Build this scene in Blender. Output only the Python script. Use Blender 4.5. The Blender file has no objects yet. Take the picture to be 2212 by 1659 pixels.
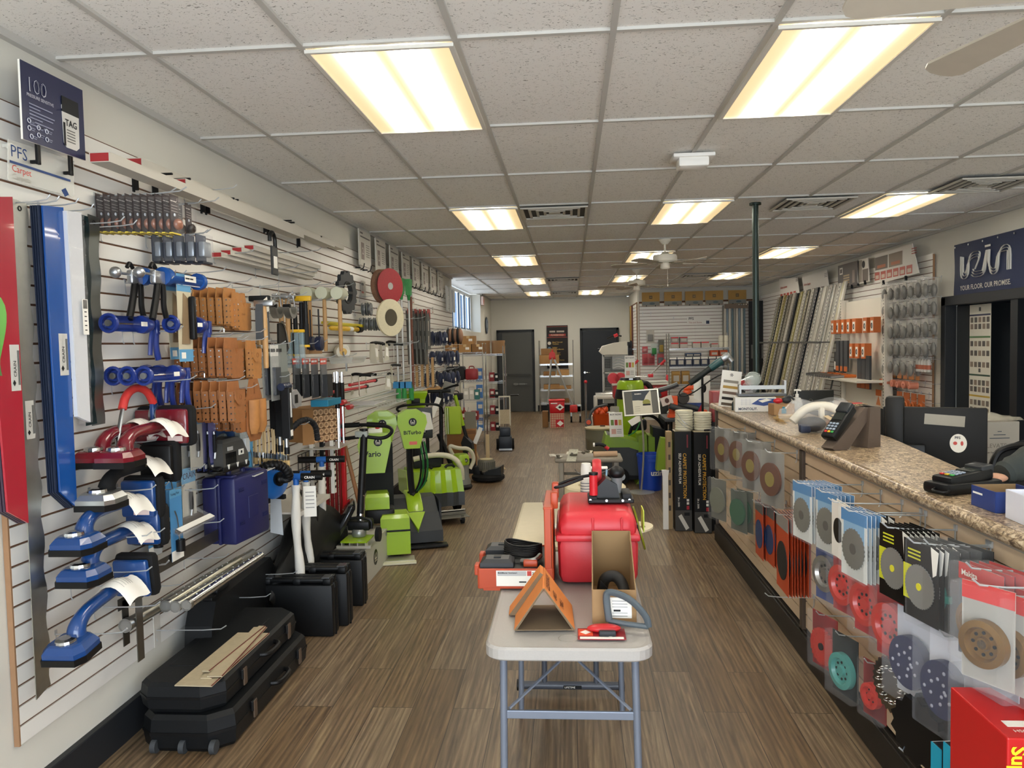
import bpy, math, random
from mathutils import Matrix, Vector
random.seed(7)
PI=math.pi
SC=bpy.context.scene
COL=SC.collection
# ---------------- camera ----------------
F_=1673.77; YAW,PITCH,ROLL=-0.0762993683,-0.0507341281,-0.0215894308
CZ=1.765; CEIL=2.945
def _axes():
    cy,sy=math.cos(YAW),math.sin(YAW);cp,sp=math.cos(PITCH),math.sin(PITCH);cr,sr=math.cos(ROLL),math.sin(ROLL)
    f=Vector((sy*cp,cy*cp,sp)); r=Vector((cy,-sy,0)); u=r.cross(f)
    return cr*r+sr*u,-sr*r+cr*u,f
AR,AU,AF=_axes()
cam=bpy.data.objects.new('camera',bpy.data.cameras.new('camera')); COL.objects.link(cam)
cam.matrix_world=Matrix(((AR.x,AU.x,-AF.x,0),(AR.y,AU.y,-AF.y,0),(AR.z,AU.z,-AF.z,CZ),(0,0,0,1)))
cam.data.sensor_width=36; cam.data.lens=36*F_/2212; cam.data.clip_start=.05; cam.data.clip_end=200
SC.camera=cam
def at(px,py,axis,val):
    """world point where the sight line of photo pixel (px,py) meets the plane axis=val"""
    d=AF+(px-1106)/F_*AR-(py-829.5)/F_*AU
    v=val-(CZ if axis==2 else 0)
    X=d*(v/d[axis]); X.z+=CZ
    return X
# ---------------- world, daylight, exposure ----------------
W=bpy.data.worlds.new('World'); SC.world=W; W.use_nodes=True
nt=W.node_tree; bgn=nt.nodes['Background']
tcw=nt.nodes.new('ShaderNodeTexCoord'); spw=nt.nodes.new('ShaderNodeSeparateXYZ'); rmw=nt.nodes.new('ShaderNodeValToRGB')
rmw.color_ramp.elements[0].position=.0; rmw.color_ramp.elements[0].color=(.62,.68,.74,1); rmw.color_ramp.elements[1].position=.6; rmw.color_ramp.elements[1].color=(.5,.7,1,1)
nt.links.new(tcw.outputs['Generated'],spw.inputs[0]); nt.links.new(spw.outputs[2],rmw.inputs[0]); nt.links.new(rmw.outputs[0],bgn.inputs[0]); bgn.inputs[1].default_value=3.6
SC.view_settings.view_transform='Standard'; SC.view_settings.look='None'; SC.view_settings.exposure=0.3; SC.view_settings.gamma=1
SC.view_settings.use_curve_mapping=False
SC.cycles.use_denoising=True
SC.cycles.max_bounces=7; SC.cycles.diffuse_bounces=4; SC.cycles.transparent_max_bounces=16
SC.cycles.sample_clamp_indirect=6.0; SC.cycles.caustics_reflective=False; SC.cycles.caustics_refractive=False
def area(name,loc,rot,sx,sy,power,col=(1,1,1)):
    l=bpy.data.lights.new(name,'AREA'); l.shape='RECTANGLE'; l.size=sx; l.size_y=sy; l.energy=power; l.color=col
    o=bpy.data.objects.new(name,l); o.location=loc; o.rotation_euler=rot; COL.objects.link(o); return o
# daylight entering by the shopfront glass behind the camera and by the high window at the back of the left wall
area('shopfront_daylight',(1.0,-1.95,1.35),(PI/2,0,0),5.6,2.3,170,(.86,.93,1.0))
hp_=area('high_window_portal',(-2.38,15.8,2.5),(0,-PI/2,0),.84,4.4,1); hp_.data.cycles.is_portal=True
# ---------------- materials ----------------
def C(h):
    h=h.lstrip('#'); v=[int(h[i:i+2],16)/255 for i in (0,2,4)]
    return tuple([(x/12.92 if x<=.04045 else ((x+.055)/1.055)**2.4) for x in v]+[1])
_M={}
def M(col,rough=.5,metal=0,alpha=1,noise=.0,scale=20,emit=0,bump=0,coat=0,trans=0):
    """procedural material, cached by its values"""
    k=(col,rough,metal,alpha,noise,scale,emit,bump,coat,trans)
    if k in _M: return _M[k]
    m=bpy.data.materials.new('mat_%s'%col.strip('#')); m.use_nodes=True; t=m.node_tree; b=t.nodes['Principled BSDF']
    c=C(col); b.inputs['Base Color'].default_value=c; b.inputs['Roughness'].default_value=rough; b.inputs['Metallic'].default_value=metal
    if max(c[:3])<.03: b.inputs['Specular IOR Level'].default_value=.3
    if alpha<1: b.inputs['Alpha'].default_value=alpha
    if coat: b.inputs['Coat Weight'].default_value=coat
    if trans: b.inputs['Transmission Weight'].default_value=trans
    if emit: b.inputs['Emission Color'].default_value=c; b.inputs['Emission Strength'].default_value=emit
    if noise or bump:
        n=t.nodes.new('ShaderNodeTexNoise'); n.inputs['Scale'].default_value=scale; n.inputs['Detail'].default_value=3
        tc=t.nodes.new('ShaderNodeTexCoord'); t.links.new(tc.outputs['Object'],n.inputs['Vector'])
        if noise:
            mx=t.nodes.new('ShaderNodeMix'); mx.data_type='RGBA'
            mx.inputs[6].default_value=tuple(min(1,x*(1-noise)) for x in c[:3])+(1,); mx.inputs[7].default_value=tuple(min(1,x*(1+noise)) for x in c[:3])+(1,)
            t.links.new(n.outputs['Fac'],mx.inputs[0]); t.links.new(mx.outputs[2],b.inputs['Base Color'])
        if bump:
            bp=t.nodes.new('ShaderNodeBump'); bp.inputs['Strength'].default_value=bump; bp.inputs['Distance'].default_value=.004
            t.links.new(n.outputs['Fac'],bp.inputs['Height']); t.links.new(bp.outputs[0],b.inputs['Normal'])
    _M[k]=m; return m
def clear(col='#ffffff',a=.16,rough=.08): return M(col,rough,0,a*.45 if a<.4 else a*.8)
def node_mat(name,fn):
    m=bpy.data.materials.new(name); m.use_nodes=True; t=m.node_tree; fn(t,t.nodes['Principled BSDF'],t.links.new,t.nodes.new); return m
def ramp(nd,stops):
    cr=nd.color_ramp
    while len(cr.elements)<len(stops): cr.elements.new(.5)
    for e,(p,c) in zip(cr.elements,stops): e.position=p; e.color=C(c) if isinstance(c,str) else (c,c,c,1)
def _floor(t,b,L,N):
    tc=N('ShaderNodeTexCoord'); mp=N('ShaderNodeMapping'); mp.inputs['Rotation'].default_value=(0,0,PI/2); L(tc.outputs['Object'],mp.inputs['Vector'])
    br=N('ShaderNodeTexBrick'); br.inputs['Scale'].default_value=1; br.inputs['Brick Width'].default_value=1.22; br.inputs['Row Height'].default_value=.2
    br.inputs['Mortar Size'].default_value=.0016; br.inputs['Mortar Smooth'].default_value=.2; br.offset=.37; br.inputs['Bias'].default_value=0
    br.inputs['Color1'].default_value=(0,0,0,1); br.inputs['Color2'].default_value=(1,1,1,1); br.inputs['Mortar'].default_value=(.5,.5,.5,1)
    L(mp.outputs[0],br.inputs['Vector'])
    # grain: each plank shifts the grain by its own amount
    ad=N('ShaderNodeVectorMath'); ad.operation='MULTIPLY_ADD'; ad.inputs[1].default_value=(7,13,5)
    L(br.outputs['Color'],ad.inputs[0]); L(tc.outputs['Object'],ad.inputs[2])
    m2=N('ShaderNodeMapping'); m2.inputs['Scale'].default_value=(34,1.5,1); L(ad.outputs[0],m2.inputs['Vector'])
    n=N('ShaderNodeTexNoise'); n.inputs['Scale'].default_value=1; n.inputs['Detail'].default_value=6; n.inputs['Roughness'].default_value=.62; n.inputs['Distortion'].default_value=1.2; L(m2.outputs[0],n.inputs['Vector'])
    m3=N('ShaderNodeMapping'); m3.inputs['Scale'].default_value=(9,.55,1); L(ad.outputs[0],m3.inputs['Vector'])
    wv=N('ShaderNodeTexWave'); wv.inputs['Scale'].default_value=1.3; wv.inputs['Distortion'].default_value=9; wv.inputs['Detail'].default_value=3; wv.inputs['Detail Scale'].default_value=1.2; L(m3.outputs[0],wv.inputs['Vector'])
    r1=N('ShaderNodeValToRGB'); ramp(r1,[(.25,'#5a4b3d'),(.48,'#836f58'),(.72,'#a89374')]); L(n.outputs['Fac'],r1.inputs[0])
    mx=N('ShaderNodeMix'); mx.data_type='RGBA'; mx.blend_type='MULTIPLY'; mx.inputs[0].default_value=.32
    L(r1.outputs[0],mx.inputs[6]); L(wv.outputs['Color'],mx.inputs[7])
    tn=N('ShaderNodeMix'); tn.data_type='RGBA'; tn.inputs[6].default_value=C('#d8cbb8'); tn.inputs[7].default_value=C('#ffffff'); L(br.outputs['Color'],tn.inputs[0])
    m4=N('ShaderNodeMix'); m4.data_type='RGBA'; m4.blend_type='MULTIPLY'; m4.inputs[0].default_value=1; L(mx.outputs[2],m4.inputs[6]); L(tn.outputs[2],m4.inputs[7])
    m5=N('ShaderNodeMix'); m5.data_type='RGBA'; L(br.outputs['Fac'],m5.inputs[0]); L(m4.outputs[2],m5.inputs[6]); m5.inputs[7].default_value=C('#2c251e')
    L(m5.outputs[2],b.inputs['Base Color'])
    b.inputs['Roughness'].default_value=.42
    bp=N('ShaderNodeBump'); bp.inputs['Strength'].default_value=.25; bp.inputs['Distance'].default_value=.002; L(n.outputs['Fac'],bp.inputs['Height']); L(bp.outputs[0],b.inputs['Normal'])
M_FLOOR=node_mat('vinyl_planks',_floor)
def _tile(t,b,L,N):
    tc=N('ShaderNodeTexCoord'); mp=N('ShaderNodeMapping'); mp.inputs['Scale'].default_value=(60,95,60); L(tc.outputs['Object'],mp.inputs['Vector'])
    n=N('ShaderNodeTexNoise'); n.inputs['Scale'].default_value=1; n.inputs['Detail'].default_value=2; n.inputs['Distortion'].default_value=1.5; L(mp.outputs[0],n.inputs['Vector'])
    r=N('ShaderNodeValToRGB'); ramp(r,[(.31,'#8d8a82'),(.38,'#f3f1ec')]); L(n.outputs['Fac'],r.inputs[0]); L(r.outputs[0],b.inputs['Base Color'])
    b.inputs['Roughness'].default_value=.9
    bp=N('ShaderNodeBump'); bp.inputs['Strength'].default_value=.5; bp.inputs['Distance'].default_value=.003; L(r.outputs[0],bp.inputs['Height']); L(bp.outputs[0],b.inputs['Normal'])
M_TILE=node_mat('ceiling_tile',_tile)
M_WALL=M('#dbd8cd',.85,noise=.02,scale=3,bump=.15)
M_SLAT=M('#eeebe4',.32,noise=.015,scale=4)
M_MDF=M('#6a4a34',.8,noise=.15,scale=30)
M_EDGE=M('#9a7656',.8,noise=.1,scale=40)
M_BLK=M('#0d0d0e',.45); M_BLK2=M('#1a1b1d',.6); M_RUB=M('#121213',.8); M_WHT=M('#f1efe9',.5); M_CHR=M('#d8dadb',.18,1); M_STL=M('#a9abab',.32,1); M_GAL=M('#b9bbb6',.38,1,noise=.12,scale=25)
M_CARD=M('#a8835c',.85,noise=.08,scale=12); M_CARD2=M('#8f6b45',.85,noise=.08,scale=14); M_HOOK=M('#c9cdd0',.3,.6)
M_WOOD=M('#b08658',.6,noise=.18,scale=30); M_DARKTRIM=M('#26282b',.5); M_GREY=M('#8b8f92',.5); M_LEA=M('#b4713c',.55,noise=.2,scale=18,bump=.2)
M_GRN=M('#9fc41a',.32,coat=.3); M_ANTH=M('#33363a',.45); M_RED=M('#c2202b',.4); M_BLUE=M('#1d5fae',.4); M_ORG=M('#e2561f',.45)
M_PAP=M('#f2efe6',.7); 
# ---------------- mesh builder ----------------
I4=Matrix.Identity(4)
def T(x=0,y=0,z=0): return Matrix.Translation((x,y,z))
def RX(a): return Matrix.Rotation(a,4,'X')
def RY(a): return Matrix.Rotation(a,4,'Y')
def RZ(a): return Matrix.Rotation(a,4,'Z')
def axis_m(p0,p1):
    p0=Vector(p0);p1=Vector(p1);d=p1-p0
    q=Vector((0,0,1)).rotation_difference(d.normalized()) if d.length>1e-9 else Matrix.Identity(3).to_quaternion()
    return Matrix.Translation(p0)@q.to_matrix().to_4x4(),d.length
class MB:
    def __init__(s): s.v=[];s.f=[];s.mi=[];s.sm=[];s.ms=[];s.T=I4
    def at(s,*m):
        s.T=I4
        for x in m: s.T=s.T@x
        return s
    def slot(s,m):
        if m not in s.ms: s.ms.append(m)
        return s.ms.index(m)
    def add(s,vs,fs,m,smooth=False,X=None):
        o=len(s.v); A=s.T if X is None else s.T@X
        s.v+= [tuple(A@Vector(p)) for p in vs]
        k=s.slot(m)
        for f in fs: s.f.append([o+i for i in f]); s.mi.append(k); s.sm.append(smooth)
        return s
    def box(s,c,d,m,bev=0,X=None,taper=None):
        x,y,z=[a/2 for a in d]; cx,cy,cz=c
        tx,ty=(taper or (1,1))
        if bev<=0:
            vs=[(cx+a*x*(tx if e>0 else 1),cy+b*y*(ty if e>0 else 1),cz+e*z) for a,b,e in ((-1,-1,-1),(1,-1,-1),(1,1,-1),(-1,1,-1),(-1,-1,1),(1,-1,1),(1,1,1),(-1,1,1))]
            return s.add(vs,[(3,2,1,0),(4,5,6,7),(0,1,5,4),(1,2,6,5),(2,3,7,6),(3,0,4,7)],m,False,X)
        bev=min(bev,x*.98,y*.98,z*.98)
        n=3; rings=[]
        def rr(ix,iy,r):
            out=[]
            for q,(sx,sy) in enumerate(((1,1),(-1,1),(-1,-1),(1,-1))):
                for k in range(n):
                    a=q*PI/2+k*(PI/2)/(n-1); out.append((sx*(ix-bev)+r*math.cos(a),sy*(iy-bev)+r*math.sin(a)))
            return out
        lev=[]
        for k in range(n):
            a=k*(PI/2)/(n-1); lev.append((-z+bev-bev*math.cos(a),bev*math.sin(a)))
        lev=lev+[(-zz,r) for zz,r in reversed(lev)]
        vs=[]
        for zz,r in lev:
            w=(zz+z)/(2*z); kx=1+(tx-1)*w; ky=1+(ty-1)*w
            vs+=[(cx+a*kx,cy+b*ky,cz+zz) for a,b in rr(x,y,r)]
        N=4*n; fs=[]
        for i in range(len(lev)-1):
            for j in range(N): fs.append((i*N+j,i*N+(j+1)%N,(i+1)*N+(j+1)%N,(i+1)*N+j))
        fs.append(tuple(reversed(range(N)))); fs.append(tuple(range((len(lev)-1)*N,len(lev)*N)))
        return s.add(vs,fs,m,bev>.004,X)
    def lathe(s,prof,m,n=20,X=None,smooth=True,arc=2*PI,scale=(1,1)):
        full=arc>6.28; c=n if full else n+1; vs=[];fs=[]
        for r,z in prof:
            for j in range(c):
                a=arc*j/n; vs.append((r*math.cos(a)*scale[0],r*math.sin(a)*scale[1],z))
        for i in range(len(prof)-1):
            for j in range(n):
                k=(j+1)%c if full else j+1
                fs.append((i*c+j,i*c+k,(i+1)*c+k,(i+1)*c+j))
        s.add(vs,fs,m,smooth,X)
        if full and (abs(prof[0][0]-prof[-1][0])>1e-6 or abs(prof[0][1]-prof[-1][1])>1e-6):
            for i,rev in ((0,True),(len(prof)-1,False)):
                if prof[i][0]>1e-6:
                    q=[vs[i*c+j] for j in range(c)]
                    s.add(q,[tuple(reversed(range(c))) if rev else tuple(range(c))],m,False,X)
        return s
    def cyl(s,p0,p1,r,m,r1=None,n=16):
        X,l=axis_m(p0,p1); return s.lathe([(r,0),(r if r1 is None else r1,l)],m,n,X)
    def ring(s,c,R,r,m,n=24,k=8,X=None,scale=(1,1)):
        prof=[(R+r*math.cos(2*PI*i/k),r*math.sin(2*PI*i/k)) for i in range(k+1)]
        return s.lathe(prof,m,n,(X or I4)@T(*c),scale=scale)
    def tube(s,pts,r,m,n=8,closed=False,smooth=2,rr=None,flat=None):
        P=[Vector(p) for p in pts]
        for _ in range(smooth if len(P)>2 else 0):
            Q=[]
            L=len(P)
            if not closed: Q.append(P[0])
            for i in range(L if closed else L-1):
                a,b=P[i],P[(i+1)%L]; Q+= [a*.75+b*.25,a*.25+b*.75]
            if not closed: Q.append(P[-1])
            P=Q
        L=len(P); vs=[]; up=None
        for i in range(L):
            if closed: d=P[(i+1)%L]-P[i-1]
            else: d=P[min(i+1,L-1)]-P[max(i-1,0)]
            if d.length<1e-9: d=Vector((0,0,1))
            d.normalize()
            if up is None: up=Vector((0,0,1)) if abs(d.z)<.9 else Vector((1,0,0))
            x=d.cross(up); 
            if x.length<1e-6: x=d.orthogonal()
            x.normalize(); y=x.cross(d).normalized(); up=y
            R=r if rr is None else rr(i/(L-1))
            for j in range(n):
                a=2*PI*j/n; vs.append(tuple(P[i]+x*(R*math.cos(a))+y*(R*math.sin(a)*(flat or 1))))
        fs=[]
        for i in range(L if closed else L-1):
            for j in range(n):
                a=i*n;b=((i+1)%L)*n; fs.append((a+j,b+j,b+(j+1)%n,a+(j+1)%n))
        s.add(vs,fs,m,True)
        if not closed: s.add(vs[:n],[tuple(range(n))],m); s.add(vs[-n:],[tuple(reversed(range(n)))],m)
        return s
    def prism(s,poly,y0,y1,m,X=None,side=None,smooth=False):
        """polygon in the x-z plane pushed from y0 to y1; side: material of the edge"""
        n=len(poly); vs=[(x,y0,z) for x,z in poly]+[(x,y1,z) for x,z in poly]
        ar=sum(poly[i][0]*poly[(i+1)%n][1]-poly[(i+1)%n][0]*poly[i][1] for i in range(n))
        o=range(n) if ar>0 else range(n-1,-1,-1); o=list(o)
        s.add(vs,[tuple(o),tuple(n+i for i in reversed(o))],m,False,X)
        s.add(vs,[(o[(i+1)%n],o[i],n+o[i],n+o[(i+1)%n]) for i in range(n)],side or m,smooth,X)
        return s
    def loft(s,rings,m,cap=True,smooth=True,X=None):
        n=len(rings[0]); vs=[p for r in rings for p in r]; fs=[]
        for i in range(len(rings)-1):
            for j in range(n): fs.append((i*n+j,i*n+(j+1)%n,(i+1)*n+(j+1)%n,(i+1)*n+j))
        if cap: fs.append(tuple(reversed(range(n)))); fs.append(tuple(range((len(rings)-1)*n,len(rings)*n)))
        return s.add(vs,fs,m,smooth,X)
    def ell(s,c,d,m,n=16,k=10,X=None):
        prof=[(max(0,math.sin(PI*i/k)),-math.cos(PI*i/k)) for i in range(k+1)]
        return s.lathe(prof,m,n,(X or I4)@T(*c)@Matrix.Diagonal((d[0]/2,d[1]/2,d[2]/2,1)))
    def surf(s,fn,nu,nv,m,th=0,X=None,smooth=True):
        vs=[tuple(fn(i/nu,j/nv)) for i in range(nu+1) for j in range(nv+1)]; w=nv+1
        fs=[(i*w+j,(i+1)*w+j,(i+1)*w+j+1,i*w+j+1) for i in range(nu) for j in range(nv)]
        s.add(vs,fs,m,smooth,X)
        return s
    def quad(s,a,b,c,d,m): return s.add([a,b,c,d],[(0,1,2,3)],m)
    def text(s,txt,size,m,X=None,align='LEFT',ext=.0004,bold=0,sx=1):
        if txt[0]=='~':   # print too small to read: one bar for each word
            x=0
            for c in txt[1:]: w=int(c)*.55*size; s.box((x+w/2,-ext,size*.35),(w,.0005,size*.5),m,0,X); x+=w+size*.4
            return s
        key=(txt,align,bold)
        if key not in _TX:
            cu=bpy.data.curves.new('t','FONT'); cu.body=txt; cu.size=1; cu.align_x=align; cu.resolution_u=2; cu.offset=bold
            o=bpy.data.objects.new('t',cu); COL.objects.link(o)
            me=o.to_mesh(); _TX[key]=([tuple(v.co) for v in me.vertices],[tuple(p.vertices) for p in me.polygons]); o.to_mesh_clear()
            bpy.data.objects.remove(o); bpy.data.curves.remove(cu)
        vs,fs=_TX[key]
        # letters stand in the x-z plane facing -y
        return s.add([(x*size*sx,-ext,y*size) for x,y,_ in vs],fs,m,False,X)
    def mesh(s,name):
        me=bpy.data.meshes.new(name); me.from_pydata(s.v,[],s.f)
        for m in s.ms: me.materials.append(m)
        me.polygons.foreach_set('material_index',s.mi); me.polygons.foreach_set('use_smooth',s.sm)
        me.set_sharp_from_angle(angle=.7); me.polygons.foreach_set('use_smooth',s.sm); me.update(); return me
_TX={}
def _obj(name,data): o=bpy.data.objects.new(name,data); COL.objects.link(o); return o
def tag(o,label=None,cat=None,group=None,kind=None):
    if label: o['label']=label
    if cat: o['category']=cat
    if group: o['group']=group
    if kind: o['kind']=kind
    return o
def thing(name,label,cat,loc=(0,0,0),rz=0,group=None,rot=None):
    o=_obj(name,None); o.location=loc; o.rotation_euler=rot or (0,0,rz); o.empty_display_size=.05
    return tag(o,label,cat,group)
def part(par,name,mb,label=None):
    o=_obj(name,mb.mesh(name)); o.parent=par
    if label: o['label']=label
    return o
def solo(name,mb,label,cat,loc=(0,0,0),rz=0,group=None,rot=None):
    o=_obj(name,mb.mesh(name)); o.location=loc; o.rotation_euler=rot or (0,0,rz); return tag(o,label,cat,group)
def struct(name,mb,par=None):
    o=_obj(name,mb.mesh(name))
    if par: o.parent=par
    else: o['kind']='structure'
    return o
_KIDS={}
def dup(o,loc=None,rz=None,label=None,group=None,rot=None,par=None,scale=None):
    c=o.copy(); COL.objects.link(c); c.parent=par
    for ch in (_kids(o)): dup(ch,par=c)
    if loc is not None: c.location=loc
    if rz is not None: c.rotation_euler=(0,0,rz)
    if rot is not None: c.rotation_euler=rot
    if scale is not None: c.scale=(scale,)*3
    if label: c['label']=label
    if group: c['group']=group
    return c
def _kids(o):
    if o.name not in _KIDS or o.parent is None: _KIDS[o.name]=[x for x in COL.objects if x.parent==o]
    return _KIDS[o.name]
ORD='first second third fourth fifth sixth seventh eighth ninth tenth eleventh twelfth thirteenth fourteenth fifteenth sixteenth seventeenth eighteenth nineteenth twentieth'.split()
LW=-2.05   # face of the left slatwall
RL=PI/2; RR=-PI/2   # facing out from the left wall / from the counter and right wall
# ================= SETTING =================
mb=MB();mb.box((1.1,9.4,-.05),(7.2,24,.1),M_FLOOR); struct('floor',mb)
mb=MB();mb.box((-2.12,5.8,CEIL/2),(.1,15.6,CEIL),M_WALL)
mb.box((-2.12,19.15,CEIL/2),(.1,2.4,CEIL),M_WALL);mb.box((-2.12,15.78,1.03),(.1,4.4,2.06),M_WALL)
mb.box((-2.25,15.78,2.05),(.26,4.4,.03),M_WHT);mb.box((-2.25,13.56,2.5),(.26,.02,.9),M_WALL);mb.box((-2.25,17.98,2.5),(.26,.02,.9),M_WALL)
struct('wall_left',mb)
mb=MB();mb.box((-.25,20.36,CEIL/2),(3.7,.1,CEIL),M_WALL); struct('wall_back',mb)
mb=MB();mb.box((1.57,19.0,CEIL/2),(.1,2.7,CEIL),M_WALL);mb.box((2.9,17.66,CEIL/2),(2.7,.1,CEIL),M_WALL); struct('wall_alcove',mb)
mb=MB();mb.box((4.25,13.35,CEIL/2),(.1,8.7,CEIL),M_WALL);mb.box((4.25,2.4,CEIL/2),(.1,9.2,CEIL),M_WALL);mb.box((4.25,8.0,2.56),(.1,2.0,.8),M_WALL); struct('wall_right',mb)
mb=MB();mb.box((-1.95,-2.05,CEIL/2),(.3,.1,CEIL),M_WALL);mb.box((4.0,-2.05,CEIL/2),(.4,.1,CEIL),M_WALL);mb.box((1,-2.05,2.72),(6,.1,.45),M_WALL);mb.box((1,-2.05,.1),(6,.1,.2),M_WALL)
for x in (-1.78,.2,2.0,3.78): mb.box((x,-2.05,1.35),(.06,.08,2.3),M_DARKTRIM)
struct('wall_front',mb)
# dark store room beyond the doorway on the right
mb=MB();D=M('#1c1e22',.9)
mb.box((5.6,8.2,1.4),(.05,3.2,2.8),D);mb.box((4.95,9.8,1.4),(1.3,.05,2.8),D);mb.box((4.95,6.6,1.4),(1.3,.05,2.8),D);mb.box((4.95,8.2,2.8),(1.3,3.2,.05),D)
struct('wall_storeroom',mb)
# suspended ceiling
X0,Y0=-1.036,3.040
mb=MB();mb.box((1.1,9.2,CEIL+.04),(6.9,22.6,.05),M_TILE); struct('ceiling',mb)
mb=MB();MG=M('#c2c0ba',.6)
for i in range(-2,9):
    x=X0+.61*i
    if -2.05<x<4.2: mb.box((x,9.2,CEIL+.009),(.024,22.4,.012),MG)
for j in range(-5,15):
    y=Y0+1.22*j;mb.box((1.07,y,CEIL+.009),(6.25,.024,.0118),MG)
mb.box((-2.055,5.6,CEIL),(.03,15.9,.03),MG);mb.box((-2.055,19.15,CEIL),(.03,2.3,.03),MG);mb.box((4.185,7.8,CEIL),(.03,19.6,.03),MG)
mb.box((-.28,20.28,CEIL),(3.5,.03,.03),MG);mb.box((2.85,17.58,CEIL),(2.6,.03,.03),MG)
g=struct('trim_1',mb); g['label']='white ceiling grid bars'
# baseboards
mb=MB();
mb.box((-2.055,5.6,.08),(.03,15.4,.16),M_DARKTRIM,.004);mb.box((-2.06,5.6,.155),(.035,15.4,.012),M_DARKTRIM);mb.box((-2.055,19.1,.08),(.03,2.3,.16),M_DARKTRIM); struct('baseboard_left',mb)
mb=MB();mb.box((-.33,20.29,.08),(1.1,.03,.16),M_DARKTRIM);mb.box((-2.0,20.29,.08),(.1,.03,.16),M_DARKTRIM);mb.box((1.4,20.29,.08),(.24,.03,.16),M_DARKTRIM); struct('baseboard_back',mb)
mb=MB();mb.box((4.18,13.3,.08),(.03,8.5,.16),M_DARKTRIM);mb.box((1.505,18.9,.08),(.03,2.6,.16),M_DARKTRIM); struct('baseboard_right',mb)
# high window in the recess
def _sky_glass(t,b,L,N): b.inputs['Base Color'].default_value=C('#dfefff'); b.inputs['Roughness'].default_value=.02; b.inputs['Alpha'].default_value=.12
M_GLASS=node_mat('window_glass',_sky_glass)
mb=MB();FRM=M('#e8e6e0',.5); DK=M('#2d3f52',.5)
for z in (2.11,2.90): mb.box((-2.33,15.78,z),(.06,4.4,.07),FRM)
for i in range(6):
    y=13.62+i*.865;mb.box((-2.33,y,2.5),(.07,.07,.8),FRM)
    if i<5: mb.box((-2.31,y+.72,2.5),(.03,.05,.76),DK);mb.box((-2.31,y+.38,2.14),(.03,.72,.02),DK)
w=struct('window_1',mb)
mb=MB();mb.box((-2.34,15.78,2.5),(.006,4.3,.78),M_GLASS); struct('pane',mb,w)
# neighbour wall seen through the high window
mb=MB();mb.box((-8,32,2.5),(14,.3,9),M('#7389a0',.9,noise=.2,scale=1.2)); 
for i in range(14): mb.box((-14.5+i*1.0,31.8,3),(.25,.1,7),M('#43566b',.8))
tag(struct('wall_outside',mb))
# doors
def _kids0(d,n): return [x for x in COL.objects if x.parent==d and x.name.startswith(n)][0]
def door(n,x0,x1,h,leaf,frame,y=20.3):
    mb=MB()
    for x in (x0+.03,x1-.03): mb.box((x,y-.01,h/2),(.06,.1,h),frame,.004)
    mb.box(((x0+x1)/2,y-.01,h-.03),(x1-x0,.1,.06),frame,.004)
    d=struct('door_%d'%n,mb)
    mb=MB();mb.box(((x0+x1)/2,y-.015,(h-.06)/2),(x1-x0-.125,.04,h-.08),leaf,.003); struct('door_leaf',mb,d)
    return d
MDR=M('#4a4a46',.5); MDR2=M('#23272c',.45)
d=door(1,-1.93,-.94,2.15,MDR,M_DARKTRIM)
mb=MB();mb.box((-1.83,20.255,1.05),(.1,.04,2.04),M('#2b2e31',.5)); struct('dark_side_strip',mb,d)
mb=MB();mb.box((-1.4,20.2,.98),(.7,.03,.03),M('#3a3a38',.4,.6),.004);mb.box((-1.72,20.2,.98),(.1,.05,.06),M('#9a9a96',.3,.8));mb.cyl((-1.78,20.2,1.0),(-1.72,20.17,1.0),.012,M_CHR); struct('push_bar',mb,_kids0(d,'door_leaf'))
mb=MB();MB_=M('#7b7a74',.35,.8)
mb.box((-1.33,20.22,.73),(.36,.012,.018),MB_);mb.box((-1.45,20.2,.73),(.1,.03,.05),MB_,.004);mb.box((-1.28,20.2,.73),(.14,.03,.04),MB_,.004);mb.cyl((-1.45,20.19,.7),(-1.45,20.19,.76),.012,MB_); struct('door_bolt',mb,_kids0(d,'door_leaf'))
d=door(2,.25,1.25,2.15,MDR2,M('#1f2326',.5))
mb=MB();mb.cyl((.36,20.27,1.0),(.36,20.22,1.0),.03,M_CHR);mb.tube([(.36,20.22,1.0),(.42,20.21,1.0),(.49,20.22,.99)],.011,M_CHR); struct('door_handle',mb,_kids0(d,'door_leaf'))
mb=MB();mb.box((.75,20.262,1.62),(.14,.006,.035),M('#0e0f10',.3));mb.text('~5',.02,M('#c8c8c8'),T(.705,20.258,1.613)); struct('door_plate',mb,_kids0(d,'door_leaf'))
# doorway on the right wall
mb=MB()
for y in (8.97,6.7): mb.box((4.19,y,1.09),(.12,.1,2.18),M_DARKTRIM,.004)
mb.box((4.19,7.83,2.14),(.12,2.36,.1),M_DARKTRIM,.004); d=struct('door_3',mb)
# leaf swung half open into the store room
mb=MB();X=T(4.26,8.9,1.05)@RZ(math.radians(-62));mb.box((.46,0,0),(.92,.045,2.06),M('#25292d',.45),.003,X); struct('door_leaf',mb,d)
mb=MB();mb.box((.8,-.05,.85),(.02,.02,.3),M_STL,.004,X);mb.box((.8,-.035,.98),(.04,.03,.03),M_STL,0,X); struct('door_closer',mb,d)
# glass side with dark frame nearer the camera
mb=MB();mb.box((4.19,7.62,1.05),(.08,.12,2.1),M('#1b1d20',.4)); struct('door_stile',mb,d)
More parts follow.
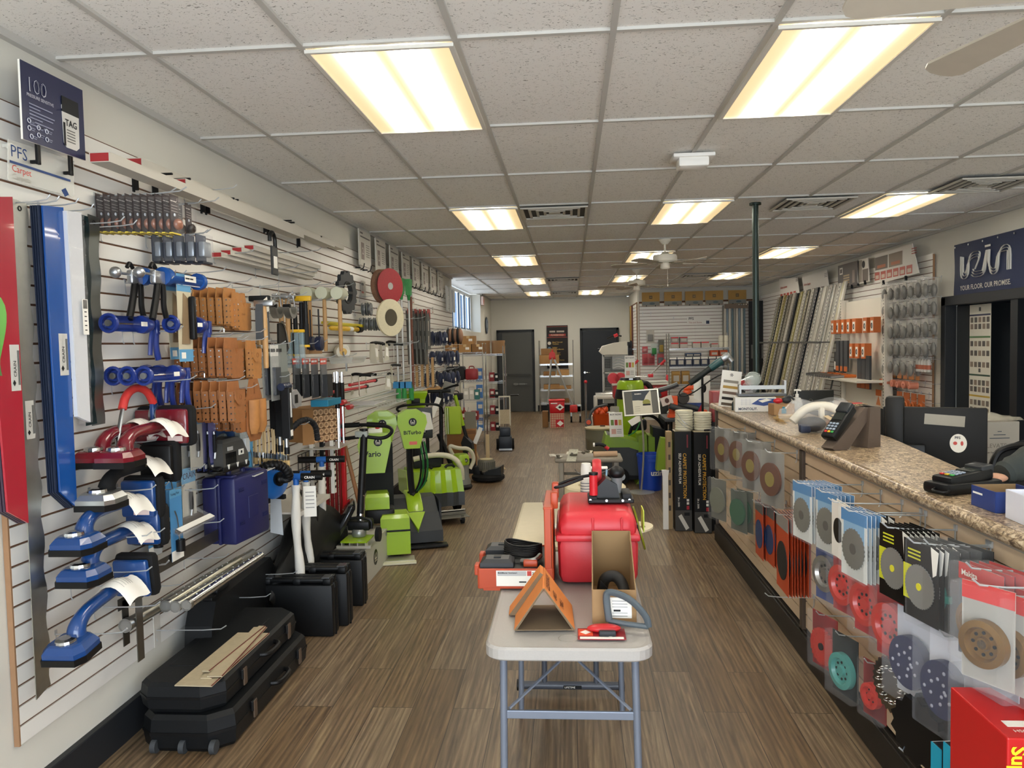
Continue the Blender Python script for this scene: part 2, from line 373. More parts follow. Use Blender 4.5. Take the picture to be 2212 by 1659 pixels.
# slatwalls
def slatwall(name,label,length,z0,z1,loc,rz,pitch=.0741,seams=1.22,th=.02):
    o=thing(name,label,'slatwall',loc,rz)
    n=round((z1-z0)/pitch); mb=MB();g=.009
    xs=[0]
    while xs[-1]+seams<length-.05: xs.append(xs[-1]+seams)
    xs.append(length)
    for i in range(n):
        za=z0+i*pitch+g/2; zb=z0+(i+1)*pitch-g/2
        for a,b in zip(xs,xs[1:]): mb.box(((a+b)/2,0,(za+zb)/2),(b-a-.0015,th*.5,zb-za),M_SLAT)
    part(o,'slats',mb)
    mb=MB();mb.box((length/2,th*.45,(z0+z1)/2),(length,th*.7,z1-z0),M_MDF);mb.box((-.004,th*.3,(z0+z1)/2),(.008,th*1.05,z1-z0),M_EDGE);mb.box((length+.004,th*.3,(z0+z1)/2),(.008,th*1.05,z1-z0),M_EDGE);part(o,'backing',mb)
    return o
slatwall('slatwall','long white slatwall with brown grooves covering the wall beside the green machines',10.8,.326,2.70,(LW,2.64,0),RL)
slatwall('slatwall','white slatwall facing the counter side, behind the small wire-shelf boxes and tan signs',2.62,.4,2.66,(1.55,17.57,0),0)
slatwall('slatwall','white slatwall beside the dark doorway, hung with grey packets',8.1,.34,2.70,(4.17,17.4,0),RR)
slatwall('slatwall','narrow white slatwall on the return wall next to the second dark door',2.0,.4,2.66,(1.5,19.7,0),RR)
# ceiling lights
def _diff(t,b,L,N):
    tc=N('ShaderNodeTexCoord'); sp=N('ShaderNodeSeparateXYZ'); L(tc.outputs['Object'],sp.inputs[0])
    # two tubes along y glow through the acrylic: brightness by distance to x=+-.12
    ab=N('ShaderNodeMath'); ab.operation='ABSOLUTE'; L(sp.outputs[0],ab.inputs[0])
    sb=N('ShaderNodeMath'); sb.operation='SUBTRACT'; sb.inputs[1].default_value=.11; L(ab.outputs[0],sb.inputs[0])
    a2=N('ShaderNodeMath'); a2.operation='ABSOLUTE'; L(sb.outputs[0],a2.inputs[0])
    mr=N('ShaderNodeMapRange'); mr.interpolation_type='SMOOTHSTEP'; mr.inputs[1].default_value=0; mr.inputs[2].default_value=.15; mr.inputs[3].default_value=1; mr.inputs[4].default_value=0; L(a2.outputs[0],mr.inputs[0])
    pw=N('ShaderNodeMath'); pw.operation='POWER'; pw.inputs[1].default_value=4.0; L(mr.outputs[0],pw.inputs[0])
    r=N('ShaderNodeValToRGB'); ramp(r,[(0,'#e6c892'),(.45,'#fbe6b8'),(1,'#fffbf0')]); L(mr.outputs[0],r.inputs[0])
    st=N('ShaderNodeMapRange'); st.inputs[3].default_value=LSTR*.19; st.inputs[4].default_value=LSTR*6.2; L(pw.outputs[0],st.inputs[0])
    L(r.outputs[0],b.inputs['Emission Color']); L(st.outputs[0],b.inputs['Emission Strength']); b.inputs['Base Color'].default_value=C('#e8e0c8'); b.inputs['Roughness'].default_value=.3
LSTR=4.2
M_DIFF=node_mat('light_diffuser',_diff)
cells=[(0,0),(3,0),(6,0),(0,-3),(3,-3),(0,3),(3,3),(6,3),(0,6),(3,6),(6,6),(0,9),(3,9),(6,9),(0,12),(2,12)]
NAMES={(0,0):'large yellowish ceiling light nearest above the left slatwall aisle',(3,0):'large yellowish ceiling light nearest above the counter, beside the fan blade tip',
(6,0):'ceiling light above the staff side nearest the banner',(0,-3):'ceiling light overhead near the shopfront on the slatwall side',(3,-3):'ceiling light overhead near the shopfront on the counter side',
(0,3):'ceiling light next to the first air vent, slatwall side',(3,3):'ceiling light between the white ceiling box and the dark pole',(6,3):'ceiling light between the two air vents above the staff area',
(0,6):'third ceiling light along the slatwall side row',(3,6):'ceiling light just behind the nearer hanging fan',(6,6):'ceiling light just behind the dark pole, above the staff area',
(0,9):'fourth ceiling light along the slatwall side row',(3,9):'ceiling light partly behind the farther hanging fan',(6,9):'farthest ceiling light above the metal profile racks',
(0,12):'last ceiling light in the slatwall side row, near the push-bar door',(2,12):'last ceiling light in front of the dark office door'}
first=None
for c,r in cells:
    loc=(X0+.61*(c+.5),Y0+1.22*(r+.5),CEIL-.012)
    if first is None:
        first=thing('ceiling_light',NAMES[(c,r)],'ceiling light',loc,0,'fluorescent ceiling lights')
        mb=MB();fr=M('#dedbd2',.5)
        for s in (-1,1): mb.box((s*.287,0,.004),(.02,1.194,.014),fr);mb.box((0,s*.59,.004),(.58,.016,.014),fr)
        part(first,'frame',mb); mb=MB();mb.box((0,0,.006),(.556,1.166,.006),M_DIFF);part(first,'diffuser',mb)
    else: dup(first,loc,0,NAMES[(c,r)])
# vents
def vent(x,y,label):
    o=thing('ceiling_vent',label,'air vent',(x,y,CEIL-.012),0,'ceiling air vents')
    mb=MB();fr=M('#c9c4b8',.5)
    mb.box((0,0,.006),(.58,.58,.004),M('#3a3833',.8));part(o,'backing',mb)
    mb=MB()
    for k in range(4):
        s=.28-k*.065
        for a in (-1,1): mb.box((a*s,0,-.002+k*.001),(.022,2*s+.02,.012),fr,0);mb.box((0,a*s,-.002+k*.001),(2*s+.02,.022,.012),fr,0)
    mb.box((0,0,.0),(.1,.1,.01),fr);part(o,'louver',mb)
vent(X0+.61*1.5,Y0+1.22*3+.31,'square air vent beside the second slatwall side light')
vent(X0+.61*1.5,Y0+1.22*9+.31,'small air vent in line with the fourth ceiling light')
vent(X0+.61*1.5,Y0+1.22*12+.31,'farthest small air vent between the last two lights')
vent(X0+.61*5.5-.2,Y0+1.22*3+.31,'square air vent near the dark pole, staff side')
vent(X0+.61*7.5-.3,Y0+1.22*2.5+.31,'square air vent closest to the blue banner')
vent(X0+.61*5.5,Y0+1.22*9.2,'small air vent behind the hanging fans')
# white box on the ceiling
o=thing('ceiling_sensor','white plastic box fixed under the ceiling near the pole','sensor',tuple(at(1495,337,2,CEIL)))
mb=MB();mb.box((0,0,-.012),(.26,.2,.024),M_WHT,.006);part(o,'mounting_plate',mb)
mb=MB();mb.box((0,-.01,-.05),(.19,.15,.06),M_WHT,.012);part(o,'housing',mb)
# pole
o=thing('support_pole','dark metal pole rising from behind the counter to the ceiling','pole',(1.60,6.85,0))
mb=MB();mb.cyl((0,0,0),(0,0,CEIL-.01),.027,M('#2f3a36',.35,.6));part(o,'shaft',mb)
mb=MB();mb.cyl((0,0,CEIL-.03),(0,0,CEIL-.012),.05,M('#2f3a36',.35,.6));mb.cyl((0,0,0),(0,0,.02),.06,M('#2f3a36',.35,.6));part(o,'flange',mb)
# ceiling fans
FB=M('#b7ae9e',.55,noise=.08); FW=M('#ece6d6',.4)
def fan(loc,rot,label,s=1,chain=True):
    o=thing('ceiling_fan',label,'ceiling fan',loc,rot,'ceiling fans with wooden blades')
    mb=MB();mb.lathe([(.0,0),(.07,0),(.07,-.015),(.03,-.06),(.0,-.06)],FW);part(o,'canopy',mb)
    mb=MB();mb.cyl((0,0,-.05),(0,0,-.17),.012,FW);part(o,'downrod',mb)
    mb=MB();mb.lathe([(0,-.15),(.03,-.15),(.06,-.17),(.13,-.18),(.14,-.2),(.14,-.25),(.12,-.27),(0,-.27)],FW);part(o,'motor_housing',mb)
    mb=MB();mb.lathe([(0,-.27),(.05,-.27),(.055,-.33),(.04,-.345),(0,-.345)],FW,16);part(o,'switch_housing',mb)
    for k in range(5):
        A=RZ(k*2*PI/5)@T(0,0,-.275); mb=MB();mb.at(A)
        mb.box((.16,0,0),(.16,.03,.006),M('#8d8878',.4,.6));part(o,'blade_bracket',mb)
        mb=MB();mb.at(A@T(.2,0,0)@RX(.2)@RX(0)); poly=[(0,-.045),(.4,-.065),(.43,-.05),(.445,-.02),(.445,.02),(.43,.05),(.4,.065),(0,.045)]
        mb.prism(poly,-.004,.004,FB,RX(-PI/2));part(o,'blade',mb)
    if chain: mb=MB();mb.cyl((.03,0,-.34),(.03,0,-.52),.002,FW,n=6);mb.ell((.03,0,-.53),(.012,.012,.03),FW);part(o,'pull_chain',mb)
    return o
fan((1.111,9.16,CEIL),.28,'nearer hanging ceiling fan with taupe blades beside the pole')
fan((1.095,12.82,CEIL),.75,'farther hanging ceiling fan with taupe blades')
fan((1.36,2.05,CEIL-.05),math.radians(176),'ceiling fan overhead whose blade tip crosses the big light',chain=False)
# ================= LEFT WALL, NEAR =================
def L(px,py,d=0): return at(px,py,0,LW+d)
_HK={}
def hook(loc,rz,l=.2,label='white wire peg hook in the slatwall',group='wire peg hooks'):
    k=round(l,2)
    if k not in _HK:
        o=thing('peg_hook',label,'hook',tuple(loc),rz,group)
        mb=MB();mb.tube([(0,0,-.004),(0,-l*.9,0),(0,-l,.022)],.0028,M_HOOK,6,smooth=1);mb.tube([(0,-.004,.002),(0,-.004,-.05),(0,-.012,-.058)],.0028,M_HOOK,6,smooth=1);part(o,'wire',mb)
        mb=MB();mb.box((0,-.003,.004),(.016,.006,.02),M_HOOK);part(o,'clip',mb); _HK[k]=o; return o
    return dup(_HK[k],tuple(loc),rz,label,group)
def outline(pts,face,c,ref=None):
    ax={'L':0,'R':0,'F':1}[face]; P=[at(x,y,ax,c) for x,y in pts]
    lx=[{'L':p.y,'R':-p.y,'F':p.x}[face] for p in P]; cx=sum(lx)/len(lx); zb=min(p.z for p in P)
    loc={'L':(c,cx,zb),'R':(c,-cx,zb),'F':(cx,c,zb)}[face]
    return loc,{'L':RL,'R':RR,'F':0}[face],[(a-cx,p.z-zb) for a,p in zip(lx,P)]
# --- straightedges and trims hung full length ---
loc,rz,po=outline([(-40,425),(27,425),(62,1130),(18,1106)],'L',LW+.13)
o=thing('straightedge','long glossy red straightedge with slanted lower end, hung beside the wavy metal strip','straightedge',loc,rz)
mb=MB();mb.prism(po,0,.008,M('#a81f33',.25,coat=.5));part(o,'face',mb)
mb=MB();
for k in range(3): mb.prism([(x*.97,z) for x,z in po],.012+k*.012,.02+k*.012,M('#3a2b3c',.5)); 
part(o,'backing_strip',mb)
lp=[L(35,800,.13),L(38,740,.13)]
def crain(o,x,z,w,h,th=0):
    mb=MB();mb.at(T(x,-.0015,z));mb.box((0,0,0),(w,.001,h),M('#c9c8c2',.5))
    mb.text('CRAIN',w*.42,M('#1a1a1a'),T(w*.08,-.001,-h*.2)@RY(-PI/2),bold=.01);mb.prism([(-w*.22,-h*.4),(-w*.05,-h*.33),(-w*.22,-h*.26),(-w*.39,-h*.33)],-.0022,-.0018,M('#1a1a1a'))
    for k in range(4): mb.box((w*.25+k*w*.06,-.0015,0),(w*.02,.001,h*.75),M('#6b6b68'))
    part(o,'maker_label',mb)
crain(o,.03,.55,.045,.16)
loc,rz,po=outline([(93,444),(137,448),(167,1096),(131,1063)],'L',LW+.11)
o=thing('straightedge','long glossy blue straightedge with pointed lower end, hung between wavy strip and wrapped strip','straightedge',loc,rz)
mb=MB();mb.prism(po,0,.008,M('#154f9c',.22,coat=.5));part(o,'face',mb)
mb=MB()
for k in range(4): mb.prism([(x-.012,z) for x,z in po],.011+k*.009,.017+k*.009,M('#16233c',.5))
part(o,'backing_strip',mb); crain(o,.012,.6,.05,.16)
def wavy(name,label,px,c,mat,amp=.008,wl=.2,label_z=None,thick=.003):
    loc,rz,po=outline(px,'L',c); (x0,z0),(x1,z1),(x2,z2),(x3,z3)=po   # top-left, top-right, bottom-right, bottom-left
    n=48; R=[(x1+(x2-x1)*i/n+amp*math.sin(i/n*(z1-z2)/wl*2*PI),z1+(z2-z1)*i/n) for i in range(n+1)]
    o=thing(name,label,'metal strip',loc,rz); mb=MB();mb.prism([(x0,z0)]+R+[(x3,z3)],0,thick,mat);part(o,'blade_plate',mb)
    mb=MB();mb.at(T((x0+x1)/2,-.001,z0-.03)@RX(PI/2));mb.ring((0,0,0),.008,.002,M_BLK,12,6);part(o,'hanging_hole',mb)
    if label_z: crain(o,(x0+x1)/2-.005,label_z,.045,.14)
    return o
wavy('seaming_strip','long galvanised wavy-edged metal strip reaching almost to the floor',[(25,428),(57,440),(110,1478),(79,1512)],LW+.07,M_GAL,label_z=1.03)
wavy('seaming_strip','black wavy-edged strip beside the strip in clear wrapping',[(172,462),(190,468),(208,915),(187,920)],LW+.1,M('#0d2024',.25),amp=.006)
wavy('seaming_strip','grey steel wavy-edged strip behind the black wavy strip',[(190,462),(213,470),(226,915),(200,920)],LW+.07,M('#7b7f7d',.3,.9),amp=.006)
loc,rz,po=outline([(146,455),(178,459),(198,912),(170,900)],'L',LW+.13)
o=thing('wrapped_strip','white strip wrapped in clear plastic with a barcode sticker','packaged strip',loc,rz)
mb=MB();mb.prism(po,.004,.02,M('#d4d6da',.4));part(o,'strip',mb)
mb=MB()
def wr(u,v):
    z=po[0][1]*(1-u)+po[2][1]*u; x=(po[0][0]*(1-u)+po[3][0]*u)*(1-v)+(po[1][0]*(1-u)+po[2][0]*u)*v
    return (x*1.08,-.001-.006*abs(math.sin(u*41+v*5)*math.cos(u*17)),z)
mb.surf(wr,40,4,clear('#ffffff',.22));part(o,'wrapping',mb)
mb=MB();z=.42;mb.box((.02,-.009,z),(.035,.001,.14),M_PAP)
for k in range(9): mb.box((.008+k*.003,-.0098,z+.05),(.0014,.0004,.035),M_BLK)
for k in range(5): mb.box((.02,-.0098,z+.02-k*.018),(.014,.0004,.004),M_BLK)
part(o,'barcode_sticker',mb)
for px,py,l,t in ((20,438,.2,'red straightedge'),(60,440,.17,'galvanised wavy strip'),(105,444,.17,'blue straightedge'),(140,456,.17,'blue straightedge'),(185,483,.22,'wrapped strip'),(215,490,.22,'black wavy strip'),(240,494,.2,'grey wavy strip')):
    hook(L(px-25,py,.0),RL,l,'white wire peg hook holding the '+t)
# --- poster on brackets ---
loc,rz,po=outline([(42,127),(178,195),(185,347),(50,300)],'L',LW+.09)
o=thing('promo_board','navy promo board reading 100 pressure sensitive with a tub picture, leaning out above the slatwall','poster',loc,rz)
mb=MB();NV=M('#23294d',.35);mb.prism(po,0,.008,NV,side=M_PAP);part(o,'board',mb)
zt=max(z for x,z in po); mb=MB();wh=M('#c9cbd6',.6)
mb.text('100',.075,wh,T(-.155,-.002,zt-.105),bold=-.004);mb.text('100',.07,NV,T(-.151,-.0028,zt-.103),bold=-.02)
mb.text('PRESSURE SENSITIVE',.0165,wh,T(-.155,-.002,zt-.125),bold=.01)
for k,w in enumerate((.13,.06,.14,.13,.07,.13,.11)): mb.box((-.145+w/2,-.0022,zt-.15-k*.0125),(w,.001,.0045),M('#8f93aa',.7))
for k,(x,z) in enumerate(((-.15,.075),(-.15,.048),(-.1,.062),(-.055,.06),(-.1,.035),(-.055,.03),(-.14,.02))):
    mb.ring((0,0,0),.008,.0018,wh,14,5,T(x,-.003,z)@RX(PI/2));mb.box((x+.022,-.0022,z+.003),(.02,.001,.003),M('#8f93aa',.7));mb.box((x+.02,-.0022,z-.004),(.016,.001,.003),M('#8f93aa',.7))
part(o,'lettering',mb)
mb=MB();mb.prism([(.045,.045),(.06,.03),(.12,.03),(.14,.045),(.145,.19),(.04,.19)],-.003,-.001,M('#d7d5cf',.5));mb.prism([(.04,.165),(.145,.165),(.142,.225),(.043,.225)],-.004,-.001,M('#1d1f22',.4))
mb.text('TAG',.036,M('#17181c'),T(.055,-.0045,.115),bold=.02);mb.box((.05,-.0036,.08),(.012,.0008,.09),M('#17181c')); 
for k in range(5): mb.box((.09,-.0036,.1-k*.011),(.05,.0008,.004),M('#6a6a66'))
part(o,'tub_picture',mb)
for x in (-.09,.1):
    mb=MB();mb.box((x,.012,-.03),(.018,.012,.08),M_BLK,.002);mb.box((x,.05,-.06),(.014,.09,.012),M_BLK,.002);part(o,'bracket',mb)
# --- acrylic sign ---
loc,rz,po=outline([(18,300),(160,348),(160,425),(18,388)],'L',LW+.05)
o=thing('acrylic_sign','clear acrylic department sign reading PFS Carpet Carpeta','sign',loc,rz)
mb=MB();mb.prism(po,0,.004,clear('#f4f4ec',.45,.15));part(o,'acrylic_plate',mb)
mb=MB();mb.text('PFS',.062,M('#1d3f77'),T(-.175,-.001,.088));mb.box((-.01,-.001,.068),(.34,.001,.009),M('#1d3f77'));mb.text('Carpet',.036,M('#c0392f'),T(-.172,-.001,.035));mb.text('Carpeta',.03,M('#8b887e'),T(-.172,-.001,.008))
mb.prism([(.1,.02),(.125,.033),(.145,.01),(.12,-.003)],-.002,-.001,M('#1d3f77'));part(o,'lettering',mb)
mb=MB();
for x in (-.15,.15): mb.box((x,.02,.13),(.02,.04,.012),clear('#f4f4ec',.45,.15))
part(o,'hanger',mb)
# --- long cartons with red open ends on black brackets ---
def carton(px,py,d,length,label,w=.075,h=.05):
    p=L(px,py,d); o=thing('long_carton',label,'carton',tuple(p),RL,'long trim cartons under the ceiling')
    WM=M('#c9c4b8',.6); mb=MB();t=.003
    mb.box((length/2,0,t/2),(length,w,t),WM);mb.box((length/2,0,h-t/2),(length,w,t),WM);mb.box((length/2,-w/2+t/2,h/2),(length,t,h-2*t),WM);mb.box((length/2,w/2-t/2,h/2),(length,t,h-2*t),WM);mb.box((length-t/2,0,h/2),(t,w-2*t,h-2*t),WM);part(o,'carton_body',mb)
    mb=MB();mb.box((.02,0,h/2),(.04,w-2*t-.001,h-2*t-.001),M('#a32a2c',.6));part(o,'red_inner_end',mb)
carton(215,350,.16,2.3,'long pale carton with red end nearest the navy promo board',.085,.04)
carton(290,360,.06,3.2,'long pale carton with red end lying behind the nearest one',.075,.04)
carton(384,404,.15,2.4,'long pale carton with red end on top, starting under the ceiling',.085,.04)
for k,(px,py,d) in enumerate(((468,556,.08),(488,551,.10),(512,545,.12),(538,540,.14))):
    carton(px,py,d,1.55-.1*k,'pale carton with red end, %s of the stepped stack of four above the tool pouches'%ORD[k],.06,.03)
for px,py in ((285,395),(328,405),(432,445),(442,448),(568,490),(575,494),(640,523)):
    p=L(px,py,0); mb=MB();mb.box((0,-.006,0),(.018,.01,.085),M_BLK,.002);mb.box((0,-.1,.035),(.012,.2,.01),M_BLK,.002);mb.prism([(0,-.035),(.0,.03),(.012,.03),(.012,-.035)],-.03,-.01,M_BLK,T(-.006,0,0))
    solo('shelf_bracket',mb,'black bracket under the long pale cartons','bracket',tuple(p),RL,'black brackets holding the cartons')
# --- carded packs on hooks ---
def stack(proto,px,py,d0,n,sp,lab,group,face='L',c=None,jit=.05,dx=0):
    """the same thing n times along a hook that comes straight out of the wall; proto is placed first, then copied"""
    out=[]
    p0=at(px,py,0,LW+d0)
    hook(Vector((LW,p0.y,p0.z-.004)),RL,round(d0+(n-1)*sp+.03,1)+.02,'white wire peg hook straight behind a row of hanging goods on the long slatwall','hooks behind hanging goods')
    for k in range(n):
        p=p0+Vector(((1 if face=='L' else -1)*k*sp,dx*k,-.0015*k))
        r=(RL if face=='L' else RR)+random.uniform(-jit,jit)
        tx=lab%(ORD[min(k,19)]) if '%s' in lab else lab
        if proto.get('_used'): out.append(dup(proto,tuple(p),r,tx,group))
        else:
            proto.location=p; proto.rotation_euler=(random.uniform(-.03,.03),0,r); proto['label']=tx; proto['group']=group; proto['_used']=1; out.append(proto)
    return out
SUBS={'print','lettering','paper_label','maker_label','emblem','stamp','rivet','sticker','name_plate','centre_label','barcode_label','latch_plate','warning_sticker','cap_plate','mounting_plate','moulded_relief','shipping_label','display','keypad','label_band','print_band','tape','grommet'}
def fin():
    ch={}
    for o in COL.objects:
        if o.parent and o.parent.parent is None and 'kind' not in o.parent: ch.setdefault(o.parent.name,[]).append(o)
    for l in ch.values():
        host=next((x for x in l if x.name.split('.')[0] not in SUBS),None)
        for x in l:
            if x.name.split('.')[0] in SUBS:
                if host: x.parent=host
            elif x.type=='MESH': host=x
    for o in COL.objects:
        if '_used' in o: del o['_used']
def knob_pack(col,yl=True):
    o=thing('knob_pack','x','hardware pack'); mb=MB();BR=M('#3a2f30',.6)
    mb.box((0,0,-.085),(.07,.0015,.17),BR);mb.box((0,-.001,-.165),(.072,.014,.006),M('#d8c24a',.5) if yl else BR);part(o,'card',mb)
    mb=MB();mb.text('~45',.0085,M('#cfc6c0'),T(-.03,-.0012,-.03)); 
    for k in range(3): mb.box((0,-.0012,-.045-k*.012),(.05,.0008,.003),M('#9c918c'))
    mb.ell((-.005,-.004,-.085),(.014,.006,.014),M('#dfe3ea',.3));part(o,'print',mb)
    mb=MB();mb.ell((0,-.016,-.125),(.058,.034,.05),col,16,8);part(o,'knob',mb)
    mb=MB();mb.box((0,-.014,-.09),(.068,.027,.155),clear('#e8e4e0',.14),.006);part(o,'blister',mb); return o
kp=knob_pack(M('#8d5a45',.35,coat=.4)); stack(kp,216,420,.03,11,.033,'knob blister pack on a brown card, %s out from the wall on the near hook','knob blister packs')
kp2=knob_pack(M('#c99a72',.3,coat=.4)); stack(kp2,352,438,.09,2,.03,'knob blister pack with a tan round knob and yellow foot, %s of its hook','knob blister packs')
kp3=knob_pack(M('#2a211d',.3,coat=.4)); stack(kp3,385,440,.1,2,.05,'knob blister pack with a dark round knob and yellow foot, %s of its hook','knob blister packs')
for px,py,l,t in ((210,423,.36,'row of brown knob packs'),(350,440,.3,'dark knob packs'),(395,412,.3,'nothing, above the knob packs'),(330,508,.3,'clear clamshell packs'),(460,548,.25,'nothing, under the stepped cartons'),(550,581,.3,'nothing, under the cartons'),(600,590,.3,'nothing, nearer the pouches')):
    hook(L(px,py,0),RL,l,'white wire peg hook holding '+t)
def clam(a,b,lab2=True,w=.1,h=.13):
    o=thing('clamshell_pack','x','hardware pack'); mb=MB();mb.box((0,0,-h/2),(w,.002,h),M('#23283a',.5));part(o,'card',mb)
    mb=MB();mb.box((0,-.02,-h*.55),(w*.75,.03,h*.55),a,.006);part(o,'fitting',mb)
    mb=MB();mb.box((0,-.02,-h/2),(w,.04,h),clear('#e4e8ee',.2),.006);mb.box((0,-.018,-h-.005),(w*.95,.03,.01),b,.002);part(o,'blister',mb); return o
cp=clam(M('#8d949c',.3,.5),M('#20242e',.4)); stack(cp,338,508,.06,5,.055,'clamshell pack of a grey metal fitting, %s from the wall, below the knob packs','clear clamshell packs')
# carded packs as a general kind: w,h, head colour, middle colour, and what is on it
def card_pack(name,w,h,head,mid,item=None,foot=None,txt=None,tcol='#ffffff',hf=.2,cat='carded tool',bag=False,th=.002):
    o=thing(name,'x',cat); mb=MB();mb.box((0,0,-h/2),(w,th,h),mid);mb.box((0,-th*.6,-h*hf/2),(w*1.0,.0006,h*hf),head)
    if foot: mb.box((0,-th*.6,-h*.93),(w,.0006,h*.14),foot);mb.box((-w*.2,-th*1.1,-h*.93),(w*.3,.0006,h*.07),M_PAP)
    part(o,'card',mb)
    if txt: mb=MB();mb.text(txt,min(w/(len(txt)*.62),h*hf*.6),M(tcol),T(-w*.44,-th,-h*hf*.7),bold=.01);part(o,'print',mb)
    if item: mb=MB();item(mb,w,h);part(o,'tool',mb)
    if bag:
        mb=MB();mb.surf(lambda u,v:((v-.5)*w*1.06,-.008-.012*math.sin(PI*u)*math.sin(PI*v)-.003*math.sin(u*23+v*9),-h*u),14,6,clear('#f2f4f6',.25,.15));part(o,'bag',mb)
    return o
LB=M('#5f9fc9',.5); NB=M('#2a3768',.5)
# sausage guns hung by their triggers
def sausage(o):
    mb=MB();mb.at(T(0,0,0)); B_=M('#174f9a',.35); S_=M('#b9bdc2',.3,.9)
    mb=MB();mb.loft([[(x,.0+(.035*math.cos(a)),.03*math.sin(a)-.0) if math.sin(a)<.2 else (x,.035*math.cos(a),.006) for a in [2*PI*j/14 for j in range(14)]] for x in (.12,.45)],B_);mb.cyl((.1,0,0),(.14,0,0),.042,B_);mb.cyl((.43,0,0),(.46,0,0),.042,B_);part(o,'cradle',mb)
    mb=MB();mb.box((.29,-.038,.0),(.11,.001,.03),M_PAP);mb.text('~54',.014,M_BLK,T(.24,-.039,-.005));part(o,'sticker',mb)
    mb=MB();mb.cyl((-.08,0,0),(.12,0,0),.006,S_);mb.ell((-.09,0,0),(.05,.05,.05),S_);mb.tube([(0,0,.03),(.02,0,.055),(.045,0,.03)],.009,M_BLK);part(o,'plunger_rod',mb)
    mb=MB();mb.box((.06,0,-.01),(.09,.03,.06),S_,.008);part(o,'receiver',mb)
    mb=MB();mb.tube([(.06,0,-.03),(.04,0,-.1),(.0,0,-.2)],.014,M_BLK,10,flat=1.3);part(o,'handle',mb)
    mb=MB();mb.tube([(.1,0,-.02),(.105,0,-.08),(.1,0,-.14),(.12,0,-.19)],.012,M_BLK,10,flat=1.2);part(o,'trigger',mb)
o=thing('sausage_gun','blue sausage caulking gun with black handles, the one nearer the wall','caulking gun',tuple(L(275,592,.1)),RL,'sausage guns'); sausage(o)
dup(o,tuple(L(325,592,.19)),RL,'blue sausage caulking gun with white sticker, the outer one with black handles')
hook(L(268,610,0),RL,.24,'white wire peg hook carrying the sausage guns')
# skeleton caulking guns lying along the wall on two hooks
def caulk_gun(label,loc):
    o=thing('caulking_gun',label,'caulking gun',loc,RL,'blue skeleton caulking guns'); B_=M('#1f3580',.3,coat=.4)
    mb=MB();mb.at(T(0,0,0)@RY(-PI/2));mb.lathe([(.034,0),(.04,0),(.04,.02),(.034,.02)],B_,20,arc=5.3);mb.ring((0,0,.012),.036,.007,B_,20,6);mb.cyl((0,0,-.01),(0,0,.0),.024,B_);mb.cyl((0,0,.01),(0,0,.02),.014,M_STL);part(o,'front_ring',mb)
    mb=MB();mb.at(RY(PI/2));mb.lathe([(.034,0),(.034,.3)],B_,12,arc=PI);mb.at();part(o,'barrel',mb)
    mb=MB();mb.at(RY(PI/2));mb.lathe([(0,.23),(.04,.23),(.042,.26),(.03,.3),(0,.31)],B_,16);part(o,'rear_cap',mb)
    mb=MB();mb.box((.36,0,-.01),(.03,.03,.07),B_,.006);mb.tube([(.36,0,-.03),(.35,0,-.1),(.37,0,-.16)],.013,B_,10,flat=1.4);part(o,'grip',mb)
    mb=MB();mb.tube([(.33,0,-.02),(.31,0,-.07),(.3,0,-.14)],.009,B_,8,flat=1.5);part(o,'trigger',mb)
    mb=MB();mb.cyl((.02,0,.0),(.52,0,.0),.004,M_CHR,n=8);mb.tube([(.52,0,0),(.54,0,0),(.54,0,-.03)],.004,M_CHR);part(o,'plunger_rod',mb)
    mb=MB();mb.box((.2,-.036,.0),(.05,.001,.02),M_PAP);part(o,'sticker',mb); return o
g0=caulk_gun('blue skeleton caulking gun alone on the upper pair of hooks',tuple(L(238,698,.12)))
dup(g0,tuple(L(372,700,.2)),RL,'blue skeleton caulking gun with chrome plunger beside the carded scraper')
for k,(px,d) in enumerate(((248,.08),(278,.15),(314,.22))): dup(g0,tuple(L(px,812,d)),RL,'blue skeleton caulking gun, %s of the lower three counted out from the wall'%ORD[k])
for px,py,l in ((262,715,.08),(285,717,.25),(385,722,.24),(238,825,.4),(395,818,.25)): hook(L(px,py,0),RL,l,'white wire peg hook carrying the blue caulking guns')
# carded scrapers / rollers near the guns
def scr(mb,w,h): mb.prism([(-w*.3,-h*.8),(w*.25,-h*.8),(w*.35,-h*.3),(-w*.1,-h*.22)],-.006,-.002,M('#8a7458',.5));mb.box((w*.3,-.02,-h*.5),(.03,.03,h*.5),M_BLK,.008)
sc=card_pack('carded_scraper',.13,.42,LB,M('#c9bfa4',.6),scr,LB,'~16','#ffffff')
stack(sc,372,592,.1,1,.1,'tall blue and white card with a notched tool, nearer the guns','carded scrapers')
stack(sc,395,592,.2,1,.1,'tall blue and white card with a black-backed tool, just before the leather pouches','carded scrapers')
for px,py in ((368,590),(385,730)): hook(L(px,py,0),RL,.3,'white wire peg hook holding tall carded scrapers')
